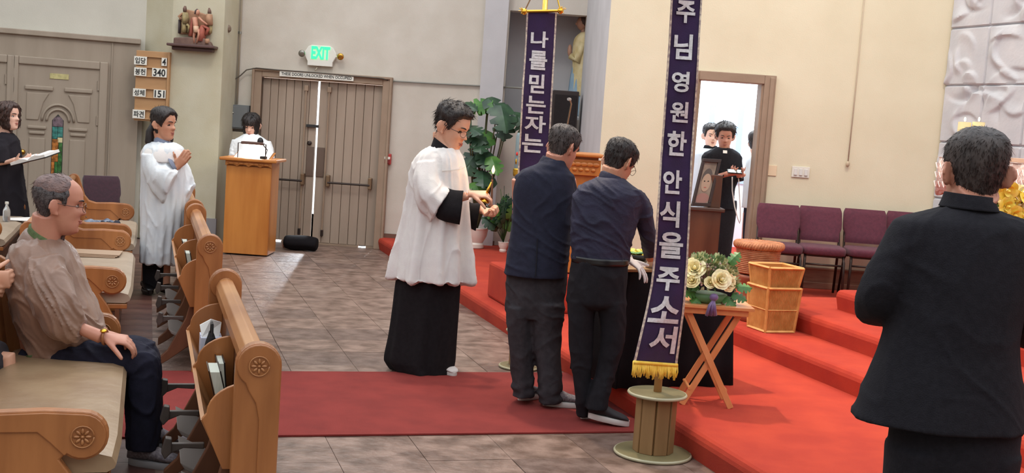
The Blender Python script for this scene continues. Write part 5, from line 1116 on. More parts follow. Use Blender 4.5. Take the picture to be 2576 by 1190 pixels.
# switches, plates and hanging cord on the sanctuary wall
p = P(2014, 433, YS-.01); t = thing('light_switch', 'white plate with three rocker switches right of the sacristy doorway', 'switch', p); k_ = YS/3000
MB().box(p, (44*k_, .01, 27*k_)).build('plate', M_white, t, bevel=.002)
for dx in (-13, 0, 13): MB().box(p+V3((dx*k_, -.008, 0)), (8*k_, .012, 16*k_), az=V3((0, .12, 1))).build('rocker', mat('rocker', (206, 204, 200), .4), t, bevel=.002)
p = P(1942, 429, YS-.006); tag(MB().box(p, (23*k_, .008, 26*k_)).build('blank_plate', mat('plate_peach', (228, 206, 174), .7), loc=p, bevel=.002), 'blank wall plate painted like the wall, next to the sacristy door casing', 'wall plate')
t = thing('hanging_cord', 'long thin cord hanging down the peach wall with a knob at its end', 'cord', P(2132, 410, YS-.02)); e = P(2133, 410, YS-.03)
MB().tube([e, V3((e.x+.01, YS-.02, 2.4)), V3((e.x-.0, YS-.02, ZT))], .006, 6).build('cord', mat('cord_cream', (200, 184, 160), .7), t, smooth=True); MB().ball(e-ZD*.01, (.02, .015, .028), 10).build('knob', mat('cord_knob', (190, 172, 146), .6), t, smooth=True)
# ================================================================ people
HL = [(-.128, .048, .018, .018), (-.122, .070, -.004, .030), (-.108, .086, -.018, .043), (-.085, .090, -.038, .054), (-.06, .088, -.056, .062), (-.03, .090, -.074, .068), (0, .088, -.090, .0725), (.03, .092, -.100, .0755), (.06, .088, -.103, .0755), (.085, .072, -.096, .069), (.103, .048, -.076, .054), (.114, .022, -.048, .034), (.118, .0, -.022, .012)]
HZ = np.array([h[0] for h in HL]); HA = np.array(HL)
def _cm(z, col):
    i = int(np.clip(np.searchsorted(HZ, z)-1, 0, len(HZ)-2)); t = (z-HZ[i])/(HZ[i+1]-HZ[i]); t = min(max(t, 0), 1); a = HA[:, col]
    p0, p1, p2, p3 = a[max(i-1, 0)], a[i], a[i+1], a[min(i+2, len(a)-1)]
    v = .5*((2*p1)+(-p0+p2)*t+(2*p0-5*p1+4*p2-p3)*t*t+(-p0+3*p1-3*p2+p3)*t**3)
    return v
def hsurf(th, z, off=0.):
    """skull point: th = 0 to the right ear, pi/2 = face"""
    f_, b_, w_ = _cm(z, 1), _cm(z, 2), _cm(z, 3); c = (f_+b_)/2; d = (f_-b_)/2
    x = math.cos(th)*(w_+off); y = c+math.sin(th)*(d+off)
    return x, y
def hoff(th, zz, z, t):
    """skull point pushed out by t along an approximate normal"""
    x, y = hsurf(th, max(zz, -.128)); k = min(max(z/.04, 0), 1)
    n1 = V3((math.cos(th), math.sin(th), 0)); n2 = V3((x/.0755**2, (y+.008)/.096**2, (zz-.01)/.108**2)).normalized(); n = (n1*(1-k)+n2*k).normalized()
    return x+n.x*t, y+n.y*t, z+n.z*t
def face_disp(x, y, z):
    if y < 0: return 0.
    e = math.exp; ax = abs(x); d = 0.
    g = 0
    if z < .022 and z > -.045: g = ((.022-z)/.052)**1.1 if z > -.030 else max(0, 1-((-.030-z)/.012))
    d += .026*g*e(-(x/(.0075+.007*g))**2)
    d += .007*g*e(-((ax-.014)/.007)**2)*(1 if z < -.015 else 0)
    d -= .011*e(-((ax-.031)/.017)**2-((z+.000)/.013)**2)
    d += .005*e(-((ax-.030)/.024)**2-((z-.024)/.009)**2)
    d += .005*e(-((ax-.045)/.02)**2-((z+.028)/.022)**2)
    d += .007*e(-(x/.022)**2-((z+.066)/.012)**2)-.005*e(-(x/.024)**2-((z+.0655)/.0035)**2)
    d += .006*e(-(x/.02)**2-((z+.108)/.012)**2)-.003*e(-(x/.02)**2-((z+.088)/.007)**2)
    return d
class Head:
    def __init__(s, c, f, scale=1., roll=0., wide=1.):
        s.c = V3(c); s.f = V3(f).normalized(); s.r = s.f.cross(ZD).normalized(); s.u = s.r.cross(s.f).normalized()
        if roll: m = Matrix.Rotation(roll, 3, s.f); s.r = m @ s.r; s.u = m @ s.u
        s.k = scale; s.w = wide
    def q(s, x, y, z): return s.c+(s.r*(x*s.w)+s.f*y+s.u*z)*s.k
    def skull(s, mb, seg=56, lev=52):
        rings = []
        for i in range(lev+1):
            z = -.128+.246*i/lev; ring = []
            for j in range(seg):
                th = 2*math.pi*j/seg; x, y = hsurf(th, z); ring.append(s.q(x, y+face_disp(x, y, z), z))
            rings.append(ring)
        mb.ringloft(rings)
        for sg in (-1, 1):
            c = s.q(sg*.0735/s.w*s.w, -.012, -.018)
            mb.ball(s.q(sg*.087, -.018, -.012), (.012*s.k, .020*s.k, .034*s.k), 12, ax=s.r, ay=(s.f*.8-s.r*sg*.6).normalized(), az=s.u)
            mb.tube([s.q(sg*(.091-.012*math.cos(a)), -.020+.016*math.cos(a), -.010+.031*math.sin(a)) for a in [-1.2+4.6*k/10 for k in range(11)]], .0045*s.k, 6)
            mb.ball(s.q(sg*.079, -.004, -.038), (.008*s.k, .009*s.k, .010*s.k), 8)
    def neck(s, mb, base, r0=.058, r1=.072):
        a = s.q(0, -.035, -.05); mb.tube([a, (a+V3(base))/2+s.f*.004, V3(base)], [r0*s.k, r0*s.k*1.0, r1*s.k], 20)
    def features(s, par, brow=M_hair, closed=False, browt=.003, lip=None):
        for sg in (-1, 1):
            y0 = hsurf(math.pi/2-.42*sg, 0)[1]-.010
            b = MB(); h = .0035 if closed else .0062; zz = -.004 if closed else 0
            b.ball(s.q(sg*.031, y0+.001, zz), (.0145*s.k, .006*s.k, h*s.k), 12, ax=(s.r-s.f*sg*.35).normalized(), ay=s.f, az=s.u); b.build('eye', M_eye if closed else M_eyew, par, smooth=True)
            if not closed: MB().ball(s.q(sg*.030, y0+.0055, 0), (.0058*s.k, .003*s.k, .006*s.k), 10, ax=s.r, ay=s.f, az=s.u).build('iris', M_eye, par, smooth=True)
            b = MB(); pts = []
            for k in range(6):
                a = k/5; x = sg*(.013+.036*a); z = .021+.006*math.sin(a*2.6); y = hsurf(math.acos(max(-1, min(1, x/.078))), z)[1]+.0055; pts.append(s.q(x, y, z))
            b.tube(pts, [.002*s.k, .0036*s.k, .0038*s.k, .0034*s.k, .0028*s.k, .0012*s.k], 6); b.build('eyebrow', brow, par, smooth=True)
            b = MB(); b.tube([s.q(sg*x, y0+.006-abs(x-.031)*.25, z+(-.006 if closed else .0055)) for x, z in ((.016, 0), (.024, .003), (.032, .004), (.040, .002), (.046, -.001))], .0014*s.k, 5); b.build('eyelid_line', M_eye, par)
        b = MB(); yl = .0935
        b.tube([s.q(x, yl+.0045-abs(x)*.35-x*x*9, -.0625+.002*abs(x)/.02) for x in (-.022, -.012, 0, .012, .022)], [.001*s.k, .0032*s.k, .0034*s.k, .0032*s.k, .001*s.k], 6)
        b.tube([s.q(x, yl+.0040-abs(x)*.35-x*x*9, -.0705) for x in (-.018, -.009, 0, .009, .018)], [.001*s.k, .0036*s.k, .0042*s.k, .0036*s.k, .001*s.k], 6)
        b.build('lips', lip or M_lip, par, smooth=True)
        for sg in (-1, 1): MB().ball(s.q(sg*.007, .113, -.0405), (.0026*s.k, .003*s.k, .002*s.k), 6).build('nostril', M_eye, par)
    def hair(s, par, m, line, thick, seed=0, seg=64, lev=44, strands=260, zlo=-.15, slen=.03, sw=.0035, name='hair', noisea=.005, comb=None, lift=.35):
        """closed hair shell: thickness follows the hairline, sinks under the skin elsewhere"""
        rnd = random.Random(seed); b = MB(); rings = []; 
        def T(th, z):
            a = (th-math.pi/2+math.pi) % (2*math.pi)-math.pi          # 0 = face, +-pi = back
            zl = line(abs(a)); k = min(max((z-zl)/.016+.5, 0), 1); k = k*k*(3-2*k); t = thick(abs(a), z)
            return -.006+(t+.006)*k, k
        for i in range(lev+1):
            z = zlo+(.1179-zlo)*i/lev; ring = []
            zz = min(z, .1175); 
            for j in range(seg):
                th = 2*math.pi*j/seg; t, k = T(th, z)
                nz = noise.noise(V3((math.cos(th)*5, math.sin(th)*5, z*26+seed)))*noisea*k*1.6
                x, y, zq = hoff(th, zz if z < .118 else .118, z, t+nz)
                ring.append(s.q(x, y, zq))
            rings.append(ring)
        b.ringloft(rings)
        for _ in range(strands):
            th = rnd.uniform(0, 6.28); z = rnd.uniform(max(zlo, -.09), .125); a = abs((th-math.pi/2+math.pi) % (2*math.pi)-math.pi)
            if z < line(a)+.004: continue
            z = min(z, .116); t = thick(a, z); x, y, zz = hoff(th, z, z, t-.002); x2, y2, z2 = hoff(th, z, z, t+.01)
            p = s.q(x, y, zz); n = (s.q(x2, y2, z2)-p).normalized()
            dd = comb(th, z) if comb else (math.cos(th)*.2, .3 if z > .07 else 0, -1 if z < .08 else -.3)
            d = (s.r*dd[0]+s.f*dd[1]+s.u*dd[2]); d = (d-n*d.dot(n)); d = (d.normalized() if d.length > .01 else s.f)+n*lift+V3((rnd.uniform(-.35, .35), rnd.uniform(-.35, .35), rnd.uniform(-.35, .35))); w_ = d.cross(n).normalized()*(sw*s.k); L = slen*s.k*rnd.uniform(.6, 1.3)
            b.add([p-w_, p+w_, p+n*(sw*s.k), p+d*L*.6+w_*.4-n*0, p+d*L], [(0, 1, 4), (1, 2, 4), (2, 0, 4)])
        return b.build(name, m, par, smooth=True)
    def glasses(s, par, m=M_glass_f, yy=.104, r=.0205, thin=.0013):
        g = MB(); z0 = -.004
        for sg in (-1, 1):
            g.tube([s.q(sg*(.033+r*1.12*math.cos(a)), yy-.012*max(0, math.cos(a)), z0+r*.82*math.sin(a)) for a in [2*math.pi*k/20 for k in range(21)]], thin*s.k, 5)
            g.tube([s.q(sg*(.033+r*1.1), yy-.011, z0+.006), s.q(sg*.079, .05, z0+.006), s.q(sg*.084, -.012, z0+.012), s.q(sg*.084, -.03, -.01)], thin*1.3*s.k, 5)
        g.tube([s.q(-.011, yy, z0+.004), s.q(0, yy+.004, z0+.008), s.q(.011, yy, z0+.004)], thin*s.k, 5)
        return g.build('glasses', m, par, smooth=True)
def short_line(a): return .075-.02*math.exp(-((a-.75)/.25)**2)*0 if a < .85 else (.075-(a-.85)*.35 if a < 1.15 else (-.005 if a < 1.5 else (.015 if a < 1.9 else -.075+(.0))))
def smoothline(pts):
    xs = [p[0] for p in pts]; ys = [p[1] for p in pts]; return lambda a: float(np.interp(a, xs, ys))
LINE_S = smoothline([(0, .078), (.6, .076), (.95, .055), (1.15, .01), (1.35, -.02), (1.5, .02), (1.75, .022), (1.95, -.035), (2.4, -.075), (3.15, -.08)])
LINE_BALDSIDE = smoothline([(0, .2), (.9, .2), (1.15, .05), (1.3, -.01), (1.5, .022), (1.75, .022), (1.95, -.03), (2.4, -.07), (3.15, -.075)])
def hand(mb, w, d, n, side, k=1., curl=(.5, .5, .5, .5), thumb=.4, spread=.1, thick=1., thumb_dir=None):
    """hand from wrist w along d, palm facing n, thumb on the `side` (+1/-1) of d x n"""
    w = V3(w); d = V3(d).normalized(); n = V3(n); n = (n-d*n.dot(d)).normalized(); e = d.cross(n)*side
    q = lambda a, x, z: w+(d*a+e*x+n*z)*k
    rows = [(.0-.02, .0, .027, .020), (.015, .0, .029, .019), (.045, .002, .040, .0155), (.075, .0, .042, .013), (.092, -.002, .040, .010)]
    loftr(mb, [list(q(a, x, 0))+list(e*(wd*k))+list(n*(t*k*thick)) for a, x, wd, t in rows], 8, 16)
    for i, (x, L, r) in enumerate(((.030, .070, .0088), (.010, .078, .0090), (-.011, .072, .0086), (-.030, .056, .0078))):
        c = curl[i]; p = q(.078+(-.006 if i in (0, 3) else 0), x, 0); ang = 0; pts = [p]; dd0 = (d+e*(spread*(1.5-i)*.35)).normalized(); segs = (.30, .42, .33, .25)
        for j, f_ in enumerate(segs):
            if j: ang += c*(.9 if j == 1 else .95)
            else: ang = c*.45
            dr_ = dd0*math.cos(ang)+n*math.sin(ang); p = p+dr_*(L*k*f_); pts.append(p)
        mb.tube(pts, [r*k*1.05, r*k*1.05, r*k, r*k*.93, r*k*.72], 10)
        mb.ball(pts[-1], r*k*.74, 8)
    t0 = q(.018, .024, .004); td = (d*.62+e*.70+n*.25).normalized() if thumb_dir is None else V3(thumb_dir).normalized()
    t1 = t0+td*(.040*k); t2 = t1+(td*(1-thumb)+n*thumb*.7+d*thumb*.6).normalized()*(.034*k); t3 = t2+(td*(1-thumb)+n*thumb+d*thumb*.5).normalized()*(.026*k)
    mb.tube([q(.005, .012, 0), t0, t1, t2, t3], [.014*k, .0135*k, .0115*k, .0105*k, .0085*k], 10); mb.ball(t3, .0087*k, 8)
def person(label, loc): return thing('person', label, 'person', loc, None)
def limb(mb, pts, r, seg=12): mb.tube(pts, [max(q_*.62, .022) if i < len(r)-1 else q_ for i, q_ in enumerate(r)], seg)
def torso_fill(mb, hips, chest, neckb, w_=.13, d=.085):
    """simple trunk under the clothes"""
    w_ *= .72; d *= .72
    h, c, n_ = V3(hips), V3(chest), V3(neckb); loftr(mb, [list(h)+[w_, 0, 0]+[0, d, 0], list((h+c)/2)+[w_*.9, 0, 0]+[0, d*.9, 0], list(c)+[w_*1.05, 0, 0]+[0, d, 0], list(n_-ZD*.04)+[.05, 0, 0]+[0, .048, 0], list(n_-ZD*.01)+[.042, 0, 0]+[0, .04, 0]], 14, 18)
def shoe(par, heel, toe, z0, m, sole, wd=.048, hh=.085, lift=0, name='shoe'):
    h = V3((heel[0], heel[1], z0)); t = V3((toe[0], toe[1], z0)); d = (t-h).normalized(); L = (t-h).length; e = ZD.cross(d)
    q = lambda a, x, z: h+d*(a*L)+e*x+ZD*(z+lift*(1-a))
    b = MB(); rings = [[q(a, math.cos(th)*wd*k*.98, .028+hz*.5+math.sin(th)*hz*.5-(.0)) for th in [2*math.pi*j/18 for j in range(18)]] for a, k, hz in ((-.01, .45, .03), (.02, .72, hh*.75), (.12, .86, hh), (.3, .84, hh*.95), (.45, .84, hh*.72), (.62, .98, hh*.52), (.8, 1.0, hh*.40), (.93, .75, hh*.28), (.99, .4, hh*.12))]
    b.ringloft(rings); o = b.build(name, m, par, smooth=True)
    s = MB(); out = []
    for k in range(24):
        th = 2*math.pi*k/24; a = .5+.515*math.cos(th); x = math.sin(th)*wd*(1.05 if a > .5 else .9)*(.92+.1*math.sin(a*3.1)); out.append((a, x))
    s.ringloft([[q(a, x*kk, z) for a, x in out] for z, kk in ((.0, .93), (.006, 1.0), (.026, 1.0), (.032, .94))]); s.build('sole', sole, o, smooth=False, auto=True)
    return o
# ---------------------------------------------------------------- 1 altar server with bell and candle
Y = 7.76; kk = Y/3000
feet = G(1085, 935); t = person('person in white surplice over a black cassock holding a brass bell and a lit taper', (feet.x, Y, 0))
hd = Head(P(1137, 318, Y), (.86, -.42, -.36), 1.20, wide=.96)
b = MB(); hd.skull(b); nb = P(1114, 392, Y+.01); hd.neck(b, nb)
torso_fill(b, P(1085, 640, Y), P(1100, 450, Y), nb)
sR, eR, wR = P(1082, 420, Y-.12), P(1098, 522, Y-.17), P(1176, 492, Y-.20)
sL, eL, wL = P(1130, 415, Y+.14), P(1150, 520, Y+.16), P(1212, 526, Y+.02)
limb(b, [sR, eR, wR], [.05, .042, .028]); limb(b, [sL, eL, wL], [.05, .042, .028])
for x in (-.08, .09): limb(b, [V3((feet.x+x, Y, .85)), V3((feet.x+x, Y, .45)), V3((feet.x+x, Y, .07))], [.08, .055, .04])
kh = 1.06
hand(b, P(1186, 488, Y-.20), (1, 0, .05), (.1, .4, -.85), -1, kh, (.55, .7, .85, .95), .55)
hand(b, P(1216, 530, Y+.0), (.8, -.35, -.1), (.25, -.5, .55), 1, kh, (1.25, 1.3, 1.3, 1.3), .8)
remesh(b, 'body', .0045, M_skinp if 0 else M_skin, t, 2)
hd.features(t, closed=True)
hd.glasses(t, mat('dark_spectacle', (70, 50, 46), .3))
hd.hair(t, M_hair, LINE_S, lambda a, z: .007+.010*max(0, min(1, (z+.02)/.1))+(.007 if (a < 1.0 and z > .06) else 0), 3, strands=900, slen=.028, sw=.0026, noisea=.007, comb=lambda th, z: (math.cos(th)*.3, .9 if z > .05 else -.1, .3 if z > .05 else -1), lift=.32)
# cassock skirt
b = MB(); loftr(b, [row(640, 1010, 1168, Y, .17), row(711, 994, 1160, Y, .18), row(780, 986, 1155, Y, .185), row(842, 978, 1150, Y, .19), row(898, 968, 1146, Y, .20), row(915, 974, 1143, Y, .20), row(929, 985, 1142, Y, .20)], 26, 72, folds(.02, .085, (6, 10, 15), 5)); 
sk = b.build('cassock', M_blackw, t, smooth=True)
# black cassock collar and cuffs
b = MB(); cl = [ring2((1092, 344), (1138, 378), Y, .068), ring2((1086, 362), (1142, 390), Y, .078), ring2((1078, 382), (1146, 402), Y, .09)]; loftr(b, cl, 8, 28); b.build('collar', M_blackw, t, smooth=True)
def sleeve(name, rings, m, fo=None, n=18, seg=32): b = MB(); loftr(b, rings, n, seg, fo); return b.build(name, m, t, smooth=True)
sleeve('cassock_cuff', [ring2((1092, 532), (1118, 470), Y, .05, -.16), ring2((1105, 553), (1140, 478), Y, .06, -.18), ring2((1156, 566), (1166, 480), Y, .065, -.20)], M_blackw, folds(.03, .05, (3, 5), 1))
sleeve('cassock_cuff', [ring2((1150, 560), (1165, 470), Y, .05, .12), ring2((1176, 570), (1182, 508), Y, .06, .06), ring2((1197, 579), (1210, 507), Y, .055, .02)], M_blackw, folds(.03, .05, (3, 5), 2))
# surplice: body and sleeves as one cloth
b = MB(); loftr(b, [row(372, 1080, 1150, Y, .10), row(384, 1060, 1160, Y, .13), row(400, 1046, 1167, Y, .155), row(430, 1033, 1172, Y, .17), row(480, 1026, 1174, Y, .175), row(540, 1016, 1176, Y, .185), row(600, 1002, 1178, Y, .20), row(650, 990, 1181, Y, .22), row(694, 981, 1183, Y, .235), row(702, 980, 1183, Y, .24)], 44, 110, folds(.012, .12, (7, 11, 17), 11, 1.0))
loftr(b, [ring2((1048, 408), (1112, 400), Y, .07, -.10), ring2((1040, 450), (1108, 440), Y, .085, -.14), ring2((1046, 500), (1116, 470), Y, .09, -.17), ring2((1066, 536), (1124, 474), Y, .085, -.18), ring2((1084, 557), (1131, 480), Y, .082, -.185)], 20, 40, folds(.02, .09, (4, 7, 9), 3))
loftr(b, [ring2((1120, 420), (1168, 400), Y, .07, .10), ring2((1130, 470), (1178, 450), Y, .08, .12), ring2((1160, 545), (1186, 500), Y, .07, .08)], 14, 32, folds(.02, .08, (4, 7), 6))
remesh(b, 'surplice', .0075, M_whitec, t, 1, pleats(wrinkle(.008, (9, 9, 2.4), 1, .25), P(1090, 600, 7.76), (9, 14), .011, 1.35, .6, 1))
b = MB(); b.tube([list(r) for r in [tuple(P(x, y, Y-dy)) for x, y, dy in ((1170, 420, .06), (1155, 426, .12), (1135, 429, .16), (1112, 430, .176))]], .002, 6); b.build('yoke_seam', mat('linen_seam', (206, 200, 192), .9), t)
b = MB(); loftr(b, [row(690, 981, 1183, Y, .242), row(697, 980, 1183, Y, .243)], 3, 96, folds(.072, .075, (7, 12, 19), 11), cap=False)
shoe(t, (feet.x-.16, Y+.05), (feet.x-.02, Y-.17), 0.002, mat('pale_shoe', (196, 190, 188), .6), M_sole, .045, .07); shoe(t, (feet.x+.06, Y+.04), (feet.x+.16, Y-.14), 0.002, MATS['pale_shoe'], M_sole, .045, .07)
# bell and taper are things of their own
bt = P(1217, 507, Y-.20); t2 = thing('hand_bell', 'small brass hand bell held out by the person in the white surplice', 'bell', bt); axb = V3((.28, 0, 1)).normalized()
MB().lathe([(.034, -.002), (.036, .0), (.030, .008), (.023, .022), (.020, .04), (.015, .05), (.004, .054)], bt, 24, ax=axb).build('cup', M_gold, t2, smooth=True)
MB().tube([bt+axb*.05, bt+axb*.075, P(1236, 458, Y-.20)], [.006, .009, .004], 8).build('handle', M_gold, t2, smooth=True)
a = P(1236, 552, Y-.02); e = P(1238, 452, Y-.06); t2 = thing('taper', 'thin dark taper with a burning flame held upright beside the bell', 'candle', a)
MB().tube([a, e], [.0075, .0065], 8).build('stick', mat('taper_brown', (110, 78, 58), .5), t2); MB().tube([e, e+ZD*.028], .004, 6).build('tip', M_dark, t2)
fl = P(1241, 427, Y-.06); b = MB(); b.lathe([(.002, -.026), (.009, -.014), (.011, -.002), (.007, .012), (.001, .028)], fl, 14); b.build('flame', mat('taper_flame', (255, 190, 120), .5, emis=5), t2, smooth=True)
lp = bpy.data.lights.new('flame_light', 'POINT'); lp.energy = 1.2; lp.color = (1, .6, .3); lp.shadow_soft_size = .01; lo = bpy.data.objects.new('flame_light', lp); C.objects.link(lo); lo.location = fl+V3((0, -.03, .0))
# ---------------------------------------------------------------- 2 man in the navy jacket (from behind)
Y = 7.0; f1 = G(1320, 1010); f2 = G(1400, 1030); t = person('person in a dark navy jacket and charcoal trousers seen from behind, face turned right', ((f1.x+f2.x)/2, Y, 0))
hd = Head(P(1417, 371, Y+.02), (.70, .62, -.36), 1.03)
b = MB(); hd.skull(b); nb = P(1392, 424, Y); hd.neck(b, nb, .058, .056); torso_fill(b, P(1355, 700, Y), P(1370, 500, Y), nb, .12)
for (x0, x1, x2, y2) in ((1305, 1308, 1315, 1000), (1378, 1376, 1384, 1012)): limb(b, [P(x0, 700, Y), P(x1, 850, Y), P(x2, y2, Y)], [.07, .055, .04])
limb(b, [P(1300, 450, Y), P(1300, 570, Y+.05), P(1330, 600, Y+.28)], [.05, .042, .03]); limb(b, [P(1436, 450, Y), P(1450, 560, Y+.15), P(1470, 600, Y+.42)], [.05, .042, .03])
hand(b, P(1474, 602, Y+.45), (.3, 1, -.2), (0, 0, -1), -1, 1, (.6,)*4, .3); hand(b, P(1334, 602, Y+.30), (.4, 1, -.2), (0, 0, -1), 1, 1, (.6,)*4, .3)
remesh(b, 'body', .0055, M_skinr, t, 2); hd.features(t, brow=M_hairg)
hd.hair(t, M_hairg, LINE_S, lambda a, z: .005+.007*max(0, min(1, (z+.02)/.1)), 5, strands=900, slen=.018, sw=.0022, noisea=.003, lift=.15)
b = MB(); loftr(b, [row(402, 1362, 1424, Y, .08), row(414, 1350, 1424, Y, .10), row(426, 1326, 1432, Y, .115), row(440, 1305, 1444, Y, .13), row(479, 1291, 1448, Y, .14), row(532, 1289, 1444, Y, .135), row(586, 1283, 1438, Y, .135), row(640, 1275, 1432, Y, .145), row(694, 1266, 1426, Y, .155)], 34, 56, folds(.004, .02, (4, 7, 9), 2))
loftr(b, [ring2((1296, 440), (1340, 430), Y, .07, .02), ring2((1288, 500), (1330, 500), Y, .06, .04), ring2((1290, 560), (1330, 550), Y, .055, .08), ring2((1310, 600), (1336, 560), Y, .05, .25)], 14, 24)
loftr(b, [ring2((1400, 440), (1446, 440), Y, .08, .0), ring2((1414, 500), (1456, 492), Y, .065, .05), ring2((1430, 570), (1466, 545), Y, .055, .16), ring2((1450, 605), (1478, 575), Y, .045, .40)], 16, 24)
remesh(b, 'jacket', .008, M_navy, t, 3, wrinkle(.007, (4, 4, 7), 2))
b = MB(); loftr(b, [ring2((1366, 391), (1416, 408), Y, .074), ring2((1358, 402), (1424, 418), Y, .084), ring2((1350, 418), (1428, 430), Y, .09)], 6, 28); b.build('collar', M_navy, t, smooth=True)
MB().tube([P(1352, 600, Y-.143), P(1350, 650, Y-.152), P(1347, 696, Y-.16)], .0035, 6).build('vent', mat('dark_seam', (20, 20, 30), .9), t)
def leg(rows, Yl, dep, m, nm='trouser_leg', seed=1, par=None):
    b = MB(); loftr(b, [row(y, a, c, Yl, dep*(1 if i < len(rows)-2 else .9)) for i, (y, a, c) in enumerate(rows)], 40, 36, folds(.01, .05, (3, 5, 8), seed)); return b
b = leg([(650, 1280, 1428), (700, 1273, 1426), (760, 1272, 1420), (790, 1274, 1419), (800, 1310, 1385)], Y, .11, M_trou)
loftr(b, [row(770, 1273, 1340, Y, .11), row(846, 1277, 1340, Y, .09), row(930, 1285, 1342, Y+.01, .085), row(960, 1289, 1344, Y+.01, .09), row(972, 1285, 1341, Y+.01, .088), row(984, 1291, 1345, Y+.01, .088), row(996, 1288, 1341, Y+.01, .09)], 40, 30, folds(.02, .06, (3, 5), 3))
loftr(b, [row(760, 1332, 1420, Y, .12), row(790, 1330, 1419, Y, .11), row(850, 1336, 1411, Y, .095), row(930, 1349, 1411, Y-.02, .09), row(975, 1353, 1413, Y-.03, .092), row(988, 1349, 1409, Y-.03, .09), row(1000, 1356, 1417, Y-.03, .092), row(1011, 1354, 1412, Y-.03, .09)], 40, 30, folds(.02, .06, (3, 5), 4))
remesh(b, 'trousers', .008, M_trou, t, 1, wrinkle(.008, (6, 6, 5), 4))
h1 = G(1305, 1018); h2 = G(1366, 1030); shoe(t, (h1.x, h1.y+.06), (h1.x+.13, h1.y+.21), .012, M_sneak, M_sole, .05, .09); shoe(t, (h2.x+.0, h2.y+.06), (h2.x+.25, h2.y+.08), .012, M_sneak, M_sole, .05, .09)
# ---------------------------------------------------------------- 3 man leaning over the table
Y = 6.68; t = person('person in a dark navy shirt, glasses and white gloves leaning over the black table', (G(1500, 1060).x, Y, 0))
hd = Head(P(1558, 408, Y+.05), (.62, .60, -.50), 1.0)
b = MB(); hd.skull(b); nb = P(1530, 452, Y+.02); hd.neck(b, nb, .056, .054); torso_fill(b, P(1505, 690, Y), P(1520, 540, Y), nb, .12)
limb(b, [P(1460, 700, Y), P(1456, 850, Y), P(1468, 1030, Y+.02)], [.07, .055, .04]); limb(b, [P(1535, 700, Y), P(1535, 850, Y), P(1508, 1010, Y)], [.07, .055, .04])
limb(b, [P(1470, 500, Y), P(1480, 600, Y+.18), P(1555, 645, Y+.32)], [.05, .042, .03]); limb(b, [P(1610, 500, Y), P(1632, 590, Y+.1), P(1636, 650, Y+.32)], [.05, .042, .03])
remesh(b, 'body', .0055, M_skint, t, 2); hd.features(t)
hd.glasses(t, mat('gold_dark_frame', (74, 60, 50), .3), yy=.108)
hd.hair(t, M_hair, LINE_S, lambda a, z: .006+.010*max(0, min(1, (z+.02)/.1)), 8, strands=900, slen=.022, sw=.0022, noisea=.004, lift=.15)
b = MB(); loftr(b, [row(446, 1508, 1570, Y, .085), row(460, 1476, 1590, Y, .11), row(474, 1456, 1606, Y, .13), row(500, 1441, 1616, Y, .14), row(540, 1437, 1606, Y, .14), row(590, 1436, 1592, Y, .135), row(630, 1438, 1584, Y, .13), row(655, 1438, 1581, Y, .128)], 30, 56, folds(.006, .03, (4, 7, 9), 7))
loftr(b, [ring2((1572, 470), (1612, 478), Y, .08, .0), ring2((1590, 520), (1634, 510), Y, .07, .04), ring2((1600, 560), (1645, 552), Y, .065, .08), ring2((1612, 610), (1652, 606), Y, .055, .16), ring2((1622, 650), (1656, 646), Y, .045, .3)], 20, 28, folds(.03, .06, (3, 5), 8))
loftr(b, [ring2((1442, 490), (1490, 470), Y, .07, .02), ring2((1450, 560), (1500, 540), Y, .06, .12), ring2((1500, 640), (1540, 600), Y, .05, .28), ring2((1560, 668), (1570, 634), Y, .038, .33)], 16, 24)
remesh(b, 'shirt', .0075, M_navy2, t, 1, wrinkle(.010, (5, 5, 11), 5))
b = MB(); loftr(b, [ring2((1514, 427), (1562, 446), Y, .070, .02), ring2((1507, 440), (1567, 456), Y, .080, .02), ring2((1504, 454), (1570, 464), Y, .08, .02)], 6, 28); b.build('collar', M_navy2, t, smooth=True)
b = MB(); loftr(b, [row(646, 1437, 1582, Y, .134), row(662, 1437, 1582, Y, .136)], 4, 56); b.build('belt', M_leath, t, smooth=True)
b = MB(); loftr(b, [row(655, 1437, 1582, Y, .128), row(690, 1432, 1578, Y, .135), row(740, 1428, 1574, Y, .135), row(765, 1428, 1573, Y, .125), row(778, 1465, 1535, Y, .06)], 14, 48, folds(.01, .02, (3, 5), 1))
loftr(b, [row(755, 1428, 1498, Y, .115), row(810, 1429, 1492, Y, .10), row(870, 1432, 1489, Y, .088), row(940, 1439, 1485, Y, .078), row(1000, 1446, 1484, Y, .07), row(1044, 1451, 1487, Y+.03, .07)], 40, 30, folds(.02, .06, (3, 5), 9))
loftr(b, [row(755, 1496, 1573, Y, .115), row(810, 1507, 1573, Y, .10), row(870, 1509, 1568, Y, .09), row(930, 1499, 1551, Y-.01, .08), row(980, 1486, 1536, Y-.04, .075), row(1028, 1474, 1528, Y-.06, .075)], 40, 30, folds(.02, .06, (3, 5), 10))
remesh(b, 'trousers', .008, M_troub, t, 1, wrinkle(.008, (6, 6, 5), 6))
h1 = G(1468, 1062); h2 = G(1480, 1074)
shoe(t, (h1.x-.01, h1.y+.03), (h1.x+.13, h1.y+.20), .012, mat('black_knit', (42, 38, 42), .8), M_sole, .048, .085); shoe(t, (h2.x+.0, h2.y+.05), (h2.x+.23, h2.y+.035), .012, MATS['black_knit'], M_sole, .048, .085, lift=.03)
b = MB(); Yg = Y+.20; hand(b, P(1580, 652, Yg), (.55, -.15, -.35), (-.3, .15, -.8), 1, 1.02, (.35, .3, .3, .35), .1, .9, thumb_dir=(1, 0, -.12)); b.tube([P(1562, 646, Yg+.05), P(1584, 654, Yg)], [.034, .03], 14); remesh(b, 'glove', .004, mat('white_glove', (226, 216, 214), .8), t, 2)
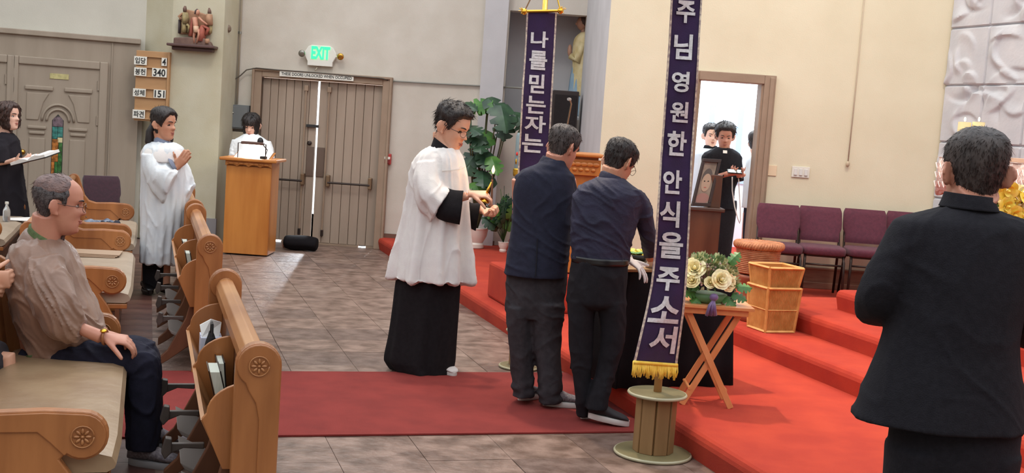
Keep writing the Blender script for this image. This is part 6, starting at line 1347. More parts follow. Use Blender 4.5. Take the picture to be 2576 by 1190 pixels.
b = MB(); hand(b, P(1640, 655, Y+.36), (.1, .6, -.6), (0, 0, -1), -1, 1, (.5,)*4, .3); remesh(b, 'glove', .005, MATS['white_glove'], t, 2)
# ---------------------------------------------------------------- 4 man in the black suit, right foreground
Y = 3.5; t = person('person in a black suit seen from behind in the right foreground', (P(2400, 600, Y).x, Y, 0))
hd = Head(P(2452, 431, Y+.01), (-.06, 1, -.06), 1.03, wide=1.02)
b = MB(); hd.skull(b); nb = P(2440, 520, Y-.0); hd.neck(b, nb, .062, .062); torso_fill(b, P(2400, 1050, Y), P(2420, 700, Y), nb, .15)
gx = P(2400, 1100, Y).x
for x in (-.10, .12): limb(b, [V3((gx+x, Y, .85)), V3((gx+x, Y, .45)), V3((gx+x, Y, .05))], [.08, .055, .042])
limb(b, [P(2280, 580, Y), P(2200, 760, Y+.05), P(2300, 760, Y+.30)], [.055, .045, .032]); limb(b, [P(2590, 600, Y), P(2640, 800, Y), P(2610, 830, Y+.25)], [.055, .045, .032])
hand(b, P(2305, 758, Y+.31), (.8, .5, 0), (.3, .2, 1), 1, 1.05, (.3,)*4, .2); hand(b, P(2606, 830, Y+.27), (-.5, .8, 0), (-.3, .2, 1), -1, 1.05, (.3,)*4, .2)
remesh(b, 'body', .0055, M_skinr, t, 2); hd.features(t)
hd.hair(t, M_hairg, smoothline([(0, .085), (.6, .08), (.95, .055), (1.15, .01), (1.35, -.02), (1.5, .02), (1.75, .015), (2.0, -.045), (2.4, -.074), (3.15, -.078)]), lambda a, z: .005+.004*max(0, min(1, (z+.02)/.1)), 12, seg=80, lev=60, strands=2600, slen=.016, sw=.0013, noisea=.0015, lift=.06)
b = MB(); loftr(b, [ring2((2404, 500), (2476, 503), Y, .07), ring2((2370, 520), (2492, 522), Y, .085), ring2((2320, 533), (2530, 538), Y, .10), ring2((2270, 545), (2585, 556), Y, .12), ring2((2243, 562), (2622, 580), Y, .135), ring2((2232, 620), (2620, 640), Y, .15), ring2((2234, 720), (2590, 730), Y, .16), ring2((2232, 800), (2562, 815), Y, .16), ring2((2214, 870), (2560, 880), Y, .16), ring2((2188, 940), (2566, 955), Y, .17), ring2((2160, 1010), (2574, 1030), Y, .18), ring2((2142, 1046), (2582, 1078), Y, .185)], 44, 72, folds(.003, .02, (3, 5, 7), 4))
loftr(b, [ring2((2240, 570), (2330, 560), Y, .08, .0), ring2((2208, 630), (2300, 640), Y, .085, .0), ring2((2170, 712), (2270, 730), Y, .08, .0), ring2((2154, 770), (2250, 800), Y, .075, .05), ring2((2175, 812), (2262, 790), Y, .07, .16), ring2((2240, 818), (2300, 740), Y, .06, .28)], 26, 36, folds(.02, .05, (3, 5), 5))
loftr(b, [ring2((2540, 570), (2622, 590), Y, .08, .0), ring2((2560, 680), (2660, 680), Y, .085, .0), ring2((2566, 800), (2668, 800), Y, .08, .02), ring2((2560, 868), (2650, 872), Y, .07, .12), ring2((2570, 872), (2630, 800), Y, .06, .24)], 22, 32, folds(.02, .04, (3, 5), 6))
remesh(b, 'suit_jacket', .008, M_suit, t, 3, wrinkle(.006, (4, 4, 5), 7))
b = MB(); loftr(b, [ring2((2380, 482), (2494, 496), Y, .082), ring2((2375, 498), (2500, 512), Y, .092), ring2((2366, 518), (2508, 532), Y, .10)], 8, 36); b.build('collar', M_suit, t, smooth=True)
b = MB(); loftr(b, [list(V3((gx, Y, z)))+[w_, 0, 0]+[0, d, 0] for z, w_, d in ((1.0, .19, .13), (.86, .192, .14), (.78, .192, .14), (.72, .19, .13))], 12, 48)
for x in (-.10, .095): loftr(b, [list(V3((gx+x, Y, z)))+[w_, 0, 0]+[0, d, 0] for z, w_, d in ((.80, .10, .125), (.5, .09, .10), (.25, .08, .09), (.06, .075, .085))], 20, 28, folds(.02, .05, (3, 5), 3))
remesh(b, 'trousers', .01, M_suit, t, 2)
for x in (-.10, .10): shoe(t, (gx+x, Y-.06), (gx+x*1.3, Y+.20), .002, M_leath, M_leath, .046, .08)
# ---------------------------------------------------------------- 5 seated man in the brown jacket
Y = 5.42; t = person('balding person in a shiny brown jacket and navy trousers seated sideways on the nearest pew', (P(170, 900, Y).x, Y, 0))
hd = Head(P(148, 512, Y), (.93, .36, -.10), 1.10)
b = MB(); hd.skull(b); nb = P(110, 618, Y); hd.neck(b, nb, .062, .064)
hp_ = P(135, 900, Y); ch_ = P(95, 700, Y)
loftr(b, [list(hp_)+[.13, 0, 0]+[0, .16, 0], list(ch_)+[.11, 0, 0]+[0, .15, 0], list(nb)+[.055, 0, 0]+[0, .06, 0]], 12, 18)
limb(b, [P(110, 670, Y-.16), P(140, 800, Y-.24), P(255, 848, Y-.24)], [.055, .045, .03]); limb(b, [P(120, 670, Y+.16), P(160, 800, Y+.22), P(262, 840, Y+.0)], [.055, .045, .03])
hand(b, P(262, 848, Y-.22), (1, .25, -.12), (0, .3, -1), -1, 1.08, (.5, .55, .6, .6), .2); hand(b, P(268, 842, Y-.1), (1, -.2, -.1), (0, -.2, -1), 1, 1.08, (.4, .5, .5, .5), .2)
limb(b, [P(130, 900, Y-.1), P(366, 915, Y-.10), P(362, 1120, Y-.09)], [.07, .05, .03]); limb(b, [P(130, 900, Y+.12), P(372, 905, Y+.14), P(375, 1095, Y+.15)], [.07, .05, .03])
remesh(b, 'body', .0055, M_skinr, t, 2); hd.features(t, brow=M_hairg)
hd.glasses(t, mat('brown_spectacle', (96, 66, 56), .3), yy=.106)
hd.hair(t, mat('dark_side_hair', (50, 44, 46), .55, (86, 80, 80), 60, bump=.4, bscale=150), LINE_BALDSIDE, lambda a, z: max(-.004, .008-.013*max(0, (z-.04)/.05)), 9, strands=900, slen=.018, sw=.0016, noisea=.002, lift=.04)
hd.hair(t, M_hairs, smoothline([(0, .108), (.8, .10), (1.2, .06), (1.5, .045), (2.2, .04), (3.15, .03)]), lambda a, z: .0045, 19, strands=500, slen=.03, sw=.0016, noisea=.002, name='thin_hair', lift=.08, comb=lambda th, z: (0, -1, .1))
b = MB(); loftr(b, [row(596, 70, 148, Y, .10), row(612, 46, 166, Y, .15), row(634, 34, 180, Y, .19), row(670, 27, 196, Y, .215), row(720, 27, 216, Y, .225), row(770, 36, 242, Y, .225), row(815, 50, 258, Y, .22), row(846, 60, 258, Y, .21), row(872, 68, 232, Y, .20), row(888, 78, 214, Y, .195)], 36, 64, folds(.006, .03, (4, 7, 11), 12))
loftr(b, [ring2((64, 650), (150, 640), Y, .08, -.13), ring2((62, 710), (170, 690), Y, .085, -.2), ring2((92, 790), (190, 740), Y, .08, -.24), ring2((130, 850), (205, 780), Y, .07, -.25), ring2((196, 862), (216, 806), Y, .055, -.24)], 24, 32, folds(.03, .10, (3, 5, 7), 13))
loftr(b, [ring2((70, 650), (150, 640), Y, .08, .13), ring2((90, 740), (200, 720), Y, .08, .2), ring2((160, 840), (222, 790), Y, .06, .12)], 16, 28)
remesh(b, 'jacket', .0065, M_brownj, t, 1, wrinkle(.014, (6, 6, 9), 8, 1.0))
b = MB(); loftr(b, [ring2((69, 573), (152, 626), Y, .100), ring2((60, 583), (158, 641), Y, .116), ring2((50, 600), (164, 657), Y, .132)], 6, 32); b.build('jacket_collar', M_brownj, t, smooth=True)
b = MB(); loftr(b, [ring2((77, 562), (149, 608), Y, .082), ring2((74, 573), (153, 620), Y, .088), ring2((70, 584), (156, 632), Y, .094)], 6, 32); b.build('shirt_collar', M_green, t, smooth=True)
b = MB(); loftr(b, [ring2((74, 888), (118, 880), Y, .10, -.10), ring2((80, 905), (124, 895), Y, .09, -.10)], 4, 20); b.build('shirt_hem', M_green, t, smooth=True)
b = MB(); loftr(b, [list(P(72, 905, Y-.02))+list(ZD*.085)+[0, .17, 0], list(P(120, 905, Y-.02))+list(ZD*.10)+[0, .18, 0], list(P(190, 905, Y-.02))+list(ZD*.085)+[0, .18, 0]], 10, 32)
def thigh(b, pts, r): 
    rows = [list(P(x, y, Yy))+list(V3((-.05, 0, 1)).normalized()*rr)+[0, rr*1.1, 0] for (x, y, Yy), rr in zip(pts, r)]; loftr(b, rows, 26, 28, folds(.01, .04, (3, 5), 4))
thigh(b, [(130, 905, Y-.10), (220, 908, Y-.11), (320, 905, Y-.11), (372, 912, Y-.10)], (.095, .09, .085, .075)); thigh(b, [(130, 900, Y+.10), (240, 898, Y+.12), (340, 888, Y+.14), (385, 900, Y+.15)], (.09, .085, .08, .07))
loftr(b, [row(880, 330, 388, Y-.10, .06), row(905, 322, 402, Y-.10, .08), row(950, 320, 403, Y-.10, .085), row(1020, 319, 402, Y-.10, .083), row(1080, 320, 400, Y-.10, .08), row(1128, 322, 398, Y-.10, .08)], 26, 30, folds(.01, .05, (3, 5), 5))
loftr(b, [row(872, 350, 392, Y+.15, .06), row(900, 342, 402, Y+.15, .08), row(980, 345, 404, Y+.15, .08), row(1108, 350, 404, Y+.15, .075)], 20, 28, folds(.01, .05, (3, 5), 6))
remesh(b, 'trousers', .008, M_trnavy, t, 2, wrinkle(.012, (6, 9, 5), 9))
s1 = G(330, 1172); s2 = G(345, 1140)
shoe(t, (s1.x-.02, s1.y+.03), (s1.x+.235, s1.y+.0), .0, M_sneak, mat('grey_sole', (150, 150, 152), .6), .05, .095); shoe(t, (s2.x+.0, s2.y+.10), (s2.x+.215, s2.y+.12), .0, M_sneak, MATS['grey_sole'], .05, .085)
b = MB(); wq = P(264, 848, Y-.225); b.tube([wq+V3((math.cos(.3)*0, 0, 0))+V3((0, math.cos(a)*.034, math.sin(a)*.032)) for a in [2*math.pi*k/16 for k in range(17)]], .006, 6); b.build('watch_strap', mat('tan_strap', (150, 96, 60), .5), t, smooth=True)
MB().lathe([(.014, 0), (.014, .006), (.002, .008)], wq+V3((0, -.02, .030)), 14, ax=V3((0, -.4, 1))).build('watch_face', M_gold, t, smooth=True)
# ---------------------------------------------------------------- 6 praying person in white alb
Y = 10.15; gf = G(392, 735); t = person('person in a long white alb with hands joined in prayer, long dark hair tied back', (gf.x, Y, 0))
hd = Head(P(413, 312, Y), (.90, -.36, -.04), 1.06)
b = MB(); hd.skull(b, 48, 40); nb = P(409, 366, Y+.01); hd.neck(b, nb, .056, .07); torso_fill(b, P(405, 540, Y), P(405, 420, Y), nb, .12)
limb(b, [P(385, 395, Y-.12), P(400, 445, Y-.16), P(442, 420, Y-.12)], [.05, .042, .028]); limb(b, [P(440, 395, Y+.12), P(460, 434, Y+.04), P(447, 420, Y-.06)], [.05, .042, .028])
for x in (-.08, .09): limb(b, [V3((gf.x+x, Y, .8)), V3((gf.x+x, Y, .45)), V3((gf.x+x, Y, .07))], [.08, .055, .04])
hand(b, P(444, 420, Y-.12), (.52, -.05, .72), (-.25, .95, .2), 1, .98, (.12,)*4, .1); hand(b, P(448, 419, Y-.08), (.52, -.05, .72), (.25, -.95, -.2), -1, .98, (.12,)*4, .1)
remesh(b, 'body', .0055, M_skint, t, 2); hd.features(t, closed=True)
hd.hair(t, M_hair, smoothline([(0, .078), (.35, .084), (.8, .055), (1.1, .01), (1.3, -.025), (1.5, .0), (1.75, .0), (1.95, -.06), (2.4, -.11), (3.15, -.12)]), lambda a, z: .014+.012*max(0, min(1, z/.1)), 4, strands=500, slen=.03, sw=.0022, noisea=.002, lift=.08)
b = MB(); b.tube([hd.q(0, -.09, .0), hd.q(.01, -.12, -.08), hd.q(.03, -.11, -.16), hd.q(.03, -.10, -.20)], [.04, .05, .045, .02], 12, flat=.8); b.build('tied_hair', M_hair, t, smooth=True)
b = MB(); b.tube([hd.q(-.07, .0, -.07), hd.q(-.075, .02, -.12), hd.q(-.07, .03, -.17)], [.02, .022, .01], 8); b.build('hair_lock', M_hair, t, smooth=True)
b = MB(); loftr(b, [ring2((392, 342), (428, 356), Y, .055), ring2((388, 352), (436, 366), Y, .065), ring2((384, 366), (440, 376), Y, .07)], 6, 24); b.build('shirt_collar', M_chamb, t, smooth=True)
b = MB(); loftr(b, [ring2((424, 398), (438, 428), Y, .035, -.16), ring2((434, 400), (446, 424), Y, .035, -.13)], 5, 18); b.build('shirt_cuff', M_chamb, t, smooth=True)
b = MB(); loftr(b, [ring2((440, 436), (456, 420), Y, .04, -.02), ring2((452, 440), (462, 420), Y, .04, -.02)], 5, 18); b.build('dark_cuff', M_blackw, t, smooth=True)
b = MB(); loftr(b, [row(358, 388, 442, Y, .09), row(368, 368, 456, Y, .14), row(384, 358, 462, Y, .17), row(420, 356, 464, Y, .18), row(480, 356, 468, Y, .18), row(540, 356, 466, Y, .185), row(600, 356, 458, Y, .19), row(655, 356, 450, Y, .20), row(661, 357, 449, Y, .20)], 40, 80, folds(.008, .06, (7, 11, 17), 21))
loftr(b, [ring2((358, 388), (398, 384), Y, .08, -.10), ring2((362, 430), (412, 412), Y, .085, -.15), ring2((376, 468), (430, 420), Y, .09, -.17), ring2((398, 500), (440, 428), Y, .085, -.17), ring2((412, 510), (450, 432), Y, .08, -.16)], 20, 36, folds(.02, .08, (4, 7, 9), 22))
loftr(b, [ring2((432, 392), (464, 396), Y, .08, .10), ring2((446, 440), (478, 430), Y, .08, .08), ring2((460, 500), (486, 470), Y, .08, .06), ring2((468, 508), (488, 462), Y, .07, .05)], 16, 32, folds(.02, .08, (4, 7), 23))
remesh(b, 'alb', .009, M_albc, t, 1, pleats(wrinkle(.009, (9, 9, 2.4), 11, .25), P(405, 600, 10.15), (9, 14), .011, 1.3, .3, 3))
b = MB(); loftr(b, [row(360, 390, 442, Y, .10), row(372, 365, 458, Y, .152), row(388, 356, 464, Y, .182), row(402, 358, 466, Y, .194), row(406, 372, 460, Y, .192)], 14, 48); b.build('yoke', M_whitec, t, smooth=True)
b = MB(); loftr(b, [row(640, 360, 420, Y+.02, .12), row(680, 360, 420, Y+.02, .11), row(722, 360, 418, Y+.02, .11)], 16, 36, folds(.02, .05, (3, 5), 7)); b.build('trousers', M_troub, t, smooth=True)
shoe(t, (gf.x-.10, Y+.02), (gf.x+.02, Y-.18), .013, M_leath, M_leath, .046, .075); shoe(t, (gf.x+.04, Y+.05), (gf.x+.20, Y-.10), .013, M_leath, M_leath, .046, .075)
# ---------------------------------------------------------------- 7 reader behind the lectern
Y = 13.82; t = person('person with a short black bob in a white sweater reading at the oak lectern', (P(632, 420, Y).x, Y, 0)); gx = t.location.x
hd = Head(P(632, 316, Y), (-.02, -1, -.32), 1.06)
b = MB(); hd.skull(b, 48, 40); nb = P(632, 350, Y+.04); hd.neck(b, nb, .05, .062); torso_fill(b, (gx, Y, .8), (gx, Y, 1.15), nb, .12)
limb(b, [P(588, 362, Y), P(584, 420, Y), P(610, 430, Y-.2)], [.045, .038, .026]); limb(b, [P(676, 364, Y), P(682, 420, Y), P(655, 430, Y-.2)], [.045, .038, .026])
hand(b, P(612, 430, Y-.22), (.3, -1, .0), (0, 0, -1), -1, .95, (.4,)*4, .2); hand(b, P(652, 430, Y-.22), (-.3, -1, 0), (0, 0, -1), 1, .95, (.4,)*4, .2)
for x in (-.08, .08): limb(b, [V3((gx+x, Y, .8)), V3((gx+x, Y, .45)), V3((gx+x, Y, .06))], [.075, .05, .035])
remesh(b, 'body', .006, M_skinp, t, 2); hd.features(t, closed=True)
hd.hair(t, M_hair, smoothline([(0, .028), (.55, .026), (.75, .0), (.85, -.07), (1.2, -.105), (2.0, -.115), (3.15, -.12)]), lambda a, z: .018+.006*max(0, min(1, z/.1))-(.008 if a < .6 else 0), 14, strands=300, slen=.05, sw=.004, noisea=.003, lift=.05, comb=lambda th, z: (0, .2, -1))
b = MB(); loftr(b, [row(337, 616, 650, Y, .07), row(345, 604, 662, Y, .10), row(356, 588, 676, Y, .115), row(376, 584, 682, Y, .12), row(410, 590, 680, Y, .12), row(470, 586, 684, Y, .125)], 18, 40, folds(.005, .03, (5, 8), 5))
loftr(b, [row(352, 584, 610, Y, .06), row(380, 577, 602, Y, .06), row(420, 575, 600, Y-.02, .055), row(432, 590, 612, Y-.16, .045)], 14, 24); loftr(b, [row(354, 656, 682, Y, .06), row(380, 664, 689, Y, .06), row(420, 668, 692, Y-.02, .055), row(432, 652, 674, Y-.16, .045)], 14, 24)
remesh(b, 'sweater', .009, mat('white_knit', (236, 240, 242), .9, bump=.3, bscale=150), t, 2, wrinkle(.007, (9, 9, 5), 3))
b = MB(); loftr(b, [list(V3((gx, Y, z)))+[w_, 0, 0]+[0, .12, 0] for z, w_ in ((.9, .16), (.5, .15), (.06, .16))], 10, 24); b.build('trousers', M_troub, t, smooth=True)
for x in (-.08, .08): shoe(t, (gx+x, Y+.06), (gx+x, Y-.17), .002, M_leath, M_leath, .042, .07)
# ---------------------------------------------------------------- 8 woman in black with an open songbook
Y = 11.2; t = person('person with shoulder-length brown hair in a black dress holding an open songbook', (P(20, 400, Y).x, Y, 0)); gx = t.location.x
hd = Head(P(22, 292, Y), (.94, -.28, .02), 1.02)
b = MB(); hd.skull(b, 48, 40); nb = P(14, 340, Y+.02); hd.neck(b, nb, .048, .06); torso_fill(b, (gx, Y, .8), (gx, Y, 1.15), nb, .10)
limb(b, [P(10, 368, Y-.12), P(2, 412, Y-.15), P(40, 402, Y-.2)], [.045, .038, .026]); limb(b, [P(34, 372, Y+.1), P(44, 412, Y+.1), P(78, 400, Y-.06)], [.04, .036, .024])
for x in (-.07, .08): limb(b, [V3((gx+x, Y, .8)), V3((gx+x, Y, .45)), V3((gx+x, Y, .06))], [.07, .05, .035])
hand(b, P(40, 402, Y-.2), (1, -.1, .12), (0, .2, 1), 1, .95, (.35,)*4, .2); hand(b, P(74, 402, Y-.07), (.8, -.5, .1), (0, -.1, 1), 1, .95, (.35,)*4, .2)
remesh(b, 'body', .006, M_skinp, t, 2); hd.features(t)
hd.hair(t, M_hairb, smoothline([(0, .078), (.4, .082), (.75, .05), (.95, -.03), (1.1, -.10), (1.5, -.12), (3.15, -.14)]), lambda a, z: .020+.014*max(0, min(1, (.12-z)/.2)), 24, zlo=-.16, strands=400, slen=.05, sw=.004, noisea=.008, comb=lambda th, z: (math.cos(th)*.4, -.2, -1), lift=.15)
b = MB(); loftr(b, [row(334, -4, 32, Y, .08), row(344, -18, 42, Y, .12), row(358, -24, 47, Y, .13), row(400, -22, 52, Y, .13), row(440, -20, 56, Y, .14), row(500, -22, 64, Y, .16), row(560, -24, 70, Y, .17), row(640, -26, 76, Y, .18)], 30, 48, folds(.006, .05, (5, 8, 11), 6))
loftr(b, [row(350, -20, 22, Y-.08, .07), row(380, -22, 24, Y-.12, .075), row(408, -20, 26, Y-.14, .07)], 12, 24); loftr(b, [row(352, 24, 48, Y+.08, .06), row(392, 30, 54, Y+.08, .06)], 8, 20)
remesh(b, 'dress', .009, mat('black_dress', (32, 28, 34), .9, bump=.15, bscale=150, spec=.3), t, 2, wrinkle(.010, (8, 8, 4), 12))
for x in (-.07, .08): shoe(t, (gx+x, Y+.05), (gx+x+.12, Y-.14), .013, M_leath, M_leath, .04, .06)
bc = P(88, 396, Y-.2); t2 = thing('songbook', 'open songbook with white pages and black cover held by the person in the black dress', 'book', bc)
xd = V3((1, -.25, .30)).normalized(); yd = V3((.35, 1, .25)); yd = (yd-xd*yd.dot(xd)).normalized(); zn = xd.cross(yd)
q = lambda a, c_, h=0: bc+xd*a+yd*c_+zn*h
for sg, nm in ((-1, 'left_pages'), (1, 'right_pages')):
    b = MB(); prof = [(0, -.012)]+[(sg*.185*k/8, .022*math.sin(min(1, k/8*1.4)*2.6)-.004) for k in range(1, 9)]; pts = [(a, h) for a, h in [(0, .0)]+[(x, h+.006) for x, h in prof[1:]]+[(sg*.185, -.012), (0, -.012)]]
    b.prism([q(a, -.12, h) for a, h in pts], yd*.24); b.build(nm, M_paper, t2)
    MB().prism([q(0, -.125, -.018), q(sg*.195, -.125, -.022), q(sg*.195, -.125, -.013), q(0, -.125, -.011)], yd*.25).build('cover', M_leath, t2)
# ---------------------------------------------------------------- 9 clergyman in the doorway, 10-11 two more behind
Y = 11.85; t = person('person in a black clerical suit with white collar tab, looking at a phone', (P(1822, 450, Y).x, Y, .15)); gx = t.location.x
hd = Head(P(1824, 343, Y), (-.10, -1, -.22), 1.0)
b = MB(); hd.skull(b, 48, 40); nb = P(1822, 380, Y+.02); hd.neck(b, nb, .054, .066); torso_fill(b, (gx, Y, .95), (gx, Y, 1.25), nb, .13)
limb(b, [P(1780, 402, Y), P(1784, 450, Y-.05), P(1832, 437, Y-.26)], [.05, .042, .028]); limb(b, [P(1858, 404, Y), P(1862, 452, Y-.05), P(1858, 438, Y-.24)], [.05, .042, .028])
hand(b, P(1836, 438, Y-.27), (1, -.25, .12), (0, .2, 1), 1, 1.0, (.4,)*4, .3); hand(b, P(1868, 440, Y-.25), (-.8, -.4, .12), (0, .2, 1), -1, 1.0, (.5,)*4, .3)
for x in (-.09, .09): limb(b, [V3((gx+x, Y, .95)), V3((gx+x, Y, .55)), V3((gx+x, Y, .21))], [.075, .055, .04])
remesh(b, 'body', .006, M_skinr, t, 2); hd.features(t, closed=True)
hd.hair(t, M_hair, LINE_S, lambda a, z: .010+.022*max(0, min(1, (z+.02)/.1)), 30, strands=400, slen=.035, sw=.004, noisea=.008, lift=.4)
b = MB(); loftr(b, [row(372, 1802, 1842, Y, .08), row(382, 1782, 1858, Y, .11), row(396, 1768, 1865, Y, .125), row(440, 1772, 1862, Y, .125), row(480, 1776, 1848, Y, .12), row(525, 1780, 1848, Y, .13)], 24, 48, folds(.004, .03, (4, 7), 5))
loftr(b, [row(392, 1766, 1794, Y, .065), row(425, 1766, 1796, Y-.03, .06), row(452, 1776, 1806, Y-.10, .055), ring2((1818, 448), (1826, 426), Y, .045, -.22)], 16, 24); loftr(b, [row(394, 1842, 1866, Y, .065), row(430, 1846, 1870, Y-.03, .06), row(455, 1848, 1872, Y-.10, .05), row(448, 1852, 1870, Y-.18, .04)], 16, 24)
remesh(b, 'clerical_jacket', .009, M_suit, t, 2, wrinkle(.007, (8, 8, 5), 14))
b = MB(); loftr(b, [row(374, 1812, 1834, Y-.0, .066), row(384, 1808, 1838, Y-.0, .085)], 5, 28); b.build('clerical_shirt', M_blackw, t, smooth=True)
MB().box(P(1824, 382, Y-.115), (.04, .008, .028), az=V3((0, .4, 1))).build('white_collar_tab', M_paper, t)
b = MB(); loftr(b, [list(V3((gx-.01, Y, z)))+[w_, 0, 0]+[0, .11, 0] for z, w_ in ((1.05, .15), (.95, .155), (.6, .14), (.22, .13))], 12, 32, folds(.02, .06, (3, 5), 4)); b.build('trousers', M_suit, t, smooth=True)
for x in (-.08, .08): shoe(t, (gx+x, Y+.06), (gx+x, Y-.18), .152, M_leath, M_leath, .044, .07)
pp = P(1848, 432, Y-.36); t2 = thing('phone', 'small dark phone held by the person in the clerical suit', 'phone', pp); MB().box(pp, (.14, .075, .01), ay=V3((0, .9, .4)).normalized(), az=V3((0, -.4, .9)).normalized()).build('body', M_black, t2, bevel=.002); MB().box(pp+V3((0, -.003, .006)), (.128, .066, .002), ay=V3((0, .9, .4)).normalized(), az=V3((0, -.4, .9)).normalized()).build('screen', mat('phone_screen', (120, 130, 120), .2), t2)
t2 = thing('white_cord', 'white rope cord hanging below the hands of the person in the clerical suit', 'cord', P(1860, 560, Y-.2)); b = MB(); b.tube([P(x, y, Y-.2) for x, y in ((1842, 445), (1842, 480), (1848, 520), (1856, 550), (1861, 562), (1863, 552), (1862, 520), (1859, 470), (1858, 445))], .006, 6); b.build('rope', M_paper, t2, smooth=True)
Y = 12.7; t = person('person in white vestment with dark collar standing behind the one in the clerical suit', (P(1785, 450, Y).x, Y, .15)); gx = t.location.x
hd = Head(P(1789, 342, Y), (.12, -1, -.05), .98)
b = MB(); hd.skull(b, 48, 40); nb = P(1786, 376, Y+.02); hd.neck(b, nb, .052, .064); torso_fill(b, (gx, Y, .95), (gx, Y, 1.2), nb, .12); limb(b, [P(1750, 400, Y), P(1748, 460, Y), P(1760, 500, Y-.1)], [.05, .04, .03]); limb(b, [P(1822, 400, Y), P(1826, 460, Y), P(1816, 500, Y-.1)], [.05, .04, .03])
hand(b, P(1762, 502, Y-.1), (.3, -.5, -1), (1, 0, 0), 1, 1, (.4,)*4, .2); hand(b, P(1814, 502, Y-.1), (-.3, -.5, -1), (-1, 0, 0), -1, 1, (.4,)*4, .2)
remesh(b, 'body', .006, M_skinp, t, 2); hd.features(t)
hd.hair(t, M_hair, LINE_S, lambda a, z: .008+.016*max(0, min(1, (z+.02)/.1)), 33, strands=200, slen=.03, sw=.004)
b = MB(); loftr(b, [row(366, 1772, 1804, Y, .075), row(376, 1768, 1806, Y, .09)], 5, 28); b.build('collar', M_blackw, t, smooth=True)
b = MB(); loftr(b, [row(374, 1764, 1812, Y, .10), row(384, 1748, 1824, Y, .13), row(400, 1742, 1830, Y, .15), row(460, 1740, 1832, Y, .17), row(540, 1736, 1836, Y, .19), row(600, 1734, 1838, Y, .20)], 26, 56, folds(.01, .06, (7, 11), 9)); b.build('vestment', M_albc, t, smooth=True)
b = MB(); loftr(b, [row(590, 1746, 1828, Y, .13), row(640, 1750, 1826, Y, .13)], 6, 24); b.build('cassock', M_blackw, t, smooth=True)
Y = 12.5; t = person('person in white surplice and dark trousers, nearly hidden by the right door jamb', (P(1906, 450, Y).x, Y, .15)); gx = t.location.x
hd = Head(P(1906, 362, Y), (.8, .6, -.1), 1.0)
b = MB(); hd.skull(b, 40, 36); nb = P(1904, 396, Y); hd.neck(b, nb, .052, .064); torso_fill(b, (gx, Y, .95), (gx, Y, 1.2), nb, .11)
limb(b, [P(1882, 420, Y), P(1878, 480, Y), P(1888, 530, Y-.05)], [.05, .04, .03]); hand(b, P(1888, 532, Y-.05), (0, -.2, -1), (1, 0, 0), 1, 1, (.4,)*4, .2)
for x in (-.08, .08): limb(b, [V3((gx+x, Y, .9)), V3((gx+x, Y, .5)), V3((gx+x, Y, .2))], [.07, .05, .04])
remesh(b, 'body', .007, M_skinp, t, 2)
hd.hair(t, M_hair, LINE_S, lambda a, z: .008+.016*max(0, min(1, (z+.02)/.1)), 35, strands=120, slen=.03, sw=.004)
b = MB(); loftr(b, [row(392, 1890, 1922, Y, .09), row(404, 1878, 1934, Y, .12), row(440, 1872, 1938, Y, .14), row(500, 1868, 1940, Y, .15), row(524, 1866, 1940, Y, .16)], 20, 48, folds(.01, .06, (7, 11), 10)); b.build('surplice', M_albc, t, smooth=True)
b = MB(); loftr(b, [row(515, 1872, 1934, Y, .13), row(560, 1868, 1934, Y, .13), row(606, 1866, 1936, Y, .13)], 10, 30, folds(.02, .06, (5, 7), 3)); b.build('dark_skirt', M_trnavy, t, smooth=True)
for x in (-.1, .05): shoe(t, (gx+x, Y+.06), (gx+x, Y-.18), .152, M_paper, M_sole, .044, .07)
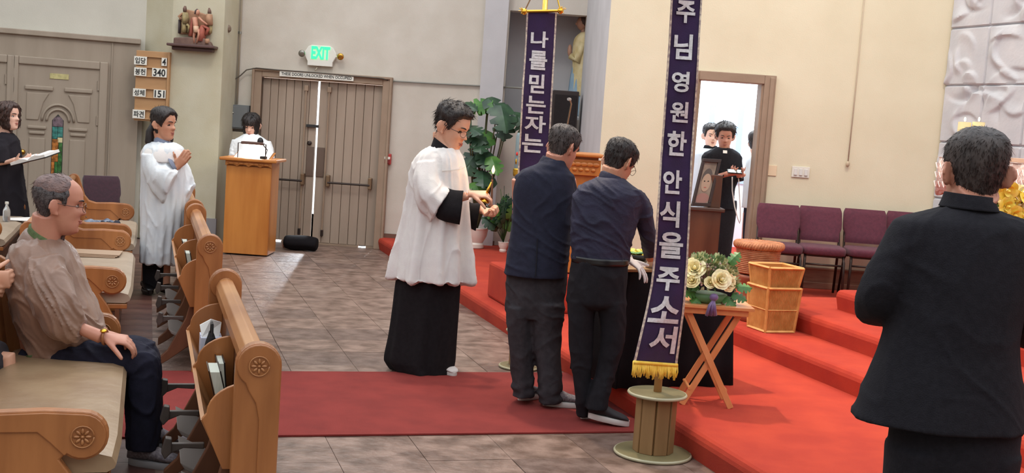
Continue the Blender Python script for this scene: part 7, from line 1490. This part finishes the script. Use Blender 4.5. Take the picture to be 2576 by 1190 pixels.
# ---------------------------------------------------------------- 12 clasped hands at the left edge
Y = 5.2; bx = P(-70, 800, Y); t = person('person at the left edge of whom only clasped hands show', (bx.x, Y, 0))
hd = Head(P(-95, 520, Y), (1, 0, -.1), 1.0)
b = MB(); hd.skull(b, 40, 36); nb = P(-125, 610, Y); hd.neck(b, nb, .056, .07)
loftr(b, [list(P(-110, 900, Y))+[.13, 0, 0]+[0, .15, 0], list(P(-120, 720, Y))+[.11, 0, 0]+[0, .15, 0], list(nb)+[.055, 0, 0]+[0, .06, 0]], 12, 18)
limb(b, [P(-110, 680, Y-.16), P(-90, 790, Y-.2), P(-18, 712, Y-.05)], [.05, .042, .03]); limb(b, [P(-110, 680, Y+.16), P(-90, 790, Y+.2), P(-18, 712, Y+.05)], [.05, .042, .03])
limb(b, [P(-110, 900, Y-.1), P(20, 900, Y-.1), P(20, 1060, Y-.1)], [.08, .06, .045]); limb(b, [P(-110, 900, Y+.1), P(20, 900, Y+.1), P(20, 1060, Y+.1)], [.08, .06, .045])
hand(b, P(-32, 706, Y-.04), (1, .25, .1), (0, 1, .1), 1, 1.0, (.95, 1.0, 1.05, 1.1), .6, .1); hand(b, P(-34, 716, Y+.035), (1, -.25, -.1), (0, -1, .1), -1, 1.0, (.9, 1.0, 1.05, 1.1), .6, .1)
remesh(b, 'body', .005, M_skin, t, 2); hd.features(t)
hd.hair(t, M_hair, LINE_S, lambda a, z: .012, 37, strands=100)
b = MB(); loftr(b, [row(600, -160, -90, Y, .10), row(630, -180, -70, Y, .19), row(720, -185, -60, Y, .21), row(800, -180, -50, Y, .2), row(890, -180, -50, Y, .2)], 24, 40); loftr(b, [row(650, -150, -80, Y-.15, .07), row(740, -140, -70, Y-.2, .06), ring2((-70, 800), (-60, 750), Y, .05, -.15), ring2((-34, 740), (-40, 700), Y, .04, -.06)], 16, 24); loftr(b, [row(650, -150, -80, Y+.15, .07), row(740, -140, -70, Y+.2, .06), ring2((-70, 800), (-60, 750), Y, .05, .15), ring2((-34, 740), (-40, 700), Y, .04, .06)], 16, 24)
remesh(b, 'shirt', .01, mat('blue_shirt', (110, 126, 150), .8), t, 2)
b = MB(); 
for s_ in (-.1, .1): loftr(b, [list(P(-115, 905, Y+s_))+list(ZD*.09)+[0, .10, 0], list(P(-30, 900, Y+s_))+list(ZD*.085)+[0, .09, 0], list(P(5, 905, Y+s_))+list(ZD*.075)+[0, .085, 0]], 12, 24); loftr(b, [row(890, -30, 20, Y+s_, .07), row(960, -30, 22, Y+s_, .08), row(1120, -26, 20, Y+s_, .07)], 12, 24)
remesh(b, 'trousers', .01, M_trou, t, 2)
